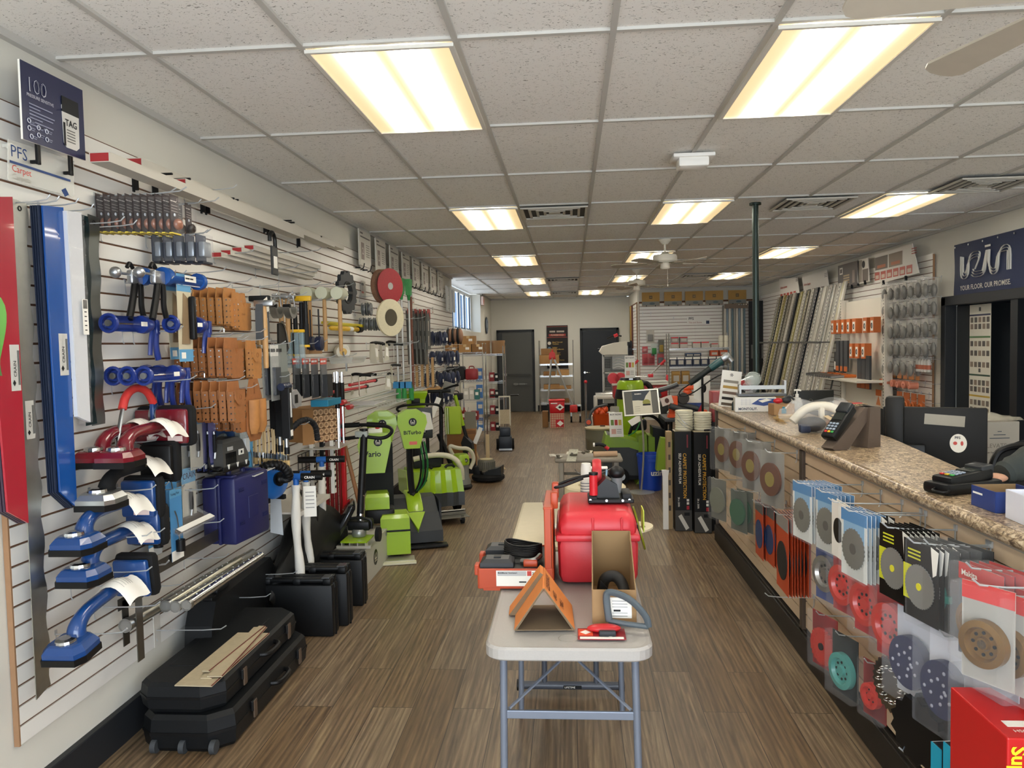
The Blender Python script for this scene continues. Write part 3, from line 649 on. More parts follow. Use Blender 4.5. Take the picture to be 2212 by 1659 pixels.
# --- knee kickers ---
def kicker(col,label,loc,head=None,tube=None,rz=RL,tilt=0,group='knee kickers',paper=True,L_=.5,stick=True):
    o=thing('knee_kicker',label,'knee kicker',loc,0,group,rot=(0,tilt,0) if False else None); o.rotation_euler=(0,tilt,rz)
    head=head or col; tube=tube or col
    mb=MB();X=T(0,0,0)
    rg=[]
    for z,sx,sy in ((.012,1,1),(.03,1,1),(.05,.82,.8),(.055,.7,.7)):
        rg.append([(x*sx,y*sy,z) for x,y in ((-.085,-.06),(-.045,-.08),(.05,-.075),(.07,-.045),(.07,.045),(.05,.075),(-.045,.08),(-.085,.06))])
    mb.loft(rg,head,smooth=False);part(o,'head',mb)
    mb=MB();mb.loft([[(x*1.05,y*1.05,z) for x,y in ((-.085,-.06),(-.045,-.08),(.05,-.075),(.07,-.045),(.07,.045),(.05,.075),(-.045,.08),(-.085,.06))] for z in (-.012,.012)],M_BLK,smooth=False);part(o,'tooth_plate',mb)
    mb=MB();mb.lathe([(0,.05),(.035,.05),(.037,.058),(.035,.068),(.02,.072),(0,.072)],M_CHR,14,T(-.03,0,0),smooth=False);part(o,'adjuster_dial',mb)
    mb=MB();mb.tube([(.03,0,.045),(.035,0,.08),(.09,0,.112),(.18,0,.115),(.28,0,.115)],.028,tube,14,rr=lambda t:.038-.012*min(1,t*2));part(o,'neck_tube',mb)
    mb=MB();mb.cyl((.24,0,.115),(L_-.1,0,.115),.022,M_CHR if tube==M_RUB else tube,n=14);part(o,'shaft',mb)
    mb=MB();mb.box((L_-.085,0,.105),(.03,.15,.16),col,.012);part(o,'pad_plate',mb)
    if stick: mb=MB();mb.box((L_-.103,-.02,.05),(.001,.07,.025),M('#e8d0c8'));part(o,'warning_sticker',mb)
    mb=MB();mb.box((L_-.04,0,.105),(.06,.18,.19),M_RUB,.025);part(o,'knee_pad',mb)
    if paper:
        mb=MB();mb.surf(lambda u,v:(.22+.15*u+.015*math.sin(3*v),(-.1+.16*v),.146-.03*(v-.55)**2*8+.012*math.sin(u*5)),10,8,M_PAP)
        for k in range(5): mb.surf(lambda u,v:(.25+.015*k+.002*v+.015*math.sin(3*(.25+.45*u)),(-.1+.16*(.25+.45*u)),.1475-.03*((.25+.45*u)-.55)**2*8+.012*math.sin((.03+.015*k)/.15*5)),6,1,M('#9a9a96'))
        part(o,'paper_tag',mb)
    return o
K1=M('#123f7c',.28,coat=.5); KR=M('#6d1220',.22,coat=.5)
kicker(K1,'blue knee kicker with curled white tag, upper of the three blue ones',tuple(L(172,1183,.17)))
kicker(K1,'blue knee kicker with blank white tag, middle of the three blue ones',tuple(L(185,1250,.17)))
kicker(K1,'blue knee kicker with paper rolled round its shaft, lowest of the three blue ones',tuple(L(158,1408,.2)),tilt=-.12)
kicker(M_BLK,'knee kicker with silver head and ribbed black neck',(0,0,0),head=M('#b4b6b4',.28,.8),tube=M_RUB,stick=False).location=tuple(L(222,1090,.17))
kicker(KR,'dark red knee kicker, the one nearer the wall',(0,0,0)).location=tuple(L(213,1000,.1))
kicker(KR,'dark red knee kicker with a white folded tag, the outer one',(0,0,0)).location=tuple(L(262,1000,.22))
for px,py,l in ((118,1368,.3),(200,1310,.3),(180,1160,.3),(212,1152,.3),(180,1235,.3),(250,1222,.25),(190,1060,.3),(250,1052,.25),(250,955,.2),(330,965,.2),(150,1265,.2)):
    hook(L(px,py,0),RL,l,'white wire peg hook carrying the knee kickers')
# red-handled tool above the red kickers
p=L(262,960,.12); o=thing('carpet_tool','long steel tool with an arched red grip hanging above the red knee kickers','hand tool',tuple(p),RL)
mb=MB();mb.tube([(-.03,0,0),(.0,0,.1),(.03,0,.17)],.01,M_STL,8,flat=.5);part(o,'shank',mb)
mb=MB();mb.tube([(.02,0,.15),(.05,0,.21),(.13,0,.24),(.22,0,.22),(.27,0,.16)],.018,M('#cf3a36',.45),10);part(o,'grip',mb)
mb=MB();mb.box((.27,0,.11),(.04,.02,.09),K1,.005);mb.cyl((.3,-.02,.1),(.3,.02,.1),.045,M_STL);part(o,'cutter_wheel',mb)
# packs around the kickers
def pry(mb,w,h): mb.tube([(0,-.01,-h*.35),(.01,-.012,-h*.6),(-.005,-.012,-h*.8)],.008,M_STL);mb.box((.0,-.012,-h*.55),(.02,.015,h*.3),M_BLK2,.004)
def hk(mb,w,h): mb.tube([(-.03,-.01,-h*.3),(-.01,-.012,-h*.42),(0,-.012,-h*.75)],.003,M_STL);mb.cyl((0,-.015,-h*.72),(0,-.015,-h*.88),.022,M_BLK)
c1=card_pack('bagged_tool',.13,.3,LB,M('#b9b7ac',.5),pry,None,'CRAIN','#1b2a4a',.25,bag=True)
stack(c1,352,885,.06,2,.04,'bagged tool with blue and white header, %s on the hook behind the arched red grip','bagged tools with blue headers')
stack(c1,400,885,.1,2,.05,'bagged roller with blue and white header, %s on the hook left of the purple packs','bagged tools with blue headers')
stack(c1,385,1010,.08,2,.05,'bagged tool hanging slack below the other bags, %s on its hook','bagged tools with blue headers')
c2=card_pack('boxed_tool',.08,.32,NB,M('#6a6a9c',.4),pry,NB,'~4','#ffffff',.1)
stack(c2,428,885,.1,3,.035,'purple carded seam tool, %s from the wall beside the bags','purple carded tools')
c3=card_pack('carded_tool',.11,.34,LB,M('#4c8ec4',.45),hk,M_PAP,'Tucking Tool','#1b2a4a',.12)
stack(c3,330,1045,.1,1,.1,'white and blue card with a thin angled tool, under the silver kicker pad','blue carded tucking tools')
stack(c3,378,1055,.17,1,.1,'bright blue card with a thin hooked rod before the blue case','blue carded tucking tools')
stack(c3,345,985,.06,2,.05,'white card with printed tool drawing, %s behind the silver kicker','blue carded tucking tools')
p=L(360,1125,.1); o=thing('bagged_trim','black blade bagged in clear plastic lying across hooks beside the blue case','packaged blade',tuple(p),RL,rot=(.5,0,RL))
mb=MB();mb.box((.1,-.06,0),(.32,.09,.012),M('#3a342c',.4),.004);part(o,'blade_sheet',mb); mb=MB();mb.box((.1,-.06,.006),(.36,.12,.02),clear('#ffffff',.25),.006);mb.box((.1,-.1,.02),(.34,.03,.002),M_PAP);part(o,'bag',mb)
for px,py,l in ((340,884,.3),(395,884,.3),(428,878,.3),(345,1058,.3),(360,1130,.3),(395,1205,.25)): hook(L(px,py,0),RL,l,'white wire peg hook holding small bagged tools')
# steel rulers and squares
o=thing('steel_square','big steel square with its short arm hanging down under the blue kickers','steel square',tuple(L(297,1250,.16)),RL)
ln=1.15; mb=MB();mb.box((ln/2-.02,0,0),(ln,.004,.06),M('#6d6a64',.35,.9,noise=.15));part(o,'long_arm',mb); mb=MB();mb.box((0,0,-.18),(.05,.004,.36),M('#6d6a64',.35,.9,noise=.15));part(o,'short_arm',mb)
o=thing('steel_square','smaller steel square half hidden behind the tube end','steel square',tuple(L(270,1310,.1)),RL)
mb=MB();mb.box((.1,0,.02),(.3,.004,.05),M('#4b4a48',.35,.9));mb.box((0,0,-.07),(.045,.004,.2),M('#4b4a48',.35,.9));part(o,'plate',mb)
# aluminium tubes on hooks
def alu_tube(a,b,r,label,mat,sc=True):
    p=Vector(a);q=Vector(b); d=(q-p); rz=math.atan2(d.y,d.x); o=thing('power_stretcher_tube',label,'metal tube',tuple(p),0,'long metal tubes under the square',rot=(0,-math.atan2(d.z,math.hypot(d.x,d.y)),rz)); l=d.length
    mb=MB();prof=[(r*.86,0),(r,0),(r,l),(r*.86,l),(r*.86,0)];mb.lathe(prof,mat,16,RY(PI/2));mb.at(RY(PI/2));mb.cyl((0,0,.02),(0,0,.021),r*.85,M_BLK);part(o,'tube',mb)
    mb=MB();mb.at(RY(PI/2));mb.lathe([(r*1.0,.0),(r*1.12,0),(r*1.12,.025),(r*1.0,.025)],M_STL,16);part(o,'end_collar',mb)
    if sc:
        mb=MB()
        for k in range(12): mb.cyl((.1+k*l/13,0,r*.9),(.1+k*l/13,0,r*1.1),.004,M_STL,n=6)
        part(o,'rivet',mb)
alu_tube(L(270,1352,.13),L(545,1195,.12),.027,'long metal tube closest to the wall, starting lowest beside the square',M('#a3a29a',.3,.9))
alu_tube(L(357,1310,.22),L(515,1210,.22),.024,'middle pale metal tube with a small white label',M('#b9b7a8',.28,.9))
alu_tube(L(378,1311,.27),L(540,1212,.27),.024,'pale metal tube next to the chrome one',M('#b9b7a8',.28,.9))
alu_tube(L(402,1308,.33),L(563,1200,.33),.022,'shiny chrome tube, outermost of the tubes',M_CHR)
for px,py,l in ((275,1220,.2),(300,1265,.22),(335,1360,.36),(450,1290,.36),(520,1240,.36)): hook(L(px,py,0),RL,l,'white wire peg hook under the steel square and tubes')
o=solo('bracket_plate',MB().box((0,-.004,0),(.06,.006,.17),M('#d6d2c8',.5),.002),'pale metal bracket plate screwed to the lower slats near the tubes','bracket',tuple(L(337,1358,0)),RL)
# ================= LEFT WALL, MIDDLE =================
LE=[M('#9a6236',.6,noise=.2,scale=30,bump=.15),M('#ad7640',.6,noise=.2,scale=30,bump=.15),M('#82502c',.65,noise=.2,scale=30,bump=.15)]
def pouch(le,flap=False,mark='',w=.17,h=.2,clip=False,long=False):
    o=thing('tool_pouch','x','tool pouch'); mb=MB()
    mb.prism([(-w*.5,-h*.25),(-w*.42,0),(w*.42,0),(w*.5,-h*.25),(w*.46,-h),(-w*.46,-h)],.004,.009,le);part(o,'back_leather',mb)
    mb=MB();f=[(-w*.5,-h*.28),(-w*.12,-h*.28),(0,-h*.42),(w*.12,-h*.28),(w*.5,-h*.28),(w*.47,-h*.98),(w*.38,-h*1.04),(-w*.38,-h*1.04),(-w*.47,-h*.98)] if not flap else [(-w*.5,-h*.25),(w*.5,-h*.25),(w*.47,-h*.98),(w*.38,-h*1.04),(-w*.38,-h*1.04),(-w*.47,-h*.98)]
    mb.prism(f,-.024,.003,le);part(o,'pocket',mb)
    mb=MB()
    for s in (-1,1):
        for k in range(5): mb.cyl((s*w*.44,-.0235,-h*(.34+.15*k)),(s*w*.44,-.0262,-h*(.34+.15*k)),.0042,M_CHR,n=8);mb.cyl((s*w*.47,-.01,-h*(.34+.15*k)),(s*w*.505,-.01,-h*(.34+.15*k)),.004,M_CHR,n=8)
    part(o,'rivet',mb)
    if flap: mb=MB();mb.prism([(-w*.42,-h*.22),(w*.42,-h*.22),(w*.42,-h*.45),(w*.2,-h*.58),(-w*.2,-h*.58),(-w*.42,-h*.45)],-.03,-.025,le);mb.ring((0,0,0),.012,.0015,LE[2],12,5,T(0,-.0305,-h*.4)@RX(PI/2));part(o,'flap',mb)
    if mark: mb=MB();mb.text(mark,.014,LE[2],T(-.035,-.0246 if not flap else -.031,-h*.62),bold=.01);part(o,'stamp',mb)
    if clip: mb=MB();mb.box((0,-.028,-h*.5),(.045,.006,.03),M_CHR,.002);part(o,'spring_clip',mb)
    return o
pa=pouch(LE[1],mark='',clip=True); stack(pa,433,622,.05,5,.042,'tan leather tool pouch with rivets, %s from the wall in the top row, left bunch','leather tool pouches')
pb=pouch(LE[1],mark='CRAIN'); stack(pb,500,632,.2,2,.045,'tan leather pouch with notched front, %s in the bunch beside the hammers','leather tool pouches')
pc=pouch(LE[0]); stack(pc,396,728,.05,7,.043,'brown leather tool pouch, %s from the wall in the middle row','leather tool pouches')
pd=pouch(LE[0],mark='CRAIN',w=.19,h=.21); stack(pd,500,730,.25,1,.04,'wide brown leather pouch with deep notch, end of the middle row','leather tool pouches')
pe=pouch(LE[1],flap=True,w=.14); stack(pe,524,735,.28,2,.05,'brown pouch with a stamped flap, %s at the outer end of the middle row','leather tool pouches')
pf=pouch(LE[2],w=.16); stack(pf,400,818,.05,3,.045,'dark brown leather pouch, %s from the wall in the third row','leather tool pouches')
pg=pouch(LE[0],flap=True,w=.15); stack(pg,434,822,.19,5,.043,'flapped brown pouch, %s of the five in the third row','leather tool pouches')
ph=pouch(LE[0],w=.14,h=.17); stack(ph,442,858,.08,6,.045,'short brown pouch, %s in the lowest row under the flapped pouches','leather tool pouches')
o=thing('tool_holster','brown double-pocket leather holster hung at the outer end of the lowest pouch rows','tool pouch',tuple(L(548,818,.36)),RL)
mb=MB();mb.prism([(-.05,0),(.05,0),(.1,-.1),(.1,-.28),(.06,-.33),(-.06,-.33),(-.1,-.28),(-.1,-.1)],.0,.006,LE[0]);part(o,'back_leather',mb)
for s in (-1,1): mb=MB();mb.loft([[(s*.045+.04*kx*math.cos(a),-.004-.04*kx*max(0,math.sin(a)),z) for a in [PI*2*j/14 for j in range(14)]] for z,kx in ((-.11,1),(-.25,1),(-.29,.6))],LE[1]);part(o,'pocket',mb)
mb=MB();mb.box((0,-.002,-.05),(.008,.002,.06),LE[2]);part(o,'belt_slot',mb)
pk=pouch(LE[0],flap=True,w=.15,h=.22); stack(pk,520,838,.33,1,.04,'brown pouch with square lower pocket, hanging just before the double holster','leather tool pouches')
for px,py,l,t in ((430,612,.3,'top row of leather pouches'),(500,620,.3,'notched leather pouches'),(395,738,.36,'middle row of leather pouches'),(430,722,.38,'middle row of leather pouches'),(395,812,.34,'third row of leather pouches'),(470,818,.44,'third row of leather pouches'),(430,875,.3,'lowest leather pouches'),(565,738,.2,'nothing beside the pouches')): hook(L(px,py,0),RL,l,'white wire peg hook through the '+t)
# hammers etc.
WD=M('#b8905e',.5,noise=.15,scale=25)
def hammer(head,hw,hr,hl,handle,label,loc,axis=0,name='hammer',grip=None,group=None,flat=False):
    o=thing(name,label,'hammer',tuple(loc),RL,group); mb=MB();hook(Vector((LW,loc[1]+.02,loc[2]-hr)),RL,round(loc[0]-LW+.05,1)+.03,'wire peg hook carrying the hammers and mallets')
    if flat: mb.box((0,0,.0),(.032,hw,.034),head,.006)
    else: mb.cyl((-hw/2,0,0),(hw/2,0,0),hr,head,n=20)
    part(o,'hammer_head',mb); mb=MB();mb.tube([(0,0,-hr*.6),(0,0,-hl*.5),(0,0,-hl)],.014,handle,10,rr=lambda t:.012+.004*math.sin(t*3));part(o,'handle',mb)
    if grip: mb=MB();mb.cyl((0,0,-hl*.55),(0,0,-hl*1.01),.019,grip,n=12);mb.cyl((0,0,-hl*1.01),(0,0,-hl*1.06),.021,M('#e8b81c',.5),n=12);part(o,'grip',mb)
    return o
ML=M('#c9cbb2',.6)
for k,(px,d,t) in enumerate(((668,.16,'nearest the wall'),(700,.27,'in the middle'),(733,.38,'outermost'))): hammer(ML,.14,.045,.42,WD,'pale rubber mallet with wooden handle, %s of the three'%t,L(px,634,d),group='pale rubber mallets',name='rubber_mallet')
for k,(px,py,d) in enumerate(((556,645,.2),(565,645,.26))): hammer(M_BLK2,.1,.02,.3,WD,'small hammer with wooden handle hanging right of the notched pouches, %s'%ORD[k],L(px,py,d),flat=True,group='wooden handled hammers')
hammer(M_STL,.11,.02,.36,WD,'steel-headed hammer with long wooden handle standing out beyond the pouches',L(570,655,.36),flat=True)
hammer(M_STL,.11,.02,.3,WD,'dark-headed hammer with wooden handle behind the steel-headed one',L(606,640,.2),flat=True)
hammer(M_STL,.11,.02,.3,WD,'wood-handled hammer beside the tucked metal shears',L(620,640,.2),flat=True)
for k,(px,d) in enumerate(((625,.15),(637,.2),(650,.28),(659,.32))): hammer(M('#d9ac1b',.45) if k>1 else M_STL,.08,.018,.3,M_BLK,'black and yellow gripped tool, %s of the four between the shears and the mallets'%ORD[k],L(px,668 if k<2 else 645,d),flat=True,grip=M_BLK2,group='black and yellow gripped hammers')
# seam shears: curved metal plates
def shears(label,loc):
    o=thing('carpet_trimmer',label,'carpet tool',tuple(loc),RL,'curved steel trimmers'); mb=MB();hook(Vector((LW,loc[1],loc[2]+.065)),RL,round(loc[0]-LW+.06,1)+.03,'wire peg hook carrying the steel trimmers')
    mb.at(T(0,0,0)@RX(PI/2));mb.lathe([(.05,-.02),(.075,-.02),(.075,.02),(.05,.02),(.05,-.02)],M('#8b8a84',.35,.8),18,RZ(PI),arc=PI);part(o,'guard',mb)
    mb=MB();mb.tube([(-.06,0,0),(-.02,0,.06),(.02,0,.08),(.05,0,.07)],.007,M_CHR,8);mb.tube([(.05,-.01,0),(.03,-.01,.07)],.005,M_CHR,8);part(o,'bracket_arm',mb)
    mb=MB();mb.box((0,-.0,.075),(.06,.03,.012),M_CHR,.003);mb.cyl((-.065,-.025,0),(-.065,.02,0),.012,M_BLK);part(o,'clamp',mb); return o
shears('curved steel trimmer nearer the wall, between the hammers',L(598,662,.22)); shears('curved steel trimmer farther out, beside the yellow grips',L(627,662,.32))
for px,py,l in ((560,620,.42),(600,618,.42),(630,632,.3),(640,702,.26),(585,735,.2),(700,648,.2),(655,620,.4)): hook(L(px,py,0),RL,l,'wire peg hook in the crowded hammer and mallet area')
# sander pad with white hang tag
o=thing('hand_tool','grey flat hand tool with white hang tag hanging in front of the first hammers','hand tool',tuple(L(566,672,.34)),RL)
mb=MB();mb.prism([(-.05,0),(-.03,.05),(.03,.05),(.05,0),(.05,-.16),(-.05,-.16)],-.02,.02,M('#43474b',.5));part(o,'plate',mb); mb=MB();mb.prism([(-.03,.06),(.02,.08),(.04,.0),(-.02,-.01)],-.024,-.022,M_PAP);mb.box((.0,-.0215,-.06),(.035,.001,.045),M_PAP);part(o,'hang_tag',mb)
# scraper / black bent tool
o=thing('floor_scraper','black bent steel scraper hanging below the curved trimmers','scraper',tuple(L(608,700,.28)),RL)
mb=MB();mb.prism([(-.06,0),(.02,.02),(.09,-.16),(.05,-.18),(-.02,-.16),(-.07,-.17)],-.006,.006,M('#2b2a28',.3,.4));part(o,'plate',mb); mb=MB();mb.tube([(-.05,-.01,.01),(.03,-.01,0),(.09,-.01,-.15)],.005,M_CHR);part(o,'edge_wire',mb)
# tall clear tubes with yellow caps
for k,(px,d) in enumerate(((625,.2),(641,.26),(652,.3))):
    o=thing('clear_tube','tall clear packing tube, %s of three under the black and yellow grips'%ORD[k],'plastic tube',tuple(L(px,720,d)),RL,'clear packing tubes')
    mb=MB();mb.box((0,0,-.11),(.035,.03,.24),clear('#a8c4cc',.45),.004);part(o,'tube',mb); mb=MB();mb.box((0,0,.015),(.04,.035,.02),M('#e8b81c',.5),.004);part(o,'cap',mb)
# blue round rollers in black
for k,(px,d) in enumerate(((665,.12),(672,.2),(690,.3))):
    o=thing('seam_roller','dark blue star roller hanging on a strap, %s under the mallets'%ORD[k],'roller',tuple(L(px,742,d)),RL,'dark blue star rollers'); mb=MB();mb.at(RX(PI/2));mb.lathe([(0,-.02),(.05,-.02),(.052,0),(.05,.02),(.02,.025),(0,.025)],M('#1b2440',.4),14,smooth=False);part(o,'roller_head',mb)
    mb=MB();mb.cyl((0,0,.04),(0,0,.24),.006,M_BLK,n=8);part(o,'strap',mb)
mb=MB();mb.box((.07,0,.045),(.3,.14,.09),M_CARD,.003); solo('cardboard_carton',mb,'small brown carton on the shelf under the blue star rollers','box',tuple(L(655,765,.12)),RL)
# bags near the roller area
def rect(col,a,b,c,d,hh=.02):
    return lambda mb,w,h: mb.box((w*a,-hh/2-.002,-h*b),(w*c,hh,h*d),col,.003)
c4=card_pack('bagged_guide',.12,.32,M('#dcdcd6',.5),M('#9d9f9b',.5),rect(M('#3c4046',.5),0,.65,.7,.5),None,'~34','#222222',.2,bag=True)
stack(c4,573,745,.3,2,.05,'clear bag with grey guide and white ruler label, %s beside the leather holster','clear bags with grey guides')
c5=card_pack('grey_card_pack',.17,.27,M('#7c827e',.6),M('#848a86',.6),rect(M('#5e6360',.6),0,.8,1,.35,.008),None,None)
stack(c5,608,742,.34,1,.05,'plain grey backing card in a clear sleeve above the blue tubes','carded grey sleeves')
c6=card_pack('orange_header_pack',.15,.26,M('#d8401e',.5),M('#4a4b4c',.5),rect(M('#232426',.6),0,.68,.85,.55,.04),None,'~44','#ffffff',.15,bag=True)
stack(c6,640,774,.25,4,.06,'orange-headed bag holding black knee pads, %s out from the wall','orange headed bags')
for px,py,l in ((590,745,.32),(620,742,.3),(645,772,.45),(600,790,.2)): hook(L(px,py,0),RL,l,'wire peg hook holding bagged goods under the hammers')
# clamps: black box section with white label and blue rollers
for k,(px,d,dz) in enumerate(((592,.25,0),(604,.32,.01),(618,.42,.0))):
    o=thing('boxed_tool_strip','black vertical tool strip with white barcode foot, %s beside the double holster'%ORD[k],'hand tool',tuple(L(px,845,d)),RL,'black tool strips with barcodes')
    mb=MB();mb.box((0,0,-.13),(.05,.05,.3),M_BLK,.004);part(o,'strip_body',mb); mb=MB();mb.box((0,-.026,-.08),(.018,.002,.14),M('#d8d8d8'));mb.box((0,-.026,-.24),(.034,.002,.035),M_PAP);part(o,'barcode_label',mb)
    mb=MB();mb.cyl((-.02,0,-.27),(-.02,0,-.32),.014,M_STL,n=10);mb.cyl((-.02,0,-.32),(-.02,0,-.36),.016,M_BLK,n=10);part(o,'extension_pole',mb)
for k,(px,d) in enumerate(((600,.3),(615,.4))):
    o=thing('blue_grip_clamp','dark blue ribbed grip on a chrome fork, %s above the black tool strips'%ORD[k],'hand tool',tuple(L(px,835,d)),RL,'blue ribbed grips'); mb=MB()
    for j in range(4): mb.cyl((-.06+j*.032,0,0),(-.032+j*.032,0,0),.022,M('#1c2740',.4),n=14)
    part(o,'grip',mb); mb=MB();mb.tube([(-.05,0,-.02),(-.02,-.02,-.06),(.04,-.02,-.05),(.08,-.02,-.08)],.006,M_CHR);part(o,'fork',mb)
o=thing('silver_stapler','silver and white hand stapler facing out below the grips','stapler',tuple(L(632,860,.42)),RL)
mb=MB();mb.prism([(-.07,.04),(.02,.05),(.1,.0),(.09,-.05),(.0,-.06),(-.05,-.03)],-.02,.02,M('#c9cbcd',.3,.6));part(o,'stapler_body',mb); mb=MB();mb.prism([(-.02,.02),(.03,.02),(.03,-.03),(-.02,-.03)],-.022,-.0205,M_BLK);part(o,'window',mb)
# acrylic brush bundle
o=thing('glue_brush','x','brush'); mb=MB();mb.tube([(0,0,0),(.004,0,-.09),(0,0,-.15)],.006,M('#dcbf8c',.5),8);part(o,'handle',mb)
mb=MB();mb.box((0,0,-.165),(.02,.01,.035),M_STL);part(o,'ferrule',mb); mb=MB();mb.box((0,0,-.2),(.022,.012,.04),M('#cdb07a',.8));part(o,'bristle_tuft',mb)
p=L(531,922,.1)
for k in range(14):
    q=p+Vector((.0+k*.019,.01*(k%3),-.002*k)); tx='wooden-handled glue brush, %s from the wall in the bundle above the blower'%ORD[k]
    if k==0: o.location=q; o.rotation_euler=(0,.05,RL); o['label']=tx; o['group']='bundle of glue brushes'
    else: dup(o,tuple(q),RL+random.uniform(-.3,.3),tx,'bundle of glue brushes')
hook(L(528,920,0),RL,.42,'wire peg hook carrying the bundle of glue brushes')
c7=card_pack('blue_bag_pack',.1,.2,LB,M('#a9b4b8',.5),rect(M('#cfd4d6',.4),0,.6,.6,.4,.02),None,None,'#ffffff',.22,bag=True)
stack(c7,475,915,.08,4,.045,'blue-headed clear bag, %s behind the grey air pump','blue headed bags')
c8=card_pack('narrow_blue_card',.06,.28,LB,M('#4f97c6',.45),hk,LB,None)
stack(c8,540,938,.2,1,.05,'narrow blue card with black-capped bottle end, just right of the air pump','narrow blue cards')
# wire shelf with air pump; shelf is on brackets
def wire_shelf(name,label,p,w,d,rz=RL,lip=.0,wires=8):
    o=thing(name,label,'shelf',tuple(p),rz); mb=MB();Z=M('#d9d9d6',.4,.3)
    for y in (0,-d): mb.cyl((-w/2,y,0),(w/2,y,0),.004,Z,n=6)
    for k in range(wires+1): mb.cyl((-w/2+w*k/wires,0,0),(-w/2+w*k/wires,-d,0),.0028,Z,n=6)
    part(o,'wire_grid',mb); mb=MB()
    for s in (-1,1): mb.tube([(s*w*.45,0,.0),(s*w*.45,0,-.08),(s*w*.45,-d*.8,-.003)],.003,Z,6,smooth=0)
    part(o,'support_wire',mb); return o
wire_shelf('wire_shelf','small white wire shelf carrying the grey air pump',L(475,1018,.02),.36,.28)
o=thing('air_pump','grey ribbed air pump with blue handle and coiled cord on the wire shelf','pump',tuple(L(482,1016,.16)+Vector((0,0,.006))),RL-.1)
GP=M('#4b4a47',.55)
mb=MB();mb.loft([[(x*sx,y*sx,z) for x,y in ((-.13,-.08),(.13,-.08),(.13,.08),(-.13,.08))] for z,sx in ((.01,1),(.07,1),(.15,.78),(.17,.6))],GP,smooth=False);mb.box((0,0,.015),(.27,.17,.03),M_BLK,.006)
for k in range(9): mb.box((-.1+k*.012,-.081,.07),(.005,.004,.06),M_BLK)
part(o,'housing',mb); mb=MB();mb.tube([(-.1,0,.15),(-.09,0,.2),(0,0,.22),(.09,0,.2),(.1,0,.14)],.022,M('#27426b',.4),10);part(o,'carry_handle',mb)
mb=MB();mb.box((.05,-.082,.09),(.05,.004,.03),M_PAP);mb.cyl((.05,-.0835,.09),(.05,-.085,.09),.008,M_BLK);mb.box((-.05,-.076,.12),(.05,.004,.02),M('#c7c7c2'));part(o,'name_plate',mb)
for x in (-.09,0,.09): mb=MB();mb.prism([(x-.01,.04),(x+.01,.04),(x,.015)],-.09,-.085,M_PAP);part(o,'white_arrow',mb)
mb=MB();mb.tube([(-.12,0,.16),(-.17,-.02,.1),(-.18,-.03,.03),(-.13,-.07,.012),(-.19,-.1,.012),(-.22,-.04,.014),(-.16,-.02,.03),(-.14,-.08,.03),(-.2,-.09,.03)],.007,M_BLK,8);part(o,'power_cord',mb)
# blue moulded case hanging below
def plastic_case(o,w,h,d,mat,hand=.12,feet=True,dark=None):
    mb=MB();mb.box((0,-d*.27,h/2),(w,d*.46,h),mat,.02);part(o,'front_shell',mb); mb=MB();mb.box((0,d*.27,h/2),(w,d*.46,h),mat,.02);part(o,'rear_shell',mb)
    mb=MB();mb.box((0,0,h/2),(w*1.01,d*.1,h*1.005),dark or mat,.008);part(o,'seam_band',mb)
    mb=MB();mb.tube([(-hand,0,h-.01),(-hand,0,h+.035),(hand,0,h+.035),(hand,0,h-.01)],.014,dark or mat,8);part(o,'handle',mb)
    for s in (-1,1): mb=MB();mb.box((s*w*.36,-d*.1,h-.004),(.05,d*.5,.025),dark or mat,.006);part(o,'latch',mb)
CB=M('#1d2154',.42,bump=.05,scale=60)
o=thing('tool_case','navy blue moulded plastic case leaning on the slats under the air pump','tool case',(LW+.19,4.13,.73),RL-.12); plastic_case(o,.36,.36,.2,CB,.07)
mb=MB()
for s in (-1,1):
    for k in range(4): mb.box((s*.12,-.101,.1+k*.006),(.05,.006,.003),CB);mb.box((s*.12,-.101,.28+k*.006),(.05,.006,.003),CB)
mb.box((0,-.1,.18),(.1,.006,.12),CB,.002);part(o,'moulded_relief',mb)
for px,py in ((425,1045),(470,1050)): hook(L(px,py,0),RL,.24,'white wire peg hook supporting the navy plastic case')
# shelf board with blue blower
mb=MB();mb.box((0,-.16,-.01),(.62,.3,.012),M('#cfcabf',.4),.002);mb.box((0,-.308,-.02),(.62,.006,.03),M('#cfcabf',.4)); o=solo('shelf_board',mb,'pale shelf board under the blue blower','shelf',tuple(L(585,1085,.0)),RL)
o=thing('floor_blower','round blue blower fan with ribbed black hose and nozzle','blower',tuple(L(585,1082,.2)+Vector((0,0,.0))),RL-.35)
BB=M('#1567b8',.3,coat=.4)
mb=MB();mb.lathe([(0,-.06),(.1,-.06),(.125,-.04),(.125,.04),(.1,.06),(0,.06)],BB,24,T(0,0,.14)@RX(PI/2));part(o,'drum',mb)
mb=MB();mb.at(T(0,-.06,.14)@RX(PI/2));mb.lathe([(.04,0),(.045,.02),(.03,.02),(.03,.0)],M_BLK,16);part(o,'inlet_collar',mb)
mb=MB();pts=[(0,-.08,.14),(0,-.16,.15),(-.07,-.17,.24),(-.16,-.1,.25),(-.19,-.05,.15),(-.19,-.05,.06)];mb.tube(pts,.028,M_BLK,12,smooth=4,rr=lambda t:.028+.003*math.sin(t*190));part(o,'ribbed_hose',mb)
mb=MB();mb.lathe([(.03,.06),(.04,.05),(.05,.0),(.0,.0)],M_BLK,14,T(-.19,-.05,.005));part(o,'nozzle',mb)
mb=MB();mb.box((.02,0,.27),(.12,.05,.04),BB,.012);mb.cyl((-.06,0,.27),(.08,0,.27),.02,M_BLK2);part(o,'motor_cover',mb)
for x in (-.07,.07): mb=MB();mb.box((x,0,.015),(.03,.1,.03),M_BLK,.005);part(o,'foot',mb)
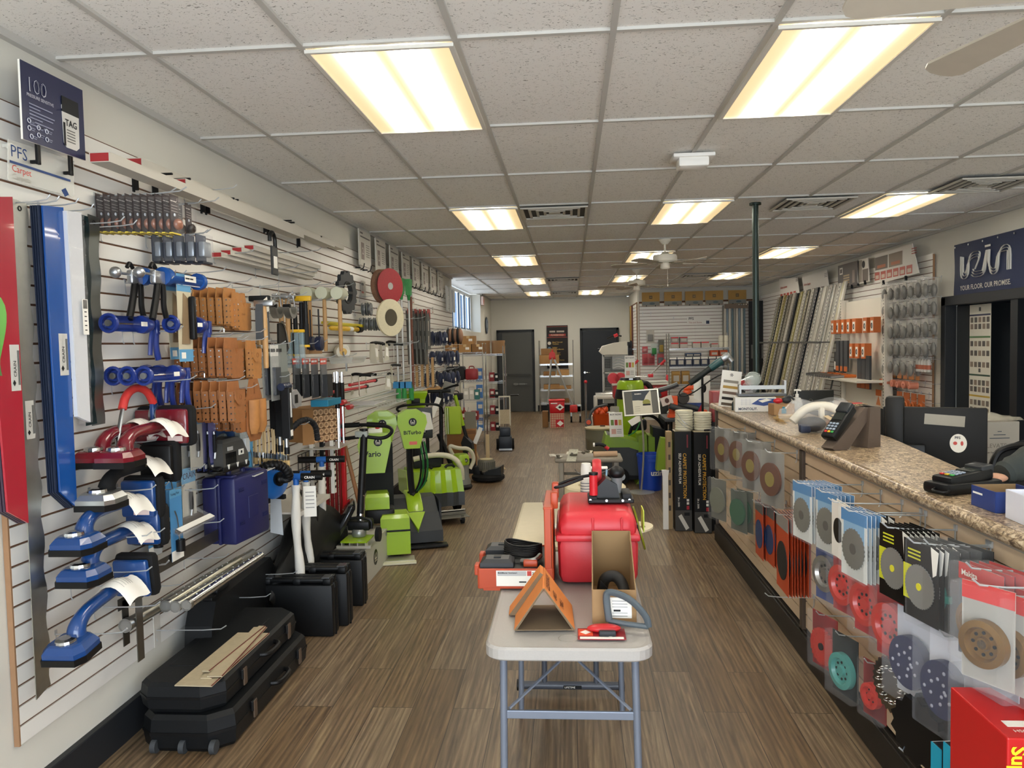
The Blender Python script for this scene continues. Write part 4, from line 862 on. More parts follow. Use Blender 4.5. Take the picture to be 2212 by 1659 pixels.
mb=MB();pts=[(.02,.0,.28),(.06,-.1,.42),(.16,-.14,.5),(.3,-.12,.45),(.34,-.1,.34)];mb.tube(pts,.018,M_BLK2,10,smooth=4,rr=lambda t:.018+.002*math.sin(t*200));part(o,'exhaust_hose',mb)
mb=MB()
for i in range(3): mb.box((0,0,0),(.01,.01,.01),M_STL) if 0 else None
# open carton of core tubes
p=L(660,957,.2); o=thing('open_carton','open brown carton packed with rolled cores','box',(p.x,p.y+.14,p.z),RL-.5)
w,d,h=.26,.26,.24
mb=MB();CT=M('#9c7347',.85,noise=.08,scale=15)
mb.box((0,0,.003),(w,d,.006),CT);mb.box((-w/2,0,h/2),(.006,d,h),CT);mb.box((w/2,0,h/2),(.006,d,h),CT);mb.box((0,d/2,h/2),(w,.006,h),CT);mb.box((0,0,h-.003),(w,d,.006),CT);part(o,'carton_body',mb)
mb=MB();mb.box((-w/2-.05,-d/2-.03,h/2),(.1,.005,h),CT,0,T(0,0,0));part(o,'flap',mb)
CR=M('#cba57c',.8)
pr=None
for r in range(5):
    for c in range(5):
        X=Matrix.Translation(p+Vector((0,.14,0)))@RZ(RL-.5)@T(-w/2+.03+c*.05,-d/2-.02,.028+r*.046)
        tx='paper core tube in the open carton, %s row up, %s from the flap'%(ORD[r],ORD[c])
        if pr is None:
            pr=thing('core_tube',tx,'paper tube',tuple(X.to_translation()),RL-.5,'core tubes in the open carton'); mb=MB();mb.at(RX(-PI/2));mb.lathe([(.013,0),(.022,0),(.022,.22),(.013,.22),(.013,0)],CR,12);part(pr,'tube',mb)
        else: dup(pr,tuple(X.to_translation()),RL-.5,tx,'core tubes in the open carton')
# wall grid basket under the carton
o=thing('wire_basket','black and white wire grid panel below the open carton of cores','wire rack',tuple(L(665,1010,.06)),RL); mb=MB()
for k in range(6): mb.cyl((-.2+k*.08,0,-.15),(-.2+k*.08,0,.12),.003,M_BLK,n=6);mb.cyl((-.2,0,-.15+k*.054),(.2,0,-.15+k*.054),.003,M_BLK,n=6)
part(o,'wire_grid',mb)
mb=MB();mb.box((0,-.14,0),(.5,.3,.008),M('#c9c5ba',.4)); solo('shelf_board',mb,'narrow shelf board carrying the open carton of cores','shelf',tuple(L(672,962,.0)),RL)
# round black disc
def teeth_disc(o,R,th,mat,n=14,hole=.4,y=0):
    mb=MB();po=[]
    for k in range(n*4):
        a=2*PI*k/(n*4); r=R*(1 if k%4<2 else .9); po.append((r*math.cos(a),r*math.sin(a)))
    inner=[(R*hole*math.cos(2*PI*k/(n*4)),R*hole*math.sin(2*PI*k/(n*4))) for k in range(n*4)]
    m=len(po); vs=[(x,y-th/2,z) for x,z in po+inner]+[(x,y+th/2,z) for x,z in po+inner]; fs=[]
    for k in range(m):
        j=(k+1)%m; fs+= [(k,j,m+j,m+k),(2*m+k,3*m+k,3*m+j,2*m+j),(k,2*m+k,2*m+j,j),(m+k,m+j,3*m+j,3*m+k)]
    mb.add(vs,fs,mat); return mb
o=thing('floor_pad_driver','big dark toothed ring disc hanging beyond the mallets','floor machine disc',tuple(L(748,632,.26)),RL-.15);part(o,'disc',teeth_disc(o,.175,.03,M('#2b3033',.5),14,.42)); mb=MB();mb.at(RX(PI/2));mb.ring((0,0,.01),.085,.01,M_BLK,20,6);mb.box((0,0,.01),(.17,.02,.02),M_BLK);part(o,'hub_ring',mb)
# yellow bars
o=thing('seaming_iron_bar','flat yellow bar lying on hooks behind the mallet handles','bar',tuple(L(700,695,.1)),RL); mb=MB();mb.box((.55,0,-.01),(1.1,.05,.03),M('#c3b41c',.45),.006);part(o,'bar',mb)
o=thing('yellow_pole','round yellow pole with white label below the flat yellow bar','pole',tuple(L(712,708,.16)),RL); mb=MB();mb.at(RY(PI/2));mb.lathe([(0,0),(.008,.0),(.02,.05),(.02,.8),(.012,.82),(0,.82)],M('#e0b51c',.4),12);part(o,'pole',mb); mb=MB();mb.at(RY(PI/2));mb.lathe([(.021,.52),(.021,.62)],M_PAP,12);part(o,'label_band',mb); mb=MB();mb.at(RY(PI/2));mb.lathe([(0,.82),(.03,.82),(.025,.92),(0,.92)],M_BLK,12);part(o,'end_cap',mb)
# grey spools
sp=thing('wheel_spool','x','spool'); mb=MB();mb.at(RX(PI/2));mb.lathe([(.015,-.02),(.06,-.02),(.063,-.012),(.045,-.008),(.045,.008),(.063,.012),(.06,.02),(.015,.02),(.015,-.02)],M('#7d8184',.4,.5),18);part(sp,'spool_rim',mb)
stack(sp,787,668,.1,2,.05,'grey metal spool disc, %s in the upper short row before the tan floor pad','grey spool discs')
stack(sp,782,700,.1,6,.05,'grey metal spool disc, %s in the lower row before the tan floor pad','grey spool discs')
# floor pads on hooks
def pad(label,loc,R,mat,rz,hole=.06,th=.03,mid=None,name='floor_pad'):
    o=thing(name,label,'floor pad',tuple(loc),rz); mb=MB();mb.at(RX(PI/2));mb.lathe([(hole,-th/2),(R,-th/2),(R,th/2),(hole,th/2),(hole,-th/2)],mat,32);part(o,'pad',mb)
    if mid: mb=MB();mb.at(RX(PI/2));mb.lathe([(hole*.6,-th*.6),(hole*1.6,-th*.6),(hole*1.6,-th*.5)],mid,24);mb.lathe([(hole,th/2+.001),(hole*1.7,th/2+.001)],mid,24);part(o,'centre_label',mb)
    return o
BR=M('#8a6650',.9,noise=.5,scale=120,bump=.8); DR=M('#8d1f26',.6,noise=.2,scale=60)
pad('brown bristly round brush disc with dark core, beside the red one',L(826,618,.22),.165,BR,RL-.35,.05,.05,M('#1b1b1b'))
pad('brown bristly round brush disc lying against the dark-core one',L(831,620,.28),.165,BR,RL-.5,.03,.04)
pad('dark red round blade disc with silver label centre',L(843,618,.34),.17,DR,RL-.55,.02,.006,M('#d7d5d0',.3,.3),'red_disc')
pad('large cream floor pad with dark centre hole below the red disc',L(843,686,.45),.165,M('#cfc6a6',.85,noise=.1,scale=60,bump=.3),RL-.55,.045,.02,M('#6b6350',.6))
for px,py,l in ((775,640,.3),(800,625,.3),(790,692,.5),(820,690,.5)): hook(L(px,py,0),RL,l,'wire peg hook holding the spools and round floor pads')
# promo cards on the slats
for k,(px,py,w,h) in enumerate(((785,625,.16,.16),(797,665,.1,.12),(893,650,.13,.1),(935,672,.1,.09))):
    p=L(px,py,.012); mb=MB();mb.box((0,0,0),(w,.002,h),M('#d2cdc2',.5));mb.box((-w*.2,-.0015,h*.3),(w*.5,.001,h*.14),M('#55524c'));mb.box((-w*.2,-.0015,-h*.2),(w*.5,.001,h*.12),M('#c05545'))
    solo('slat_card',mb,'small grey card clipped to the slats, %s from the mallets toward the back'%ORD[k],'sign card',tuple(p),RL,'grey cards on the slats')
# row of notice boards along the top
for k in range(8):
    y=7.48+k*.63; px=(LW+.075,y,2.565)
    if k==0:
        o=nb=thing('brand_board','white-framed grey board under the ceiling, first of the long row past the cartons','sign',px,RL,'grey boards along the top of the slatwall')
        mb=MB();mb.box((0,.008,.16),(.42,.012,.34),M('#c8c4ba',.5));part(o,'board',mb)
        mb=MB();mb.box((-.1,0,.13),(.1,.002,.16),M('#8d7f7a',.6));mb.text('~6',.03,M('#5b5550'),T(-.18,.001,.29),bold=.01);mb.box((0,0,.265),(.34,.002,.012),M('#5b5550'));mb.text('2',.09,M('#d8d4ca'),T(-.125,-.002,.1),bold=.02)
        for j in range(6): mb.box((.09,0,.2-j*.022),(.12,.002,.006),M('#77726a'))
        part(o,'print',mb)
        for s in (-.13,.13): mb=MB();mb.tube([(s,.02,-.05),(s,-.01,-.04),(s,-.02,.01)],.005,M_BLK);mb.box((s,.045,-.03),(.012,.05,.012),M_BLK);part(o,'bracket',mb)
    else: dup(nb,px,RL,'grey board under the ceiling, %s of the long row counted from the mallets'%ORD[k])
for k in range(3):
    y=12.55+k*.36; o=thing('literature_holder','clear upright leaflet holder, %s of three beside the high window'%ORD[k],'leaflet holder',(LW+.06,y,2.34),RL,'clear leaflet holders')
    mb=MB();mb.box((0,0,.2),(.22,.012,.4),M('#b7b9b8',.4));part(o,'leaflet',mb); mb=MB();mb.box((0,-.012,.19),(.24,.02,.38),clear('#e6eef2',.3),.003);part(o,'acrylic_case',mb)
# green brooms and poles
GB=M('#2f8f46',.6)
for k,(y,d) in enumerate(((8.55,.12),(8.7,.15),(8.86,.2))):
    o=thing('push_broom','green-bristled broom standing head up on a white pole, %s of three'%ORD[k],'broom',(LW+d,y,1.18),RL,'green brooms hung head up')
    mb=MB();mb.cyl((0,0,0),(0,0,1.2),.012,M('#c9cac8',.35,.4),n=10);part(o,'pole',mb); mb=MB();mb.lathe([(.014,1.12),(.025,1.2),(.03,1.22),(.0,1.22)],GB,10);mb.lathe([(0,-.04),(.03,-.03),(.028,.1),(.014,.16)],GB,10);part(o,'socket',mb)
    mb=MB();mb.prism([(-.03,1.18),(.03,1.18),(.075,1.36),(-.075,1.36)],-.03,.03,M('#58a765',.8,noise=.2,scale=90));part(o,'bristle_head',mb)
o=thing('wood_pole','reddish wooden pole beside the green brooms','pole',(LW+.2,8.98,1.1),RL); mb=MB();mb.cyl((0,0,0),(0,0,1.25),.014,M('#7b4631',.5),n=10);part(o,'pole',mb); mb=MB();mb.cyl((0,0,1.25),(0,0,1.3),.018,M_STL,n=10);part(o,'tip',mb)
# grey trowel boards with red top
tb=thing('trowel_pack','x','carded tool'); mb=MB();mb.box((0,0,-.25),(.15,.02,.46),M('#54544f',.6),.002);part(tb,'pack',mb); mb=MB();mb.prism([(-.075,-.0),(.075,0),(.075,-.12),(.0,-.03),(-.075,-.06)],-.014,-.0105,M('#b5301f',.5));mb.box((-.03,-.0115,-.2),(.03,.001,.12),M('#c9c4b4'));mb.box((-.03,-.0115,-.38),(.03,.001,.12),M('#c9c4b4'));part(tb,'print',mb)
stack(tb,880,668,.1,2,.09,'grey and red topped tall trowel pack, %s on the nearer hook past the brooms','grey and red trowel packs'); stack(tb,897,668,.2,4,.05,'grey and red topped tall trowel pack, %s on the farther hook','grey and red trowel packs')
tb2=thing('grey_board_pack','x','carded tool'); mb=MB();mb.box((0,0,-.12),(.15,.02,.26),M('#5d5c57',.6),.002);part(tb2,'pack',mb)
stack(tb2,885,742,.12,5,.05,'plain grey pack, %s under the tall trowel packs','plain grey packs')
# wooden brushes under them
wb=thing('scrub_brush','x','brush'); mb=MB();mb.box((-.04,0,-.16),(.03,.03,.36),WD,.004);part(wb,'wood_back',mb); mb=MB();
for k in range(10): mb.box((.0,0,-.08-.026*k),(.06,.035,.014),M('#8f8a78',.9))
part(wb,'bristle_row',mb); stack(wb,890,775,.12,5,.065,'wood-backed brush with grey bristle rows, %s under the plain grey packs','wood backed brushes')
# middle clutter
PR=M('#e9e4d4',.8,bump=.3,scale=200)
p=L(742,760,.2); o=thing('paint_roller','large white fluffy paint roller with yellow end cap on its frame','paint roller',tuple(p),RL+.35)
mb=MB();mb.at(RY(PI/2));mb.lathe([(0,-.22),(.055,-.22),(.06,-.2),(.06,.2),(.055,.22),(0,.22)],PR,20,T(0,0,.25));part(o,'roller_cover',mb)
mb=MB();mb.at(RY(PI/2));mb.lathe([(0,.02),(.03,.02),(.03,.028),(0,.028)],M('#d3a21f',.4),16);part(o,'end_cap',mb); mb=MB();mb.tube([(.03,0,0),(0,0,-.02),(.0,-.02,-.09),(.0,-.02,-.16)],.008,M_STL);part(o,'frame',mb)
o=thing('paint_tray','clear ribbed paint tray under the white roller','paint tray',tuple(L(740,785,.2)),RL); mb=MB();mb.loft([[(x*s,y*s,z) for x,y in ((-.05,-.1),(.4,-.1),(.4,.1),(-.05,.1))] for z,s in ((0,.85),(.05,1))],clear('#d8dcd8',.5),smooth=False);part(o,'tray',mb)
for k,(px,py,ln,d) in enumerate(((730,838,.3,.2),(738,835,.3,.26),(746,838,.3,.32),(735,838,.3,.4))):
    o=thing('extension_rod','black-gripped chrome rod, %s of four hanging under the white paint roller'%ORD[k],'rod',tuple(L(px-8,815,d)),RL,'black gripped chrome rods'); mb=MB();mb.cyl((0,0,.04),(0,0,-.04),.01,M_CHR,n=8);mb.cyl((0,0,-.22),(0,0,-.5),.009,M_CHR,n=8);part(o,'rod',mb); mb=MB();mb.cyl((0,0,-.04),(0,0,-.22),.018,M_BLK,n=10);part(o,'grip',mb)
tr=thing('margin_trowel','x','trowel'); mb=MB();mb.prism([(-.02,0),(.02,0),(.035,-.16),(-.045,-.17)],-.001,.001,M('#d5d1c0',.35,.3));part(tr,'blade_plate',mb); mb=MB();mb.tube([(0,0,0),(0,-.03,.01),(0,-.1,.0)],.012,M_BLK,8);part(tr,'handle',mb); mb=MB();mb.prism([(-.018,-.04),(.018,-.05),(.02,-.13),(-.02,-.12)],-.0035,-.0015,M_PAP);part(tr,'tag',mb)
for px,py,d,a in ((800,742,.1,.3),(812,742,.2,-.3),(822,745,.3,.4),(835,740,.35,-.2),(805,742,.4,.5),(790,810,.15,.2),(838,808,.25,-.4),(845,790,.3,.3),(850,745,.2,.1),(760,810,.2,.0)):
    hook(L(px,py,0)-Vector((0,0,.006)),RL,d+.02,'wire peg hook under a steel trowel'); q=dup(tr,tuple(L(px,py,d)),RL+a*2,'bright steel trowel in the cluster right of the white paint roller','steel trowels') 
tr.location=L(775,812,.3); tr.rotation_euler=(0,0,RL+.4); tag(tr,'bright steel trowel with white tag below the paint roller','trowel','steel trowels'); 
for x in _kids(tr): pass
for px,py,l in ((790,742,.35),(810,742,.4),(760,808,.35),(780,812,.5),(830,805,.4),(740,812,.3),(850,742,.3)): hook(L(px,py,0),RL,l,'wire peg hook among the trowels')
# red-handled poles
for k,(a,b,m) in enumerate((((755,832),(810,822),M_RED),((700,850),(790,835),M_RED))):
    p,q=L(*a,.25),L(*b,.25); mb=MB();mb.cyl(tuple(p-p),tuple(q-p),.012,m,n=10);mb.cyl(tuple((q-p)*1.0),tuple((q-p)*1.04),.018,M_BLK,n=10); solo('red_pole',mb,'thin red pole with black tip lying on hooks, %s below the trowels'%('upper' if k==0 else 'lower'),'pole',tuple(p))
for k,(px,py,x2,y2) in enumerate(((752,872,850,845),(760,878,860,850),(745,868,840,842))):
    p,q=L(px,py,.2+.08*k),L(x2,y2,.2+.08*k); mb=MB();v=q-p;mb.cyl((0,0,0),tuple(v),.008,M('#b9bcb6',.3,.7),n=8);mb.cyl(tuple(-v*.06),(0,0,0),.02,M('#b5232b',.4),n=10); solo('bar_clamp',mb,'long clamp bar with red end, %s of three on the low hooks'%ORD[k],'clamp',tuple(p),0,'red ended clamp bars')
# blue box in wire basket
p=L(705,868,.36); mb=MB();mb.box((0,0,0),(.3,.12,.045),M('#1b7fa0',.5),.003); solo('blue_box',mb,'flat teal blue carton in the wire basket beside the red rails','box',tuple(p),RL)
p=L(858,838,.2); 
for k in range(3): mb=MB();mb.box((0,0,.03),(.05,.08,.07),M('#2f7fb3',.5),.003);mb.box((0,-.041,.03),(.03,.001,.06),M('#1a3048')); solo('blue_packet',mb,'small blue packet, %s of three in the little basket before the brooms'%ORD[k],'box',tuple(p+Vector((.06*k,0,0))),RL,'small blue packets')
wire_shelf('wire_shelf','little wire basket shelf holding the small blue packets',L(862,842,.02),.3,.3)
wire_shelf('wire_shelf','wire basket holding the flat teal carton',L(706,872,.02),.4,.45)
wire_shelf('wire_shelf','wire shelf carrying the clamp bars',L(800,870,.02),1.0,.3)
p=L(910,842,.1); mb=MB();
for k in range(6): mb.cyl((-.5,-.05-.03*k,0),(.7,-.05-.03*k,.0),.014,M('#b58a4e',.6),n=8)
tag(solo('dowel_bundle',mb,'tan wooden dowels lying on the low shelf before the blue shoes','dowels',tuple(p),RL),kind='stuff')
# shoes / knee pads in bags at the far end
kb=thing('bagged_knee_pad','x','knee pad'); mb=MB();mb.ell((0,-.03,-.13),(.13,.07,.2),M('#1c2744',.6),14,8);part(kb,'pad',mb); mb=MB();mb.box((-.01,-.068,-.14),(.035,.002,.045),M_PAP);part(kb,'barcode_label',mb); mb=MB();mb.surf(lambda u,v:((v-.5)*.16*(.5+.5*u),-.07*math.sin(PI*v)*u-.004,-.23*u),8,6,clear('#ffffff',.2));part(kb,'bag',mb)
kb2=thing('bagged_knee_pad','x','knee pad'); mb=MB();mb.ell((0,-.03,-.13),(.14,.09,.2),M('#8f6a52',.6),14,8);part(kb2,'pad',mb); mb=MB();mb.ell((0,-.0,-.14),(.15,.06,.24),M_BLK2,14,8);part(kb2,'strap',mb)
for r,(z,n) in enumerate(((2.0,3),(1.73,4),(1.44,4),(1.18,3))):
    for h in range(3):
        p=Vector((LW+.08,10.3+h*.42,z)); hook(p+Vector((-.08,0,.0)),RL,.44,'wire peg hook holding bagged navy knee pads')
        for k in range(n):
            if (r,h,k)==(0,0,0): kb.location=p; kb.rotation_euler=(0,0,RL); kb['label']='navy knee pad in clear bag at the near end of the top row'; kb['group']='bagged navy knee pads'
            else: dup(kb,tuple(p+Vector((k*.1,.0,0))),RL+random.uniform(-.4,.4),'navy knee pad in a clear bag in the rows of pads before the chrome shelves','rows of bagged navy knee pads')
stack(kb2,968,705,.3,3,.07,'tan and black knee pad at the outer end of the top row of pads, %s','tan knee pads')

o=thing('hanging_hook_tool','black hooked tool with a grey card and white tag hanging before the stepped cartons','hand tool',tuple(L(592,545,.3)),RL)
mb=MB();mb.box((0,0,-.05),(.09,.012,.17),M('#2c2d2e',.5),.003);part(o,'card',mb); mb=MB();mb.box((0,-.0075,-.06),(.055,.002,.07),M_PAP);part(o,'barcode_label',mb); mb=MB();mb.tube([(.02,0,.03),(.02,0,.09),(-.02,0,.12),(-.06,0,.1),(-.06,0,.06)],.012,M_BLK,8);part(o,'hook_arm',mb)
hook(L(592,545,0)+Vector((0,0,.0)),RL,.34,'wire peg hook holding the black hooked tool')
# ================= FLOOR, LEFT SIDE =================
BKP=M('#0e1012',.5,bump=.08,scale=80); BKP2=M('#131517',.5,bump=.08,scale=80)
def floor_case(label,loc,w,l,h,mat,wheels=True,rz=0):
    """long hard case lying flat; local x across, y along"""
    o=thing('hard_case',label,'tool case',loc,rz,None)
    def oct_(z,k): return [(x*w/2*k,y*l/2*(1-(1-k)*w/l),z) for x,y in ((-.7,-1),(.55,-1),(1,-.86),(1,.86),(.55,1),(-.7,1),(-1,.9),(-1,-.9))]
    mb=MB();mb.loft([oct_(0,.9),oct_(.02,.97),oct_(h*.5,1)],mat,smooth=False);part(o,'lower_shell',mb)
    mb=MB();mb.loft([oct_(h*.5,1),oct_(h*.88,.97),oct_(h,.9)],mat,smooth=False)
    mb.box((-w*.05,0,h),(w*.6,l*.62,.006),mat,.003);part(o,'upper_shell',mb)
    mb=MB();mb.loft([oct_(h*.48,1.012),oct_(h*.56,1.012)],M_BLK,smooth=False);part(o,'seam_band',mb)
    for y in (-.26,.3):
        mb=MB();mb.box((w/2+.006,y*l,h*.62),(.014,.05,.05),M_BLK,.004);part(o,'latch',mb,)
        mb=MB();mb.box((w/2+.012,y*l,h*.52),(.008,.035,.08),M('#6b5a4c',.4,.5),.002);part(o,'latch_plate',mb)
    mb=MB();mb.tube([(w/2-.01,-.08+.03*l,h*.6),(w/2+.04,-.07+.03*l,h*.6),(w/2+.04,.08+.03*l,h*.6),(w/2-.01,.1+.03*l,h*.6)],.012,M_BLK,8);part(o,'carry_handle',mb)
    if wheels:
        for k in (-.28,0,.3): mb=MB();mb.cyl((k*w*1.1-.012,-l/2+.005,.03),(k*w*1.1+.012,-l/2+.005,.03),.03,M('#3c3f42',.6),n=14);part(o,'wheel',mb)
    else:
        for k in (-.25,.22): mb=MB();mb.box((k*w,-l/2+.03,h*.72),(.06,.04,.03),mat,.006);part(o,'hinge_block',mb)
    return o
floor_case('black hard case on small wheels lying on the floor, under a second case',(-1.73,3.74,0),.42,1.08,.165,BKP)
floor_case('black hard case lying on top of the wheeled one, with floor samples on it',(-1.76,3.73,.167),.39,1.02,.135,BKP2,False)
SM=M('#b7a98c',.6,noise=.15,scale=30)
for k,(x,y,w,l,z,a) in enumerate(((-1.66,3.50,.17,.62,.309,-.02),(-1.645,3.53,.05,.55,.315,.02),(-1.62,3.56,.07,.6,.321,.06),(-1.645,3.58,.035,.56,.327,-.06))):
    mb=MB();mb.box((0,0,0),(w,l,.005),SM);mb.box((w/2-.002,0,.0026),(.006,l,.0012),M('#6d2a22',.6)); solo('floor_sample',mb,'thin pale red-edged floor sample on the upper black case, %s from the bottom'%ORD[k],'floor sample',(x,y,z),a,'floor samples on the black case')
def upright_case(label,loc,w,h,d,rz=0,mat=BKP,hand=2):
    o=thing('blow_moulded_case',label,'tool case',loc,rz)
    mb=MB()
    for s in (-1,1): 
        mb.box((0,s*d*.25,h*.45),(w,d*.48,h*.9),mat,.018)
        for x in (-w*.42,0,w*.42): mb.box((x,s*d*.25,h*.95),(w*.12,d*.46,h*.11),mat,.012)
        mb.box((0,s*d*.25,h-.012),(w*.9,d*.4,.024),mat,.01)
    part(o,'shell',mb)
    for s in (-1,1): mb=MB();mb.box((s*w*.4,-d*.1,h-.002),(.05,d*.6,.018),M('#5d6166',.3,.6),.004);part(o,'latch',mb)
    mb=MB();mb.box((0,0,h*.4),(w*1.006,.01,h*.8),M_BLK);part(o,'seam_band',mb); return o
upright_case('black moulded case standing in front of the white-wrapped poles',(-1.70,4.62,0),.45,.36,.13)
upright_case('black moulded case standing directly behind the front one',(-1.66,4.80,0),.45,.38,.13)
upright_case('black moulded case standing beside the pale cabinet',(-1.66,5.18,0),.44,.36,.14)
o=thing('hard_case','long black case standing on edge against the wall behind the lying cases','tool case',(-1.955,4.22,0),RL+.05)
mb=MB();mb.prism([(-.48,0),(.48,0),(.5,.06),(.5,.4),(.44,.47),(-.4,.47),(-.46,.36),(-.5,.1)],-.08,.06,BKP);part(o,'shell',mb); mb=MB();mb.box((-.2,-.01,.475),(.16,.06,.03),BKP2,.008);part(o,'carry_handle',mb); mb=MB();mb.box((-.36,-.03,.47),(.06,.05,.03),M_BLK,.004);part(o,'latch',mb)
# T-handled stretcher poles
WRP=M('#dfdcd3',.8,bump=.5,scale=60)
def stretcher(label,x,y,ztop,zb,rz=.05,plain=False):
    o=thing('stretcher_pole',label,'pole',(x,y,zb),rz,'T-handled wrapped poles'); h=ztop-zb
    mb=MB();mb.tube([(0,0,0),(.01,0,h*.3),(-.012,0,h*.6),(0,0,h-.05)],.027,WRP if not plain else M('#d5d3cb',.5),10,rr=lambda t:.027+.004*math.sin(t*20));part(o,'wrapped_shaft',mb)
    mb=MB();mb.cyl((-.035,0,h),(.035,0,h),.022,M_BLUE,n=12);mb.cyl((0,0,h-.07),(0,0,h),.018,M_BLUE,n=12);part(o,'blue_joint',mb)
    for s in (-1,1): pass
    mb=MB();mb.cyl((-.165,0,h),(-.035,0,h),.024,M_BLK,n=14);mb.cyl((.035,0,h),(.165,0,h),.024,M_BLK,n=14);part(o,'grip',mb)
    mb=MB();mb.text('CRAIN',.022,M_PAP,T(.06,-.0245,h-.008),bold=.02);part(o,'lettering',mb)
    return o
stretcher('white-wrapped pole with black T-grips and blue joint, nearest, rising from the front case',-1.735,4.715,.965,.1)
stretcher('white-wrapped pole with black T-grips just behind the nearest one',-1.74,4.91,.95,.1,.1,True)
stretcher('white-wrapped pole with black T-grips, farthest of the three by the red rails',-1.80,5.42,.97,.0,.1)
mb=MB();mb.box((0,0,0),(.08,.003,.2),M_PAP); 
for k in range(5): mb.box((0,-.002,.06-k*.025),(.055,.001,.005),M('#8a8a86'))
solo('paper_tag',mb,'long white paper tag hanging from the second T-handled pole','tag',(-1.70,4.86,.78),.2)
mb=MB();mb.prism([(-.03,0),(.05,-.02),(.04,.3),(-.02,.3)],-.004,0,M('#b9c0c6',.4)); solo('plastic_bag',mb,'grey plastic sleeve hanging beside the nearest T-handled pole','bag',(-1.87,4.69,.62),.1)
# duffel bag
o=thing('duffel_bag','big slumped black nylon duffel bag leaning on the wall behind the cases','bag',(-1.86,5.35,0),0)
NY=M('#0b0c0c',.55,bump=.4,scale=6)
def duf(u,v):
    a=2*PI*v; s=math.sin(PI*min(1,max(0,u)))**.45; r=.17*s*(1+.08*math.sin(5*a+u*9)+.05*math.sin(u*23))
    return (.1*math.cos(a)*s*1.35+.02*math.sin(u*8),-.82+1.5*u,.33+.1*math.sin(u*5-1.2)+r*1.45*math.sin(a))
mb=MB();mb.surf(duf,30,24,NY);part(o,'bag_body',mb)
mb=MB();mb.tube([(.06,-.5,.4),(.05,-.42,.7),(.0,-.3,.88),(.02,-.22,.75),(.1,-.15,.45)],.018,M_BLK,6,flat=.3,smooth=3);mb.tube([(.1,-.2,.45),(.08,-.1,.72),(.0,0,.8),(.06,.15,.5)],.018,M_BLK,6,flat=.3,smooth=3);part(o,'strap',mb)
o=thing('plastic_cover','dark glossy moulded cover leaning behind the far T-handled pole','machine cover',(-1.84,5.78,.31),0,rot=(0,.5,.3))
mb=MB();mb.box((0,0,.14),(.06,.3,.34),M('#1b1c1d',.15,coat=.6),.03);part(o,'shell',mb)
mb=MB()
for k in range(3): mb.at(T(.032,0,.15)@RY(PI/2));mb.ring((0,0,0),.04+.03*k,.004,M('#2c2d2f',.15),20,5)
part(o,'moulded_relief',mb)
mb=MB();mb.box((0,0,.15),(.3,.4,.3),M('#151617',.5),.02); solo('equipment_box',mb,'low dark box on the floor carrying the glossy cover','box',(-1.86,5.8,0),0)
# red rails
RD=M('#8f1519',.4)
for k in range(4):
    mb=MB();mb.box((0,0,.56),(.04,.02,1.12),RD,.003); solo('red_rail',mb,'dark red upright rail leaning on the slats, %s of four'%ORD[k],'rail',(LW+.06+.03*k,6.12+.02*k,.36),RL,'dark red upright rails',)
mb=MB();mb.box((0,0,.57),(.045,.03,1.14),M('#c01820',.35),.004); solo('red_rail',mb,'bright red upright rail nearer the aisle','rail',(-1.85,6.12,.33),RL)
mb=MB();mb.cyl((0,0,0),(-.25,.02,1.12),.018,M('#a5754a',.5),n=10); solo('wooden_handle_pole',mb,'plain wooden handle leaning across the red rails','pole',(-1.67,6.25,.02),0)
p=(-1.98,5.75,.95)
for k in range(3):
    mb=MB();mb.box((0,0,0),(.05,.03,.5),M_PAP if k!=1 else M_BLK,.003)
    for j in range(9): mb.box((0,-.0165,-.2+j*.045),(.03,.001,.02),M_BLK if k!=1 else M_PAP)
    solo('boxed_strip',mb,'tall narrow printed box hung before the red rails, %s of three'%ORD[k],'box',(p[0]+.06*k,p[1]+.06*k,p[2]-.06),RL,'tall narrow printed boxes')
# pale cabinet with emblem
EM=M('#c9c3ad',.4)
def emblem(o,X,r,txt=True,name='emblem'):
    mb=MB();mb.at(X@RX(PI/2));mb.lathe([(0,0),(r,0),(r,.001)],M_BLK,24);mb.at(X); w=r*.5
    for s in (-1,1): mb.prism([(s*w*1.1,-r*.25),(s*w*1.1,r*.3),(s*w*.55,r*.62),(s*w*.55,r*.3),(s*w*.75,r*.15),(s*w*.75,-r*.1),(0,-r*.1) if s<0 else (0,-r*.1)],-.0025,-.0012,EM)
    mb.prism([(-r*.3,-r*.25),(0,r*.1),(r*.3,-r*.25)],-.003,-.002,EM);mb.box((0,-.002,-r*.45),(r*1.1,.001,r*.14),EM);part(o,name,mb)
o=thing('metal_cabinet','low pale grey metal cabinet with a round black emblem on its side','cabinet',(-1.72,5.9,0),0)
PG=M('#b9b8ae',.45); mb=MB();mb.box((0,0,.13),(.36,.86,.26),PG,.004);part(o,'cabinet_body',mb); mb=MB();mb.box((0,0,.267),(.37,.87,.014),PG,.003);part(o,'lid',mb)
emblem(o,T(.181,-.05,.14)@RZ(RL),.06)
for y in (-.33,.3): mb=MB();mb.box((.184,y,.235),(.008,.02,.03),M_STL,.002);part(o,'latch',mb)
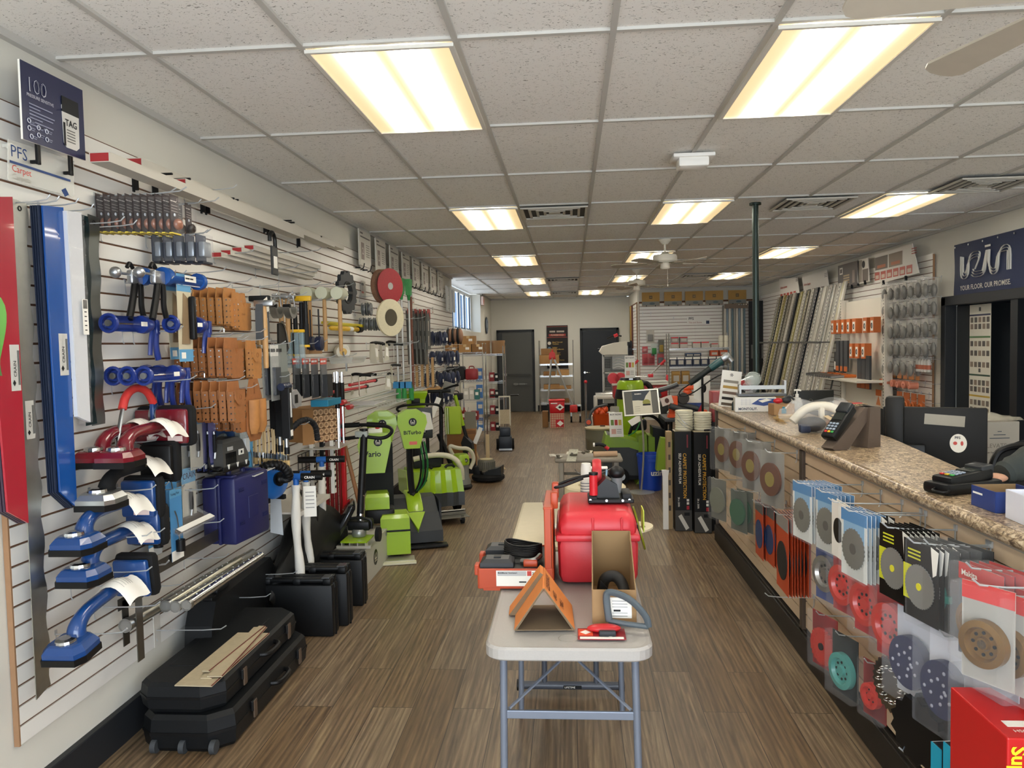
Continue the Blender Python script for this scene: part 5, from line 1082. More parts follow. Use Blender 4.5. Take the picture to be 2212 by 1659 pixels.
# stripper machine with loop handle on the cabinet
LG=M('#9bbf1c',.35,coat=.3)
o=thing('floor_stripper','lime and black floor stripper with loop handlebar standing on the pale cabinet','floor machine',(-1.63,5.78,.275),.0)
mb=MB();mb.cyl((0,0,.22),(.02,.12,.86),.028,M_BLK,n=14);part(o,'steering_post',mb)
mb=MB();mb.cyl((0,0,.16),(.005,.03,.36),.03,M_CHR,n=14);part(o,'chrome_sleeve',mb)
mb=MB();mb.tube([(-.02,.1,.8),(-.2,.11,.78),(-.27,.12,.82),(-.2,.15,.88),(0,.16,.89),(.2,.15,.88),(.25,.12,.84),(.18,.11,.78),(.04,.1,.8)],.014,M_BLK,8,smooth=3);part(o,'loop_handlebar',mb)
for s in (-1,1): mb=MB();mb.cyl((s*.17,.155,.883),(s*.03,.16,.89),.02,M_BLK,n=10);part(o,'grip',mb)
mb=MB();mb.box((0,.11,.82),(.1,.05,.05),M('#9da39c',.4),.01);part(o,'clamp_block',mb)
mb=MB();mb.box((0,.0,.14),(.17,.15,.07),M_BLK,.012);mb.tube([(-.1,-.06,.12),(-.1,-.06,.2),(.1,-.06,.2),(.1,-.06,.12)],.012,M_BLK,8);part(o,'motor_guard',mb)
mb=MB();mb.lathe([(0,.06),(.05,.06),(.055,.07),(.055,.1),(.045,.115),(0,.115)],M('#9a9c98',.35,.6),20,T(0,-.05,0));part(o,'motor_cap',mb)
mb=MB();mb.box((0,-.1,.05),(.2,.22,.012),LG,.003);part(o,'lime_plate',mb)
mb=MB();mb.box((0,-.2,.015),(.26,.03,.02),M('#d2d0c8',.3,.4)); 
for x in (-.09,-.03,.03,.09): mb.box((x,-.18,.03),(.008,.06,.04),M('#d2d0c8',.3,.4))
part(o,'blade_holder',mb)
for s in (-1,1): mb=MB();mb.cyl((s*.12,0,.06),(s*.15,0,.06),.055,M_RUB,n=18);part(o,'wheel',mb)
# Vario
o=thing('floor_scraper_machine','tall lime and black stripping machine reading Vario with two square lime covers','floor machine',(-1.66,6.42,0),.25)
mb=MB();mb.prism([(-.1,.72),(.07,.72),(.13,.98),(.12,1.05),(-.12,1.05),(-.15,.95)],-.12,-.03,LG);part(o,'lime_console',mb); mb=MB();mb.text('Vario',.065,M_BLK,T(-.1,-.122,.86),bold=.02);part(o,'lettering',mb); emblem(o,T(.02,-.121,.98),.035)
mb=MB();mb.box((.0,.0,1.06),(.12,.1,.05),M_WHT,.01);mb.cyl((-.13,0,1.07),(-.03,0,1.07),.016,M_BLK);mb.ell((.02,-.03,1.09),(.04,.04,.03),M_RED);part(o,'switch_block',mb)
mb=MB();mb.loft([[(x,y,z) for x,y in ((-.1,-.03+k),(.14,-.03+k),(.14,.1+k),(-.1,.1+k))] for z,k in ((.35,.1),(.7,.04),(.95,-.02))],M_BLK2,smooth=False);part(o,'black_frame',mb)
mb=MB();mb.loft([[(x*s,y*s-.05,z) for x,y in ((-.1,-.1),(.1,-.1),(.1,.1),(-.1,.1))] for z,s in ((.42,1),(.52,1),(.55,.85))],LG,smooth=False);part(o,'upper_cover',mb)
mb=MB();mb.box((.02,-.05,.36),(.24,.22,.12),M_BLK,.02);part(o,'middle_block',mb)
mb=MB();mb.loft([[(.14+x*s,y*s-.1,z) for x,y in ((-.12,-.12),(.12,-.12),(.12,.12),(-.12,.12))] for z,s in ((.05,1.02),(.24,1.02))],LG,smooth=False);mb.box((.14,-.1,.25),(.25,.25,.012),M_BLK);part(o,'front_box',mb)
mb=MB();mb.loft([[(.14+x*s,y*s-.1,z) for x,y in ((-.12,-.12),(.12,-.12),(.12,.12),(-.12,.12))] for z,s in ((.255,1),(.35,1),(.38,.85))],LG,smooth=False);part(o,'lower_cover',mb)
mb=MB();mb.box((.14,-.25,.02),(.3,.14,.012),M('#b8b3a2',.4,.5));mb.box((.16,-.34,.012),(.28,.05,.016),M('#d9d6b8',.4));part(o,'steel_shoe',mb)
for s in (-1,1): mb=MB();mb.cyl((.14*s,.12,.09),(.14*s+.04,.12,.09),.09,M_RUB,n=18);part(o,'wheel',mb)
# BiTurbo pair
def biturbo(label,loc,rz,full=True):
    o=thing('floor_scraper_machine',label,'floor machine',loc,rz)
    mb=MB();
    mb.prism([(-.08,.85),(.06,.85),(.1,1.0),(.13,1.08),(.12,1.15),(.05,1.2),(-.06,1.2),(-.13,1.16),(-.14,1.08),(-.11,1.0)],-.14,-.02,LG);part(o,'lime_console',mb)
    mb=MB();mb.text('BiTurbo',.048,M_BLK,T(-.085,-.142,.98),bold=.02);mb.box((0,-.1415,.9),(.07,.001,.03),M('#e06a5a'));part(o,'lettering',mb); emblem(o,T(0,-.1415,1.09),.036)
    mb=MB();mb.tube([(-.02,0,.9),(-.02,.02,.6),(0,0,.35)],.03,M_BLK,8);part(o,'neck',mb)
    if not full: return o
    for k in range(4): mb=MB();mb.tube([(.05+.02*k,-.05,.9),(.08+.02*k,-.08,.7),(.06+.02*k,-.02,.5),(.0,.02,.4)],.009,M('#1e6a2e',.5) if k%2 else M('#141414'),6);part(o,'hose',mb)
    hd=lambda z,w,y0,y1:[(-w,y0,z),(w,y0,z),(w,y1,z),(-w,y1,z)]
    mb=MB();mb.loft([hd(.04,.22,-.34,.2),hd(.14,.22,-.34,.2),hd(.28,.2,-.22,.2),hd(.38,.2,.0,.2)],M('#34373a',.4),smooth=False);mb.box((0,-.38,.02),(.5,.1,.02),M_BLK,.004);part(o,'dark_hood',mb)
    mb=MB();mb.loft([[(-.07,y,z+.004),(.07,y,z+.004),(.06,y+.01,z+.02),(-.06,y+.01,z+.02)] for y,z in ((.18,.40),(.0,.40),(-.12,.34),(-.22,.26))],LG,smooth=True);mb.add([(-.08,-.22,.29),(.08,-.22,.29),(0,-.36,.16),(0,-.345,.13)],[(0,1,2),(0,2,3),(1,3,2)],LG);part(o,'lime_stripe',mb)
    mb=MB();mb.prism([(-.05,0),(-.02,.015),(0,.05),(.02,.015),(.05,0),(.02,-.015),(0,-.05),(-.02,-.015)],-.01,.01,M_BLK,T(0,.0,.43)@RX(-.9));part(o,'star_knob',mb)
    for s in (-1,1): mb=MB();mb.prism([(-.01,0),(.01,0),(.01,.2),(-.01,.24)],-.2,.18,M('#2c2f32',.4),T(s*.22,0,.14));part(o,'side_panel',mb)
    for s in (-1,1): mb=MB();mb.cyl((s*.18,.16,.1),(s*.24,.16,.1),.1,M_RUB,n=18);part(o,'wheel',mb)
    return o
biturbo('lime and dark grey stripper with long hood reading BiTurbo, its console beside the green hoses',(-1.47,6.98,0),.32)
biturbo('rear lime stripper console reading BiTurbo, mostly hidden behind Vario',(-1.70,6.86,0),.2,False)
# ride-style scraper with ribbed lime front
o=thing('floor_scraper_machine','large lime scraper with ribbed front cover and steel plate on casters','floor machine',(-1.46,7.95,0),.42)
mb=MB();n=9; front=[(-.26+.52*k/n,-.22-(.02 if k%2 else 0)) for k in range(n+1)]; base=front+[(.28,.2),(-.28,.2)]
mb.loft([[(x*s,y*s,z) for x,y in base] for z,s in ((.27,1.03),(.5,.93))],LG,smooth=False);part(o,'ribbed_cover',mb)
mb=MB();mb.loft([[(x*s,y*s,z) for x,y in base] for z,s in ((.13,1.04),(.27,1.05))],M('#3a3d3e',.4),smooth=False);part(o,'grey_skirt',mb)
mb=MB();mb.prism([(-.25,.26),(.2,.26),(.24,.48),(-.2,.52)],-.0,.02,LG,T(-.3,0,0)@RZ(RL));part(o,'rear_cover',mb)
for x in (-.08,.16): mb=MB();mb.tube([(x-.05,-.1,.505),(x-.03,-.1,.53),(x+.03,-.1,.53),(x+.05,-.1,.505)],.014,M_BLK,8);part(o,'lid_handle',mb)
mb=MB();mb.box((-.15,-.235,.42),(.07,.006,.035),M_BLK,.004);part(o,'side_slot',mb)
mb=MB();mb.at(T(0,-.33,.09)@RX(-.35));mb.box((0,0,0),(.44,.22,.012),M('#9a9890',.35,.8),.002);mb.at(T(.02,-.46,.07));mb.box((0,0,0),(.44,.14,.01),M('#8c8a82',.35,.8),.002);mb.box((0,.06,.02),(.42,.03,.03),M('#8c8a82',.35,.8),.004);part(o,'steel_plate',mb)
for s in (-1,1): mb=MB();mb.cyl((s*.17-.015,-.5,.04),(s*.17+.015,-.5,.04),.038,M_RUB,n=16);mb.box((s*.17,-.5,.06),(.05,.03,.03),M_STL);part(o,'caster',mb)
mb=MB();mb.box((-.05,.05,.55),(.3,.12,.1),M_BLK2,.02);mb.tube([(-.15,.05,.6),(-.05,.02,.66),(.08,.03,.6)],.02,M_BLK,8);part(o,'top_linkage',mb)
mb=MB();mb.tube([(-.2,.0,.6),(0,-.02,.64),(.2,-.05,.62),(.3,-.06,.5),(.3,-.06,.36)],.028,M('#c7c0a8',.5),12,smooth=3);part(o,'suction_hose',mb)
for s in (-1,1): mb=MB();mb.cyl((s*.26,.12,.12),(s*.31,.12,.12),.12,M_RUB,n=18);part(o,'wheel',mb)
# anthracite console machine
o=thing('floor_grinder','machine with square anthracite console bearing a round emblem and a paper tag','floor machine',(-1.68,8.45,0),.15)
mb=MB();mb.box((0,0,.92),(.28,.05,.34),M('#2d3034',.4),.012);part(o,'console',mb); emblem(o,T(.04,-.026,.84),.04)
mb=MB();mb.tube([(-.02,0,1.02),(-.24,-.03,1.05),(-.24,-.1,1.12),(.0,-.12,1.14),(.24,-.1,1.13),(.26,0,1.02)],.014,M_BLK,8,smooth=3);part(o,'handlebar',mb)
mb=MB();mb.box((0,-.03,1.02),(.1,.002,.02),M_RED);mb.prism([(0,0),(.09,-.02),(.12,-.2),(.03,-.21)],-.032,-.03,M_PAP,T(.03,0,1.05));part(o,'paper_tag',mb)
for x in (-.08,.08): mb=MB();mb.cyl((x,.02,.1),(x,.0,.78),.02,M_BLK,n=10);part(o,'frame_tube',mb)
mb=MB();mb.box((0,.05,.12),(.36,.4,.16),M_BLK2,.03);part(o,'base_housing',mb)
o=thing('lime_bucket_cover','lime machine head standing behind the anthracite console','floor machine',(-1.84,9.05,0),.2); mb=MB();mb.loft([[(x*s,y*s,z) for x,y in ((-.14,-.1),(.14,-.1),(.14,.1),(-.14,.1))] for z,s in ((.9,.6),(1.15,.8),(1.22,1),(1.24,.95))],LG,smooth=False);mb.box((0,-.1,1.12),(.1,.04,.08),M_BLK,.01);part(o,'lime_head',mb); mb=MB();mb.box((0,0,.45),(.1,.1,.9),M_BLK2,.01);mb.box((0,0,.03),(.3,.3,.06),M_BLK2,.01);part(o,'stand_column',mb)
# dust extractor
o=thing('dust_extractor','small lime-topped grey dust extractor with cream hose','vacuum',(-1.39,9.45,0),.3)
mb=MB();mb.lathe([(0,.06),(.13,.06),(.13,.1),(.11,.14),(.11,.3),(0,.3)],M('#8a8d88',.45,.3),24);part(o,'tank',mb); mb=MB();mb.lathe([(.115,.3),(.12,.33),(.115,.4),(.09,.43),(0,.43)],LG,24);part(o,'lime_lid',mb)
mb=MB();mb.tube([(-.02,0,.3),(-.16,-.02,.56),(-.02,-.04,.5),(.12,-.02,.5),(.19,0,.36),(.12,-.02,.24)],.024,M('#cfc8b2',.5),12,smooth=3);part(o,'hose',mb); mb=MB();mb.lathe([(0,0),(.14,0),(.15,.03),(.13,.06),(0,.06)],M_BLK,24);part(o,'base_ring',mb)
emblem(o,T(.06,-.105,.36),.025)
# single disc machine
o=thing('rotary_floor_machine','black single disc floor machine with lime handle pole and tan motor cap','floor machine',(-1.1,9.98,0),-.1)
mb=MB();mb.lathe([(0,.02),(.2,.02),(.215,.035),(.215,.07),(.19,.09),(0,.09)],M_RUB,36);part(o,'base_ring',mb)
mb=MB();mb.lathe([(0,.14),(.105,.14),(.11,.17),(.11,.26),(.1,.28),(0,.28)],M('#6b675b',.5),30,T(-.02,-.0,0)); 
for k in range(24): a=2*PI*k/24;mb.box((-.02+.11*math.cos(a),.11*math.sin(a),.21),(.012,.012,.09),M('#57544a',.5))
part(o,'ribbed_motor',mb); mb=MB();mb.lathe([(0,.28),(.085,.28),(.085,.287),(0,.29)],M('#b3a67e',.5),28,T(-.02,0,0));part(o,'cap_plate',mb)
mb=MB();mb.prism([(-.04,.09),(.19,.09),(.19,.2),(.12,.17),(.0,.15)],-.1,.1,M('#2b2d2e',.4));part(o,'deck',mb)
mb=MB();mb.box((-.14,0,.13),(.1,.14,.12),M_BLK2,.02);mb.prism([(-.26,.1),(-.16,.1),(-.2,.5),(-.3,.6),(-.34,.5)],-.06,.06,M_BLK2);part(o,'pivot_yoke',mb)
mb=MB();mb.cyl((-.26,0,.5),(-.32,0,.72),.024,M_BLK,n=12);mb.cyl((-.32,0,.72),(-.42,0,1.12),.026,LG,n=4);part(o,'handle_pole',mb)
mb=MB();mb.box((-.47,-.02,1.16),(.16,.04,.14),M('#8a8a84',.4),.008,RY(.3)@T(-.36,0,-.14));mb.tube([(-.56,-.03,1.2),(-.45,-.03,1.24),(-.36,-.03,1.26)],.018,M_BLK,8);part(o,'control_head',mb)
mb=MB();mb.prism([(-.24,.3),(-.16,.3),(-.17,.38),(-.25,.38)],-.065,-.062,M('#d9b3a5'));mb.text('MAMBO',.03,LG,T(-.27,-.063,.4),bold=.02);part(o,'sticker',mb)
# pole stand with grey T and lime bag
o=thing('floor_machine_stand','black upright machine frame with crossed handle and lime cloth bag','floor machine',(-1.6,9.3,0),.1)
mb=MB();mb.cyl((0,0,.0),(.02,0,1.22),.024,M_BLK,n=10);mb.cyl((-.14,0,1.22),(.14,0,1.22),.02,M_BLK,n=10);mb.cyl((.14,.05,.25),(-.02,0,.7),.03,M_BLK,n=8);mb.box((0,0,.05),(.3,.24,.1),M_BLK2,.02);part(o,'frame_tube',mb)
mb=MB();mb.box((.16,0,.86),(.2,.08,.34),M('#9cb52b',.7),.02);part(o,'lime_bag',mb)
for k in range(4): mb=MB();mb.box((.075+.012*k,-.045,.86),(.005,.004,.32),M_BLK if k%2 else M_PAP);part(o,'stripe',mb)
# wooden leg stand and cardboard
o=thing('wooden_stand','cream wooden post with foot board beside the single disc machine','stand',(-1.20,10.9,0),0.2); mb=MB();mb.box((0,0,.25),(.05,.03,.5),M('#cdb78e',.6),.003);mb.box((-.08,0,.3),(.02,.02,.36),M('#cdb78e',.6),0,RY(-.3));part(o,'post',mb); mb=MB();mb.box((.06,-.02,.008),(.36,.14,.016),M('#cdb78e',.6),.003);part(o,'foot_board',mb)
o=thing('wooden_crate','brown wooden crate standing behind the lime bag','crate',(-1.55,10.8,0),.1); mb=MB();mb.box((0,0,.3),(.4,.3,.6),M('#96683a',.7,noise=.2,scale=10),.004);part(o,'crate_box',mb); mb=MB();
for z in (.04,.56): mb.box((0,-.155,z),(.4,.012,.05),M('#7d5530',.7))
part(o,'batten',mb)
mb=MB();mb.box((0,0,.12),(.16,.02,.24),M('#7c7766',.6),.003); solo('grey_sheet',mb,'grey panel standing on the crate edge by the paper tags','panel',(-1.42,10.75,.6),.3)
for k,(x,y,z) in enumerate(((-1.3,10.6,.52),(-1.6,9.0,1.05))): mb=MB();mb.box((0,0,0),(.06,.003,.24),M_PAP,0,RY(.4)); solo('paper_tag',mb,'white paper tag, %s'%('beside the wooden crate' if k==0 else 'at the lime bag handle'),'tag',(x,y,z),.2)
# small blue-grey floor machine with wooden plate (dolly)
o=thing('carpet_machine','small dark blue-grey wheeled machine with upright cream frame near the chrome shelves','floor machine',(-1.12,12.9,0),.1)
mb=MB();mb.box((0,0,.14),(.22,.3,.22),M('#222c38',.45),.03);mb.box((0,-.05,.32),(.18,.2,.14),M('#222c38',.45),.02);mb.box((0,-.14,.03),(.22,.06,.03),M_STL);part(o,'housing',mb)
mb=MB();
for s in (-1,1): mb.box((s*.09,0,.66),(.02,.03,.5),M('#cfc9b5',.5))
mb.box((0,0,.9),(.2,.03,.02),M('#cfc9b5',.5));mb.box((0,.0,.56),(.16,.02,.24),M('#b7a88a',.7,noise=.2,scale=40));part(o,'cream_frame',mb)
mb=MB();mb.cyl((-.24,0,.92),(-.1,0,.92),.014,M_BLK,n=8);mb.cyl((.1,0,.92),(.24,0,.92),.014,M_BLK,n=8);part(o,'handle',mb)
for s in (-1,1): mb=MB();mb.cyl((s*.13-.02,.12,.09),(s*.13+.02,.12,.09),.09,M_RUB,n=16);part(o,'wheel',mb)
# ================= CHROME SHELVES BY THE HIGH WINDOW =================
def wire_rack(name,label,cx,cy,w,d,h,levels,rz=0,mat=None,posts=True):
    Z=mat or M_CHR; o=thing(name,label,'shelf unit',(cx,cy,0),rz)
    for sx in (-1,1):
        for sy in (-1,1): mb=MB();mb.cyl((sx*w/2,sy*d/2,0),(sx*w/2,sy*d/2,h),.012,Z,n=8);part(o,'post',mb)
    for z in levels:
        mb=MB()
        for sy in (-1,1): mb.box((0,sy*d/2,z),(w,.006,.008),Z);mb.box((0,sy*d/2,z-.025),(w,.006,.006),Z)
        for sx in (-1,1): mb.box((sx*w/2,0,z),(.006,d,.008),Z)
        n=max(6,int(w/.05))
        for k in range(n): mb.box((-w/2+w*(k+.5)/n,0,z),(.004,d,.004),Z)
        part(o,'wire_deck',mb)
    return o
wire_rack('wire_rack','tall chrome wire shelving facing the aisle before the high window',-1.72,12.6,.62,.42,1.8,(.2,.55,.88,1.2,1.65))
wire_rack('wire_rack','second chrome wire shelving unit standing deeper, beside the push-bar door',-1.62,14.2,.8,.45,1.75,(.2,.5,.8,1.1,1.6),0)
BXC=[M('#9a7244',.85,noise=.08),M('#a97f4e',.85,noise=.08),M('#866038',.85,noise=.08)]
def carton_box(w,d,h,loc,rz,label,mat,group=None,tape=True,name='cardboard_box',text=None):
    o=thing(name,label,'box',tuple(loc),rz,group); mb=MB();mb.box((0,0,h/2),(w,d,h),mat,.002);part(o,'box_body',mb)
    if tape: mb=MB();mb.box((0,0,h+.0006),(.05,d*.98,.001),M('#c8a878',.4));mb.box((0,-d/2-.0006,h*.85),(.05,.001,h*.3),M('#c8a878',.4));part(o,'tape',mb)
    if text: mb=MB();mb.box((w*.2,-d/2-.001,h*.5),(w*.3,.001,h*.3),M_PAP);part(o,'paper_label',mb)
    return o
rows=[((-1.92,12.5,1.655),'bottom'),((-1.70,12.5,1.655),'bottom'),((-1.48,12.5,1.655),'bottom'),((-1.88,12.52,1.79),'top'),((-1.64,12.52,1.79),'top')]
for k,(l,t) in enumerate(rows): carton_box(.2,.24,.13,l,random.uniform(-.05,.05),'brown carton in the %s layer on the first chrome unit, %s from the slatwall'%(t,ORD[k%3]),BXC[k%3],'cartons on top of the chrome shelving',text=True)
for k in range(3):
    mb=MB();mb.lathe([(0,0),(.12,0),(.12,.2),(.125,.2),(.125,.24),(0,.24)],M('#a9825a',.8),20); solo('fibre_drum',mb,'brown fibre drum with pale lid on the second chrome unit, %s from the window'%ORD[k],'drum',(-1.86+.27*k,14.15,1.606),0,'fibre drums')
def filler(cx,cy,w,z,items,grp):
    """shelf goods, each its own small object"""
    x=cx-w/2
    for k,(t,ww,hh,dd,m,lab) in enumerate(items):
        x+=ww/2+.006; n=dict(bottle='plastic_bottle',box='small_box',bag='tool_bag',can='paint_can')[t]; mb=MB()
        if t=='bottle': mb.lathe([(0,0),(ww/2,0),(ww/2,hh*.65),(ww*.2,hh*.8),(ww*.18,hh),(0,hh)],m,10);mb.lathe([(ww/2+.001,hh*.2),(ww/2+.001,hh*.5)],M_PAP,10)
        elif t=='can': mb.lathe([(0,0),(ww/2,0),(ww/2,hh),(ww*.4,hh),(0,hh)],m,14)
        elif t=='bag': mb.box((0,0,hh/2),(ww,dd,hh),m,.03);mb.tube([(-ww*.2,0,hh-.01),(-ww*.2,0,hh+.04),(ww*.2,0,hh+.04),(ww*.2,0,hh-.01)],.008,m,6)
        else: mb.box((0,0,hh/2),(ww,dd,hh),m,.003);mb.box((0,-dd/2-.001,hh*.6),(ww*.6,.001,hh*.3),M_PAP)
        solo(n,mb,lab+' on %s'%grp,{'bottle':'bottle','can':'can','bag':'bag','box':'box'}[t],(x,cy,z),0,lab+' on '+grp); x+=ww/2
K_=M_BLK2; Rr=M('#8f2226',.5); Bl=M('#2d5d9a',.5); Wt=M('#cfcbc0',.5); Yl=M('#c9a21f',.5); Tl=M('#2a6a66',.5)
filler(-1.72,12.5,.6,1.21,[('bag',.3,.22,.25,K_,'black and red tool bag'),('bag',.2,.18,.2,Rr,'dark red pouch bag')],'the chrome shelf under the cartons')
filler(-1.72,12.5,.6,.89,[('bag',.26,.1,.3,K_,'flat black bag'),('box',.09,.18,.1,Wt,'white small box'),('box',.08,.2,.1,Wt,'white tall box'),('box',.08,.16,.1,Tl,'teal small box')],'the waist-high chrome shelf')
filler(-1.72,12.5,.6,.56,[('box',.12,.12,.15,K_,'black small box'),('box',.1,.16,.12,Yl,'yellow small box'),('bottle',.07,.2,.1,Rr,'red bottle'),('bottle',.07,.2,.1,Wt,'white bottle'),('box',.12,.14,.12,Rr,'dark red box')],'the knee-high chrome shelf')
filler(-1.72,12.5,.6,.21,[('bag',.2,.16,.2,K_,'small black bag'),('box',.14,.15,.2,Rr,'red carton'),('can',.13,.18,.1,Wt,'white can')],'the lowest chrome shelf')
for lv,z in enumerate((.21,.51,.81,1.11)):
    nm=('lowest','second','third','upper')[lv]
    filler(-1.48,14.0,.5,z,[('box',.13,.24,.02,M('#4f86d0',.4) ,'blue printed glue display'),('bottle',.05,.2,.1,Wt,'white glue bottle'),('bottle',.05,.2,.1,Wt,'white glue bottle'),('box',.09,.16,.1,Rr,'small red pack'),('box',.07,.14,.1,K_,'small black pack')],'the %s shelf of the deeper chrome unit'%nm)
# wall emblem at far end, exit sign edge
mb=MB();mb.at(RX(PI/2));mb.lathe([(0,0),(.2,0),(.21,.01),(.2,.02),(0,.02)],M('#3f4a58',.5),28);mb.ring((0,0,.022),.15,.012,M('#8d97a3'),24,5);mb.box((0,0,.021),(.12,.12,.004),M('#aab2ba')); solo('wall_emblem',mb,'round dark blue emblem plaque on the wall past the high window','sign',(-2.055,19.0,2.25),RL)
mb=MB();mb.box((0,-.03,0),(.3,.05,.2),M('#e6c9bd',.5),.006);mb.text('EXIT',.09,M('#c0392f',.5,emit=.3),T(-.11,-.056,-.035)); solo('exit_sign',mb,'small exit sign under the ceiling at the end of the window recess','exit sign',(-2.06,18.12,2.80),RL)
# ================= BACK WALL =================
o=thing('banner_poster','tall black poster reading metal trim and transitions beside the chrome rack','poster',(-.34,20.28,1.12),0)
mb=MB();mb.box((0,0,.56),(.55,.012,1.12),M('#1c1512',.5));part(o,'sheet',mb); mb=MB();y=-.007
for z,c in ((1.09,'#8f3a22'),(.81,'#a33a26')): mb.box((0,y,z),(.53,.001,.012),M(c,.5))
mb.box((0,y,.87),(.44,.001,.06),M('#9a2a24',.5));mb.text('POWERHOLD',.06,M('#d8c8a8'),T(0,y-.001,.85),'CENTER',bold=.01,sx=.9);mb.text('~34',.09,M('#a99d90'),T(-.2,y,.93))
for k,(a,b) in enumerate((('Metal Trim and','Transitions'),('Surface','Protection Materials'),('Transitional','Flooring Shims'),('Installation','Accessory Adhesives'),('~4','~35'))):
    z=.66-k*.14;mb.ell((-.21,y,z),(.09,.004,.09),M('#d8d0c0') if k!=1 else M('#5d7f9a'),14,6);mb.text(a,.042,M('#c9a24a'),T(-.13,y,z+.01),bold=.02);mb.text(b,.042,M('#c9a24a'),T(-.13,y,z-.035),bold=.02,sx=.85)
part(o,'lettering',mb)
wire_rack('wire_rack','chrome rack standing open before the black poster',-.37,19.85,.86,.45,1.85,(.25,.6,.95,1.25))
for k,(x,z,w,h,m) in enumerate(((-.55,1.26,.5,.22,0),(-.2,.96,.3,.14,1),(-.55,.96,.3,.1,2),(-.5,.61,.4,.12,0),(-.15,.61,.3,.08,1),(-.3,.26,.5,.1,2),(-.55,1.485,.4,.16,2))): carton_box(w,.35,h,(x,19.85,z),0,'flat brown carton on the chrome rack before the poster, %s'%('top one' if k==6 else '%s counted from the top'%ORD[k]),BXC[m],'cartons on the back chrome rack',False)
# red buckets/crate, tripod
o=thing('plastic_bucket','square red bucket with lid and white diamond print, on top of the red carton','bucket',(-.31,16.3,.31),.05)
mb=MB();mb.box((0,0,.13),(.3,.28,.26),M('#c2161f',.35),.02,taper=(1.08,1.08));part(o,'bucket_body',mb); mb=MB();mb.box((0,0,.27),(.34,.32,.03),M('#d01822',.35),.01);part(o,'lid',mb); mb=MB();mb.prism([(0,-.07),(.09,0),(0,.07),(-.09,0)],-.157,-.155,M_PAP,T(.06,0,.13));mb.prism([(0,-.03),(.04,0),(0,.03),(-.04,0)],-.159,-.157,M_BLK,T(.06,0,.13));mb.text('~7',.035,M_PAP,T(-.13,-.156,.2),bold=.02);part(o,'print',mb)
o=thing('crate_box','white and red lattice printed carton under the red bucket','box',(-.31,16.3,0),.05); mb=MB();mb.box((0,0,.155),(.29,.28,.31),M('#c9a58a',.7),.004);part(o,'box_body',mb); mb=MB()
for k in range(6): mb.box((-.12+.048*k,-.142,.155),(.008,.002,.3),M('#b5342c'),0,RY(.0));mb.box((0,-.142,.03+.05*k),(.28,.002,.008),M('#b5342c'))
mb.box((.05,-.1435,.1),(.17,.002,.15),M('#c2161f'));mb.prism([(0,-.06),(.07,0),(0,.06),(-.07,0)],-.146,-.1445,M_PAP,T(.06,0,.1));part(o,'print',mb)
mb=MB();mb.box((0,0,.17),(.12,.25,.34),BXC[2],.003); solo('cardboard_box',mb,'narrow brown carton beside the lattice printed one','box',(-.56,16.45,0),0)
o=thing('wall_grinder_stand','tall folding aluminium A-frame with red top joint and red clamps','stand',(-.27,17.5,0),0)
AL=M('#c4c6c6',.3,.8); RDj=M('#c9261f',.4)
for a,b in (((-.16,0,1.5),(-.26,0,.42)),((-.13,0,1.5),(.28,0,.4)),((.28,0,.4),(.3,-.1,.25))): mb=MB();mb.cyl(a,b,.022,AL,n=8);part(o,'leg',mb)
mb=MB();mb.cyl((-.145,-.04,1.52),(-.145,.04,1.52),.07,RDj,n=14);mb.box((-.19,0,1.45),(.06,.05,.08),RDj,.01);mb.box((-.1,0,1.45),(.06,.05,.08),RDj,.01);mb.ell((-.14,0,1.6),(.04,.04,.06),RDj);part(o,'top_joint',mb)
mb=MB();mb.box((.36,-.1,.3),(.26,.2,.16),RDj,.02);mb.box((.44,-.15,.3),(.1,.1,.2),M_STL,.01);part(o,'clamp_base',mb)
for x in (.26,.46): mb=MB();mb.cyl((x-.02,-.15,.07),(x+.02,-.15,.07),.07,M_RUB,n=14);mb.box((x,-.15,.16),(.03,.04,.12),M_STL);part(o,'caster',mb)
mb=MB();mb.box((-.26,0,.2),(.05,.05,.4),M_BLK2,.01);part(o,'lower_post',mb)
# ================= ALCOVE WALL =================
TAN=M('#b8904a',.6,noise=.1,scale=5)
for k,x in enumerate((1.80,2.29,2.75,3.19,3.69)):
    lab='tan board with faint square emblem above the alcove slatwall, %s from the return wall'%ORD[k]
    if k==0:
        o=tb_=thing('sample_board',lab,'sign',(x,17.5,2.56),0,'tan boards over the alcove slatwall'); mb=MB();mb.box((0,.01,.15),(.39,.01,.3),TAN);part(o,'board',mb)
        mb=MB();mb.box((0,.004,.19),(.07,.002,.07),M('#6e5a36'));mb.box((0,.003,.19),(.04,.002,.012),M('#b9a06a'));mb.box((0,.004,.05),(.38,.002,.09),M('#8a8c86',.6));mb.ell((.03,.003,.05),(.12,.004,.05),M('#5c6a70'));part(o,'print',mb)
        for s in (-.1,.1): mb=MB();mb.box((s,-.0,.0),(.012,.06,.03),M_BLK,.002);part(o,'bracket',mb)
    else: dup(tb_,(x,17.5,2.56),0,lab)
mb=MB();mb.box((0,0,0),(.5,.002,.14),M_SLAT);mb.text('PFS',.08,M('#2c2f36'),T(-.22,-.002,.03),bold=.02);mb.text('Tile and Stone',.05,M('#a8503e'),T(-.22,-.002,-.045));mb.box((.2,-.002,-.03),(.07,.001,.07),M('#1d3052'))
solo('department_sign',mb,'small department sign reading PFS Tile and Stone on the alcove slatwall','sign',(2.85,17.55,2.2),0)
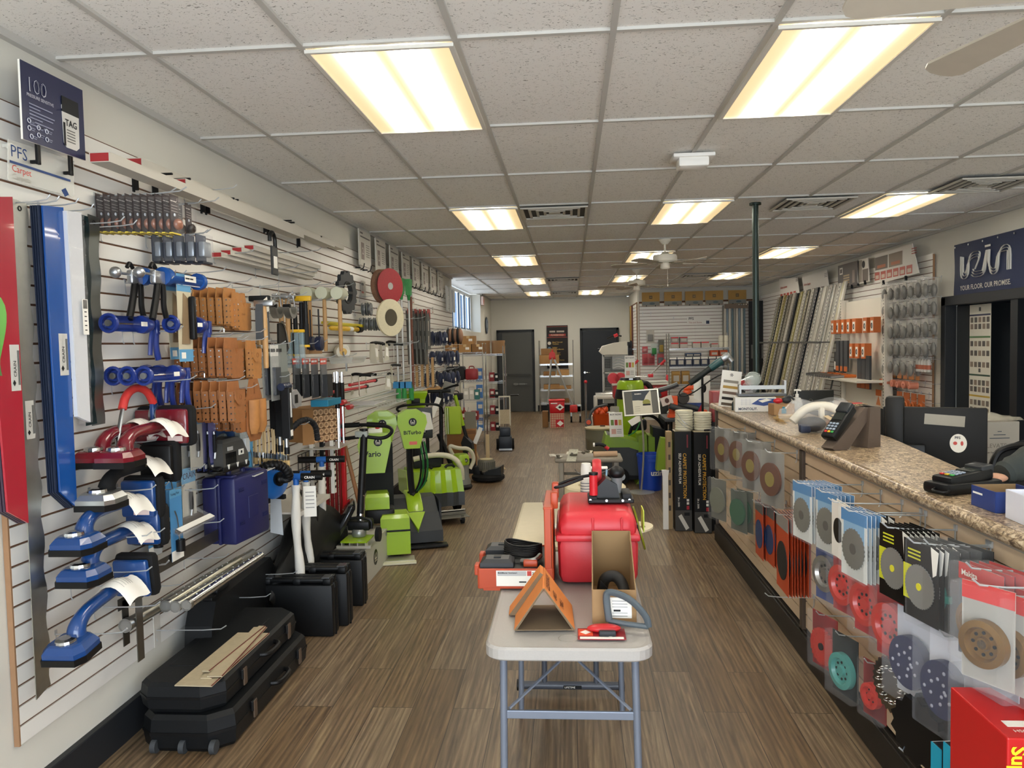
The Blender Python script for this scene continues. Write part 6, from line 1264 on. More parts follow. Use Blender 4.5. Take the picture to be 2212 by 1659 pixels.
# profiles rack at the right end of the alcove
MP=[M('#b9b2a2',.35,.6),M('#77828a',.35,.7),M('#cfc9ba',.4,.4),M('#566a72',.3,.7),M('#8f8b80',.4,.6)]
for k in range(9):
    mb=MB();mb.box((0,0,.75),(.045,.03,1.5),MP[k%5],.002);mb.box((-.01,-.016,.75),(.004,.002,1.48),MP[(k+2)%5])
    solo('metal_profile',mb,'upright metal trim profile in the alcove corner rack, %s of nine'%ORD[k],'metal profile',(3.40+.052*k,17.42,1.02),0,'profiles in the alcove corner rack')
o=thing('profile_rack','slanted wire rack holding upright profiles under the last tan board','rack',(3.62,17.4,2.5),0); mb=MB()
for k in range(10): mb.box((-.22+.05*k,0,.03),(.02,.2,.012),MP[k%3],0,RZ(-.2))
mb.box((0,-.1,0),(.5,.01,.1),M('#6b5b4a',.5));part(o,'slanted_shelf',mb); mb=MB();mb.box((0,-.05,-1.55),(.5,.14,.03),M('#77736a',.5));mb.box((-.26,.0,-.75),(.02,.1,1.55),M('#77736a',.5));part(o,'frame',mb)
# wire rack with tile supplies
wire_rack('wire_rack','grey wire shelf unit against the alcove slatwall with rows of blue boxes',2.74,16.95,1.3,.4,1.93,(.35,.83,1.21,1.60))
def smalls(y,z,xs,w,h,d,m,lab,grp,band=None,cat='box',name='small_box'):
    pr=None
    for k,x in enumerate(xs):
        tx='%s, %s from the door side'%(lab,ORD[k])
        if pr is None:
            pr=thing(name,tx,cat,(x,y,z),0,grp); mb=MB();mb.box((0,0,h/2),(w,d,h),m,.004);part(pr,'box_body',mb); mb=MB();mb.box((0,-d/2-.001,h*.45),(w*.7,.001,h*.45),M('#b9b4aa'));mb.box((0,-d/2-.001,h*.88),(w*.98,.001,h*.2),band or M_PAP);part(pr,'print',mb)
        else: dup(pr,(x,y,z),0,tx)
smalls(16.85,1.611,(2.22,2.41),.16,.12,.16,M('#b6aca4',.5),'white red-topped box, lower pair on the top shelf','red topped boxes',M_RED)
smalls(16.85,1.733,(2.22,2.41),.16,.12,.16,M('#8c8580',.5),'grey red-topped box, upper pair on the top shelf','red topped boxes',M_RED)
smalls(16.85,1.611,(2.68,2.86),.16,.13,.16,M('#c3bdb2',.5),'white red-topped box mid top shelf','red topped boxes',M_RED)
smalls(16.85,1.611,(3.06,),.14,.09,.14,M('#c3bdb2',.5),'short white and red box alone on the top shelf','red topped boxes',M_RED)
for k,(x,z) in enumerate(((3.2,1.611),(3.31,1.611),(3.2,1.74),(3.31,1.74))):
    mb=MB();mb.lathe([(.015,0),(.05,0),(.05,.125),(.015,.125),(.015,0)],M('#e7e2cf',.7),16); solo('tape_roll',mb,'white roll in the %s pair at the end of the top shelf'%('lower' if k<2 else 'upper'),'roll',(x,16.85,z),0,'white rolls')
smalls(16.85,1.221,[2.18+.165*k for k in range(7)],.15,.2,.16,M('#28324a',.5),'dark blue white-lidded box on the middle shelf','dark blue parts boxes',M_PAP)
smalls(16.95,1.43,(2.55,2.7),.18,.07,.16,M('#22344f',.5),'flat navy box lying on the blue boxes','flat navy boxes',M('#31507a'))
smalls(16.9,1.43,(3.06,3.25),.17,.12,.16,M('#b8481e',.5),'orange box stacked at the end of the middle shelf','orange boxes',M('#c85a28'))
smalls(16.9,.84,(2.25,2.45),.17,.28,.16,M('#9c7434',.7),'tan carton on the low alcove shelf','tan cartons',M('#b08a48'))
# hanging packs on the alcove slatwall
def hp(x,z,w,h,m,m2,lab,grp=None): 
    o=thing('hanging_pack',lab,'hanging pack',(x,17.52,z),0,grp); mb=MB();mb.box((0,0,-h/2),(w,.01,h),m);part(o,'card',mb); mb=MB();mb.box((0,-.03,-h*.6),(w*.7,.05,h*.5),m2,.015);part(o,'contents',mb); mb=MB();mb.box((0,-.02,-h/2),(w*1.05,.05,h*1.03),clear('#ffffff',.15),.01);part(o,'bag',mb)
for a in ((1.78,2.03,.17,.3,M('#c8c2b4'),M('#8a8a86'),'tall clear pack with pale tools high on the alcove slatwall'),(1.66,1.66,.12,.14,M_RED,M('#b78'+'080'),'little red pack low on the alcove slatwall near the return wall'),(1.86,1.72,.14,.28,M('#c9d0c8'),M('#2a8a3e',.5),'clear pack with green funnel shape on the alcove slatwall'),(2.02,1.8,.12,.32,M('#5b5a48'),M('#a88b2b'),'olive and yellow tall pack beside the wire shelf post'),(1.66,1.5,.13,.26,M_RED,M('#a33'+'33b'),'red carded tool in the lower row, near the poles'),(1.8,1.5,.14,.26,M_RED,M('#8b2f36'),'red carded tool in the lower row, middle'),(2.0,1.5,.15,.26,M_RED,M('#6f7479'),'red carded tool with grey tool, beside the wire shelf post')): hp(*a)
for k,(x,z) in enumerate(((1.62,2.4),(1.8,2.4),(2.3,2.28),(1.95,1.75))): hook((x,17.56,z),0,.08,'small empty hook on the alcove slatwall')
# poles on the return wall
for k,(y,m) in enumerate(((18.6,M_BLK),(18.45,M('#9a7b2f',.5)),(18.3,M('#9a7b2f',.5)),(18.1,M('#5b2b20',.5)))): mb=MB();mb.cyl((0,0,0),(0,0,1.6),.022,m,n=8);mb.box((.035,0,1.5),(.07,.02,.02),M_STL); solo('long_rod',mb,'%s long rod hanging on the return wall, %s of four'%('black' if k==0 else 'brassy brown',ORD[k]),'rod',(1.43,y,1.0),0,'long rods on the return wall')
o=thing('trowel_rack','dark cluster of notched trowels hanging below the long rods','trowels',(1.34,17.9,1.3),0); mb=MB()
for k in range(7): mb.box((0,.02*k,.07*k),(.16,.01,.1),M('#22242a',.4),0,RZ(.2*(k%2)))
part(o,'notched_plate',mb); mb=MB();mb.box((.08,.1,.3),(.16,.03,.03),M_STL);mb.box((.05,.1,.25),(.03,.03,.5),M('#22242a'));part(o,'handle_row',mb)
# white shelf unit with tile cutters (grey metal display)
o=thing('display_unit','pale grey display shelf unit with white angled top board, next to the dark office door','display shelf',(.83,14.6,0),0); GY=M('#c3c3bd',.5)
mb=MB()
for x in (-.22,.22): mb.box((x,.1,.85),(.03,.3,1.7),GY)
for z in (.5,.85,1.2,1.52): mb.box((0,.1,z),(.46,.3,.03),GY)
mb.box((0,.24,.85),(.44,.02,1.7),GY);part(o,'cabinet_frame',mb)
mb=MB()
for z in (.95,1.3): 
    for i in range(5):
        for j in range(6): mb.box((-.19+.022*i,-.055,z+.03*j),(.014,.004,.02),M('#2a2c30'))
part(o,'perforated_panel',mb)
mb=MB();mb.box((.06,-.05,1.38),(.24,.01,.24),M('#aeb2b0',.4));mb.box((.06,-.05,1.03),(.24,.01,.28),M('#9fa4a4',.4))
for k in range(4): mb.tube([(-.04,-.06,1.44-.05*k),(.06,-.06,1.47-.05*k),(.16,-.06,1.43-.05*k)],.006,M_WHT)
part(o,'tool_panel',mb)
o=thing('white_trough','white angled trough lying on top of the pale display unit','trough',(.83,14.6,1.54),0); mb=MB();mb.prism([(-.3,.06),(-.24,.0),(.22,.0),(.22,.24),(.0,.22),(-.24,.16)],-.1,.2,M('#e5e0cf',.5));part(o,'trough',mb); mb=MB();mb.tube([(-.15,-.05,.3),(.0,-.05,.36),(.12,-.05,.34)],.015,M_BLK);mb.cyl((-.02,-.05,.34),(.05,-.05,.37),.03,M_RED);part(o,'handle',mb)
# red and white tile cutters on the shelves and table
def tile_cutter(lab,loc,rz,L_=.7,col=M_RED):
    o=thing('tile_cutter',lab,'tile cutter',loc,rz,'tile cutters'); mb=MB();mb.box((0,0,.02),(L_,.18,.03),M('#c7c5bf',.4),.004);part(o,'base_plate',mb)
    for y in (-.03,.03): mb=MB();mb.cyl((-L_/2,y,.1),(L_/2,y,.1),.011,M_CHR,n=8);part(o,'rail',mb)
    for x in (-L_/2,L_/2): mb=MB();mb.box((x,0,.07),(.03,.12,.1),col,.008);part(o,'end_block',mb)
    mb=MB();mb.box((.05,0,.11),(.08,.1,.05),col,.01);mb.cyl((.05,-.02,.12),(.22,-.06,.3),.012,M_CHR,n=8);mb.cyl((.2,-.055,.28),(.27,-.07,.35),.02,col,n=10);part(o,'cutter_head',mb); return o
o=thing('red_workbench','red-fronted machine bench carrying tile cutters','bench',(1.06,12.2,0),0); mb=MB();mb.box((0,0,1.0),(.82,.4,.2),M('#a51b20',.4),.01);mb.box((0,0,1.115),(.86,.44,.025),M('#c7c3bb',.4),.003);part(o,'red_box',mb)
for x in (-.36,.36): mb=MB();mb.box((x,0,.45),(.04,.36,.9),M_BLK2);part(o,'leg',mb)
tile_cutter('long chrome and red tile cutter on the red bench',(1.18,12.15,1.128),0,.6); tile_cutter('red and chrome tile cutter on the red bench end by the pale display unit',(.78,12.3,1.128),.3,.26)
for k in range(2): mb=MB();mb.cyl((0,0,0),(0,.0,.2),.09,M('#b31c26',.4),n=16); solo('red_reel',mb,'red round reel on the %s side of the tile cutters'%('near' if k==0 else 'far'),'reel',(.66+.11*k,12.36,1.2),0,'red reels',rot=(1.57,0,0))
for k,(x,z) in enumerate(((.62,.62),(.7,.92))):
    o=thing('wet_saw','white and chrome tile saw bed standing low near the office door, %s one'%('lower' if k==0 else 'upper'),'tile saw',(.55+.06*k,13.0+.3*k,z-.2),0,'white tile saws'); mb=MB();mb.box((0,0,.12),(.5-.1*k,.35,.06),M('#dcd8cc',.4),.02);mb.box((-.2,0,.02),(.06,.35,.24),M('#dcd8cc',.4),.02);part(o,'bed',mb); mb=MB();
    for j in range(3): mb.cyl((-.2,-.1+.08*j,.18),(.22-.1*k,-.1+.08*j,.18),.015,M_CHR,n=8)
    part(o,'rail',mb); mb=MB();mb.box((0,.1,-.2-.15*k),(.4,.05,.4+.3*k),M_BLK2);part(o,'stand_leg',mb)
mb=MB();mb.cyl((0,0,-.6),(0,0,.5),.016,M_STL,n=8);mb.ell((0,0,.52),(.055,.055,.06),M_RED); solo('lever_arm',mb,'upright grey lever with a red ball knob before the office door','lever',(.24,12.95,.6),0)
# ================= MACHINES ON THE RIGHT OF THE AISLE =================
o=thing('shop_vacuum','large lime and black shop vacuum with hose and a price card on top','vacuum',(.80,10.6,0),0)
mb=MB();mb.lathe([(0,.3),(.17,.3),(.18,.35),(.185,1.0),(.0,1.0)],LG,28);part(o,'lime_tank',mb)
mb=MB();mb.lathe([(0,1.0),(.2,1.0),(.215,1.02),(.19,1.13),(0,1.13)],M_BLK,28);part(o,'black_band',mb); mb=MB();mb.lathe([(0,1.13),(.185,1.13),(.175,1.22),(.15,1.25),(0,1.25)],LG,28);part(o,'lime_lid',mb); mb=MB();mb.lathe([(0,1.25),(.15,1.25),(.13,1.285),(0,1.285)],M_BLK,28);mb.box((0,-.13,1.27),(.05,.03,.02),M_STL);part(o,'top_cap',mb)
mb=MB();mb.tube([(.15,0,1.2),(.24,0,1.2),(.3,0,1.05),(.28,0,.95)],.03,M_BLK,10,smooth=3);mb.tube([(.15,.06,1.23),(.28,.06,1.2),(.33,.06,1.0)],.02,M_BLK,10,smooth=3);part(o,'hose',mb)
mb=MB();mb.box((0,0,.2),(.36,.36,.2),M_BLK2,.03);part(o,'base_cart',mb)
for x in (-.18,.18): mb=MB();mb.cyl((x-.02,.1,.08),(x+.02,.1,.08),.08,M_RUB,n=16);part(o,'wheel',mb)
def flyer(lab,loc,rz,w,h,tilt=0,kind=0):
    o=thing('price_card',lab,'price card',loc,0,rot=(tilt,0,rz)); mb=MB();mb.box((0,0,h/2),(w,.003,h),M_PAP);part(o,'card_sheet',mb); mb=MB()
    mb.text('BUY NOW',w*.17,M('#3a3a3a'),T(-w*.42,-.0025,h*.87),bold=.02)
    for k,c in enumerate(('#6f8a3a','#b5392e','#c9b04a')): mb.box((-w*.28+k*w*.28,-.0025,h*.58),(w*.22,.001,h*.22),M(c))
    mb.box((-w*.2,-.0025,h*.22),(w*.34,.001,h*.2),M('#d9a898')); 
    for k in range(3): mb.box((w*.2,-.0025,h*.3-k*h*.07),(w*.34,.001,h*.02),M('#77736c'))
    part(o,'print',mb); return o
flyer('white and red price card standing on top of the big lime vacuum',(.79,10.48,1.285),.1,.14,.3)
o=thing('trash_can','grey-olive ribbed metal drum with round lid at the aisle side','drum',(.40,10.9,0),0); OG=M('#77735f',.5,.2)
mb=MB();mb.lathe([(0,0),(.18,0),(.195,.2),(.205,.4),(.21,.42),(.205,.44),(.21,.56),(0,.56)],OG,32);part(o,'drum_body',mb); mb=MB();mb.lathe([(.205,.555),(.22,.56),(.22,.58),(.2,.585),(0,.59)],M('#a89a78',.5),32);mb.box((.03,0,.6),(.07,.02,.02),M('#5b3a2a'));part(o,'lid',mb); mb=MB();mb.tube([(.03,-.21,.43),(.04,-.225,.5),(.1,-.215,.51),(.13,-.2,.44)],.006,M_STL);part(o,'side_handle',mb)
o=thing('mixer_bucket','orange mixing bucket full of orange parts','bucket',(.44,11.7,.0),0); OR=M('#d9501b',.4)
mb=MB();mb.lathe([(0,.3),(.1,.3),(.13,.68),(.14,.7),(.12,.7),(.1,.4),(0,.4)],OR,24);part(o,'bucket_body',mb)
mb=MB();
for k in range(5): mb.ell((-.06+.03*k,.0,.73+.03*math.sin(k*2)),(.1,.16,.12),OR,10,8)
part(o,'orange_part',mb); mb=MB();mb.box((0,0,.15),(.3,.26,.3),M('#3a3a3c'),.02);part(o,'stand_box',mb)
mb=MB();mb.tube([(-.16,-.05,.55),(-.18,-.05,.66),(-.1,-.05,.8),(.1,-.05,.84)],.02,M('#4a4c4e'),8);mb.cyl((-.19,-.1,.58),(-.19,0,.58),.05,M('#4a4c4e'),n=14);mb.cyl((-.19,-.105,.58),(-.19,-.1,.58),.035,OR,n=14);part(o,'motor_handle',mb)
# lime scrubber
o=thing('scrubber_machine','low lime and dark grey floor scrubber with round emblem, beside the blue bucket','floor machine',(.72,9.85,0),0)
LG2=M('#86a81e',.4,coat=.2)
mb=MB();mb.prism([(-.36,.12),(-.28,.62),(.0,.55),(.12,.5),(.12,.1)],-.18,.25,M('#2f3232',.45));part(o,'grey_body',mb)
mb=MB();mb.prism([(-.34,.46),(-.3,.62),(.02,.55),(.1,.52),(.1,.42),(-.02,.46)],-.2,.26,LG2);part(o,'lime_cover',mb)
mb=MB();mb.prism([(.1,.05),(.1,.6),(.2,.63),(.22,.02),(.06,.0)],-.22,.26,LG2);mb.prism([(.22,.1),(.22,.6),(.3,.58),(.3,.2)],-.2,.2,LG2);part(o,'lime_side',mb); emblem(o,T(.16,-.221,.17),.04)
mb=MB();mb.prism([(.3,.1),(.28,.7),(.6,.62),(.52,.1)],-.15,.2,M('#202322',.5));part(o,'black_hopper',mb); mb=MB();mb.prism([(.5,.15),(.56,.38),(.62,.4),(.58,.15)],-.16,.1,LG2);part(o,'lime_wing',mb)
mb=MB();mb.tube([(0,-.05,.6),(.05,-.05,.75),(.2,-.05,.86),(.36,0,.8),(.46,.05,.62)],.02,M_BLK,8);mb.box((.12,0,.72),(.2,.12,.14),M_BLK2,.03);mb.box((.45,.05,.85),(.14,.1,.3),M('#2b2e2c'),.01,RY(.2)@T(-.17,0,.1));part(o,'handle_mechanism',mb)
mb=MB();mb.tube([(-.02,-.15,.6),(.08,-.2,.66),(.14,-.16,.82)],.008,M('#3a9a4a'),6);part(o,'green_cable',mb)
for x in (-.12,): mb=MB();mb.cyl((x,-.24,.1),(x,-.2,.1),.1,M_RUB,n=18);mb.cyl((x,-.245,.1),(x,-.2,.1),.05,M_STL,n=14);part(o,'wheel',mb)
mb=MB();mb.cyl((.5,.1,.1),(.54,.1,.1),.1,M_RUB,n=18);mb.box((0,0,.08),(.6,.3,.06),M_BLK2);part(o,'rear_wheel',mb)
flyer('red, green and yellow printed price card leaning on the lime scrubber',(.55,9.58,.6),.1,.17,.31,-.25)
mb=MB();mb.box((0,0,0),(.16,.003,.1),M_PAP,0); solo('paper_tag',mb,'folded white tag lying on the scrubber handle','tag',(.78,9.6,.8),0,rot=(-.9,-.5,.2))
mb=MB();mb.box((0,0,.2),(.12,.06,.4),clear('#c9c4ba',.5),.02); solo('plastic_bag',mb,'clear bag hanging behind the price card of the scrubber','bag',(.55,9.98,.55),.3)
o=thing('lime_bag','lime cloth bag hanging on the black workbench','bag',(1.06,9.02,.28),0); mb=MB();mb.prism([(-.1,0),(.12,.02),(.14,.12),(.08,.36),(-.04,.38),(-.08,.2)],-.08,.08,M('#7f9a26',.7));part(o,'bag_body',mb)
# blue bucket
o=thing('bucket','blue bucket with white UZIN lettering and hooked handle end','bucket',(.925,9.3,0),0); BU=M('#1b46b4',.4)
mb=MB();mb.lathe([(0,0),(.13,0),(.155,.4),(.162,.4),(.162,.43),(.15,.43),(.125,.02),(0,.02)],BU,32);part(o,'bucket_body',mb); mb=MB();mb.text('uzin',.09,M_PAP,T(-.01,-.157,.19)@RZ(.15),bold=.03);mb.box((0,-.16,.37),(.08,.004,.03),BU);part(o,'lettering',mb)
mb=MB();mb.tube([(.13,0,.42),(.16,-.02,.47),(.18,-.02,.45),(.16,-.02,.4)],.008,M('#d0a95a'),6);part(o,'handle_end',mb)
# display stand
o=thing('display_stand','tilted silver poster frame on a curved floor stand showing a machine leaflet','display stand',(.80,9.12,0),0); SV=M('#c2c0b8',.35,.6)
mb=MB();mb.lathe([(0,0),(.155,0),(.155,.006),(.05,.02),(0,.03)],SV,32);part(o,'foot_plate',mb); mb=MB();mb.tube([(0,0,.02),(.03,0,.35),(.035,0,.65),(0,0,.95)],.022,SV,10,smooth=3,flat=.5);part(o,'curved_column',mb)
A=T(.01,-.03,1.06)@RY(-.05)@RX(-.42); w,h=.4,.3
mb=MB();mb.at(A)
for s in (-1,1): mb.box((s*w/2,0,0),(.018,.02,h+.018),SV,.003);mb.box((0,0,s*h/2),(w,.02,.018),SV,.003)
part(o,'frame',mb); mb=MB();mb.at(A);mb.box((0,.006,0),(w,.004,h),M('#4d4b44',.4));mb.box((.01,.003,0),(.22,.002,h-.01),M('#d8d2bd',.5));mb.prism([(-.1,.14),(.11,.14),(.06,.08),(.03,.02),(-.03,.03),(-.1,.03)],.001,.0025,M('#2a3542'));mb.text('MAMBO',.022,M_PAP,T(-.07,-.0,.1),bold=.02);mb.ell((.06,.001,.0),(.09,.003,.07),M('#8c8a3a'));mb.box((.06,0,-.03),(.09,.002,.02),M_BLK); 
for k in range(3): mb.box((-.05,.001,-.05-k*.025),(.06,.001,.005),M('#a29c88'))
part(o,'leaflet',mb)
# workbench with orange machines
o=thing('folding_workbench','black folding workbench crowded with orange tools','workbench',(1.38,9.25,0),0)
mb=MB();mb.box((0,0,.86),(.62,.6,.04),M('#34363a',.5),.006);part(o,'bench_top',mb)
for sx in (-1,1):
    for sy in (-1,1): mb=MB();mb.cyl((sx*.26,sy*.26,0),(sx*.24,sy*.22,.85),.022,M_BLK,n=8);part(o,'leg',mb)
mb=MB();
for sy in (-1,1): mb.cyl((-.25,sy*.25,.12),(.25,sy*.25,.6),.012,M_BLK,n=6);mb.cyl((.25,sy*.25,.12),(-.25,sy*.25,.6),.012,M_BLK,n=6)
part(o,'cross_brace',mb)
o=thing('green_crate','dark olive box on the floor beside the blue bucket','box',(1.18,8.72,0),0); mb=MB();mb.box((0,0,.15),(.3,.25,.3),M('#2c3325',.5),.02);part(o,'box_body',mb)
o=thing('core_drill','big orange and dark grey drilling machine with upright orange bracket on the workbench','drill',(1.2,9.22,.88),0)
mb=MB();mb.box((-.02,-.1,.13),(.1,.08,.24),OR,.01);mb.prism([(-.1,-.04),(.06,-.04),(.1,.06),(-.08,.04)],-.15,-.05,OR);part(o,'bracket',mb)
mb=MB();mb.cyl((.1,-.12,.22),(.1,.02,.22),.065,M('#34302c'),n=18);mb.box((.06,0,.32),(.16,.1,.12),M('#3d4144',.4),.02,RY(-.5)@T(-.14,0,.02));mb.tube([(-.22,0,.3),(-.05,0,.34),(.05,0,.38)],.03,M('#3d4144',.4),8);part(o,'motor',mb)
mb=MB();mb.tube([(.12,0,.32),(.22,0,.34),(.32,0,.33)],.028,OR,10);mb.box((.16,0,.28),(.1,.08,.06),OR,.02);mb.box((.2,0,.05),(.36,.12,.05),OR,.01);mb.box((.3,-.03,.0),(.16,.1,.07),M('#c9c0ac'),.006);part(o,'orange_housing',mb)
mb=MB();mb.box((0,0,0),(.14,.003,.1),M('#d9c9c0'));mb.ell((0,-.003,0),(.05,.004,.06),M('#5a3a34')); solo('price_card',mb,'small tilted leaflet with a dark tool picture on the core drill','price card',(1.1,9.05,1.08),0,rot=(0,-.3,.2))
o=thing('angle_grinder','long black and teal angle grinder with looping black cord propped over the boxes','angle grinder',(1.34,8.05,1.42),0)
d_=RY(-.62); mb=MB();mb.cyl((0,0,-.47),(0,0,0),.012,M_BLK,n=8);mb.at(d_@RY(PI/2));mb.lathe([(0,-.16),(.028,-.16),(.034,-.08),(.03,.06),(.033,.1),(0,.1)],M('#202524',.5),14);part(o,'handle_body',mb)
mb=MB();mb.at(d_@RY(PI/2));mb.lathe([(0,.1),(.038,.1),(.04,.2),(.035,.24),(0,.24)],M('#1d4a4c',.4),14);part(o,'teal_housing',mb); mb=MB();mb.at(d_);mb.box((.29,0,0),(.1,.06,.07),M_STL,.015);mb.cyl((.31,0,-.07),(.31,0,-.02),.035,M_STL,n=14);part(o,'gear_head',mb)
mb=MB();mb.tube([(-.13,0,-.1),(-.24,0,-.17),(-.23,0,-.23),(-.1,0,-.2),(.1,-.03,-.04),(.24,-.03,.02),(.36,0,-.02),(.44,0,-.16)],.007,M_BLK,6,smooth=3);part(o,'power_cord',mb)
for s in range(2): mb=MB();mb.cyl((0,0,0),(.34,.0,-.12+.03*s),.035,M('#3a3c3e',.4),n=10); solo('dark_tube',mb,'dark grey ribbed tube lying on the workbench, %s'%('upper' if s else 'lower'),'tube',(1.13,9.05+.1*s,1.02+.04*s),0,'dark grey tubes')
for k in range(4):
    mb=MB();mb.ell((0,0,.035),(.16,.12,.08),M_GLASS if k%2 else M('#b9b6aa',.2,coat=.8),12,8); solo('bagged_part',mb,'shiny bagged part heaped on the workbench edge behind the white pails','bagged part',(1.2+.07*k,9.25-.02*k,.885),k,'shiny bagged parts')
o=thing('curled_leaflet','curled white leaflet with a dark tool picture before the red carton','leaflet',(1.36,8.2,1.1),0); mb=MB();mb.surf(lambda u,v:(-.09+.18*v,-.05*math.sin(PI*v+.6),.3-.3*u+.06*(1-v)*u),8,8,M_PAP);mb.cyl((0,-.04,-.15),(0,-.04,.1),.004,M_BLK,n=6);part(o,'sheet',mb); mb=MB();mb.ell((.01,-.06,.17),(.05,.01,.09),M_BLK);part(o,'print',mb)
mb=MB();mb.box((0,0,.12),(.22,.1,.24),M('#e8e0d4'),.004);mb.prism([(-.1,.04),(.03,.04),(.1,.16),(-.1,.16)],-.055,-.051,M('#2a3f7c'));mb.prism([(.03,.04),(.1,.04),(.1,.16)],-.0555,-.0515,M_RED); solo('printed_box',mb,'white, blue and red printed box between the core drill and the red carton','box',(1.42,9.2,.882),0)
# boxes standing on the floor by the counter end
def tallbox(x,y,lab,w=.155,h=.93,d=.16,name='film_carton'):
    o=thing(name,lab,'box',(x,y,0),0); mb=MB();mb.box((0,0,h/2),(w,d,h),M('#121212',.4),.003);mb.box((0,0,h+.002),(w,d,.004),M('#9a8f78'));part(o,'box_body',mb)
    mb=MB();y0=-d/2-.0008;mb.text('CARPET PROTECTION',.042,M('#d9a32a'),T(-.0,y0,.73)@RY(PI/2)@T(0,0,.0),bold=.02);mb.text('SELF ADHESIVE FILM',.032,M_PAP,T(-.04,y0,.73)@RY(PI/2),bold=.01);mb.text('2ft x 200ft',.022,M_PAP,T(-.05,y0,.32)@RY(PI/2),bold=.01)
    mb.box((.04,y0,.29),(.022,.001,.022),M_PAP);mb.box((.04,y0,.26),(.022,.001,.022),M_PAP);mb.box((.04,y0,.22),(.024,.001,.035),M('#b02030'));mb.box((.04,y0,.84),(.012,.001,.12),M('#7a1f28'))
    mb.box((0,y0,.1),(w*.98,.001,.19),M('#3c3a36'));mb.prism([(-.05,.14),(-.02,.16),(.05,.03),(.02,.01)],y0-.002,y0-.001,M('#d9d6cc'));mb.box((.03,y0-.001,.16),(.05,.001,.03),M_BLK);part(o,'print',mb); return o
tallbox(1.02,7.3,'tall black carton reading Carpet Protection, farther from the counter, with pails on top')
tallbox(1.185,7.22,'tall black carton reading Carpet Protection, touching the counter end')
mb=MB();mb.box((0,0,.46),(.05,.1,.92),M('#a98f68',.7),.002)
for k in range(6): mb.box((0,-.051,.2+.12*k),(.02,.001,.05),M('#4a3d2c'))
solo('cardboard_tube_box',mb,'narrow brown carton edge beside the black film carton','box',(.905,7.35,0),0)
mb=MB();mb.prism([(-.02,0),(.03,0),(.03,.5),(.04,.56),(-.03,.56),(-.02,.5)],-.01,.02,M_WHT); solo('white_strip',mb,'white folded strip standing on the floor beside the brown carton edge','strip',(.86,7.3,0),0)
pl=None
for k in range(8):
    for c,(x,nn) in enumerate(((1.04,8),(1.21,7))):
        if k>=nn: continue
        tx='white nested pail, %s from the bottom of the %s stack'%(ORD[k],'outer' if c==0 else 'counter side')
        if pl is None:
            pl=thing('pail',tx,'pail',(x,7.28,.935),0,'nested white pails'); mb=MB();mb.lathe([(0,0),(.07,0),(.078,.012),(.082,.012),(.082,.022),(.078,.022),(.08,.03),(.075,.03),(.066,.005),(0,.005)],M('#e9e4cd',.45),28);part(pl,'pail_body',mb)
        else: dup(pl,(x,7.28,.935+.0225*k),0,tx,'nested white pails')
mb=MB();mb.tube([(-.07,-.05,.16),(-.02,-.1,.08),(.06,-.09,.03),(.09,0,.02)],.0025,M_STL,6);mb.tube([(-.07,-.05,.1),(0,-.1,.03),(.08,-.06,-.0)],.0025,M_STL,6); solo('pail_wire',mb,'thin wire bail of the pails hanging down in front','wire',(1.04,7.28,.94),0)
# olive workmate / grey plastic saw table in the aisle
o=thing('work_stand','beige plastic work stand covered with trowels and a paint roller','work table',(.175,8.6,0),0); BG=M('#9a9284',.5,noise=.1)
mb=MB();mb.box((0,0,.49),(.74,.4,.05),BG,.02);part(o,'table_top',mb)
for sx in (-1,1):
    for sy in (-1,1): mb=MB();mb.box((sx*.3,sy*.14,.235),(.055,.055,.47),BG,.008);part(o,'leg',mb)
mb=MB();mb.box((0,.1,.3),(.56,.03,.03),M('#6e6a5e'),.005);mb.tube([(-.15,-.1,.38),(-.12,-.1,.33),(.1,-.1,.32),(.28,-.1,.4)],.006,M_STL);part(o,'brace',mb)
z=.516
mb=MB();mb.at(RY(PI/2));mb.cyl((0,0,-.13),(0,0,.13),.03,M('#c9a888',.8),n=16);mb.at(); solo('paint_roller_sleeve',mb,'tan roller sleeve on the beige work stand','paint roller',(.36,8.5,z+.03),.1)
mb=MB();mb.tube([(-.08,0,.02),(-.02,0,.03),(.04,0,0)],.02,M_BLK,10);mb.tube([(.03,0,.0),(.07,0,-.03)],.02,M_RED,10);mb.tube([(-.1,0,.02),(-.08,0,.02)],.022,M_PAP,8); solo('trowel_grip',mb,'black, white and red trowel grip raised above the roller sleeve','trowel',(.33,8.6,z+.1),0)
for k,(x,y,a,m) in enumerate(((-.2,8.55,.3,M('#c7c2b4',.3,.5)),(-.12,8.45,1.2,M('#d9d6cc',.3,.4)),(-.02,8.55,.1,M('#e2ded0',.4)),(.08,8.6,.6,M('#b9b4a6',.3,.6)),(.16,8.45,-.3,M('#d6cdb2',.4)))):
    o=thing('spatula','putty-stained spatula on the beige work stand, %s from its slatwall side end'%ORD[k],'spatula',(x,y,z+.012*k),a,'stained spatulas'); mb=MB();mb.prism([(-.05,0),(.05,0),(.03,.12),(-.03,.12)],-.002,.002,m,RX(-PI/2+.1));part(o,'blade_plate',mb); mb=MB();mb.tube([(0,-.1,.02),(0,-.18,.03)],.012,M('#5b5548'),8,smooth=0) ;mb.box((0,-.12,.012),(.01,.05,.01),M_STL);part(o,'grip',mb)
mb=MB();mb.box((0,0,.0),(.1,.34,.006),M('#b9b8a8',.7,noise=.5,scale=60)); solo('trowel_board',mb,'speckled white trowel blade hanging off the work stand edge','trowel',(-.0,8.42,z+.03),-.1,rot=(.25,0,-.1))
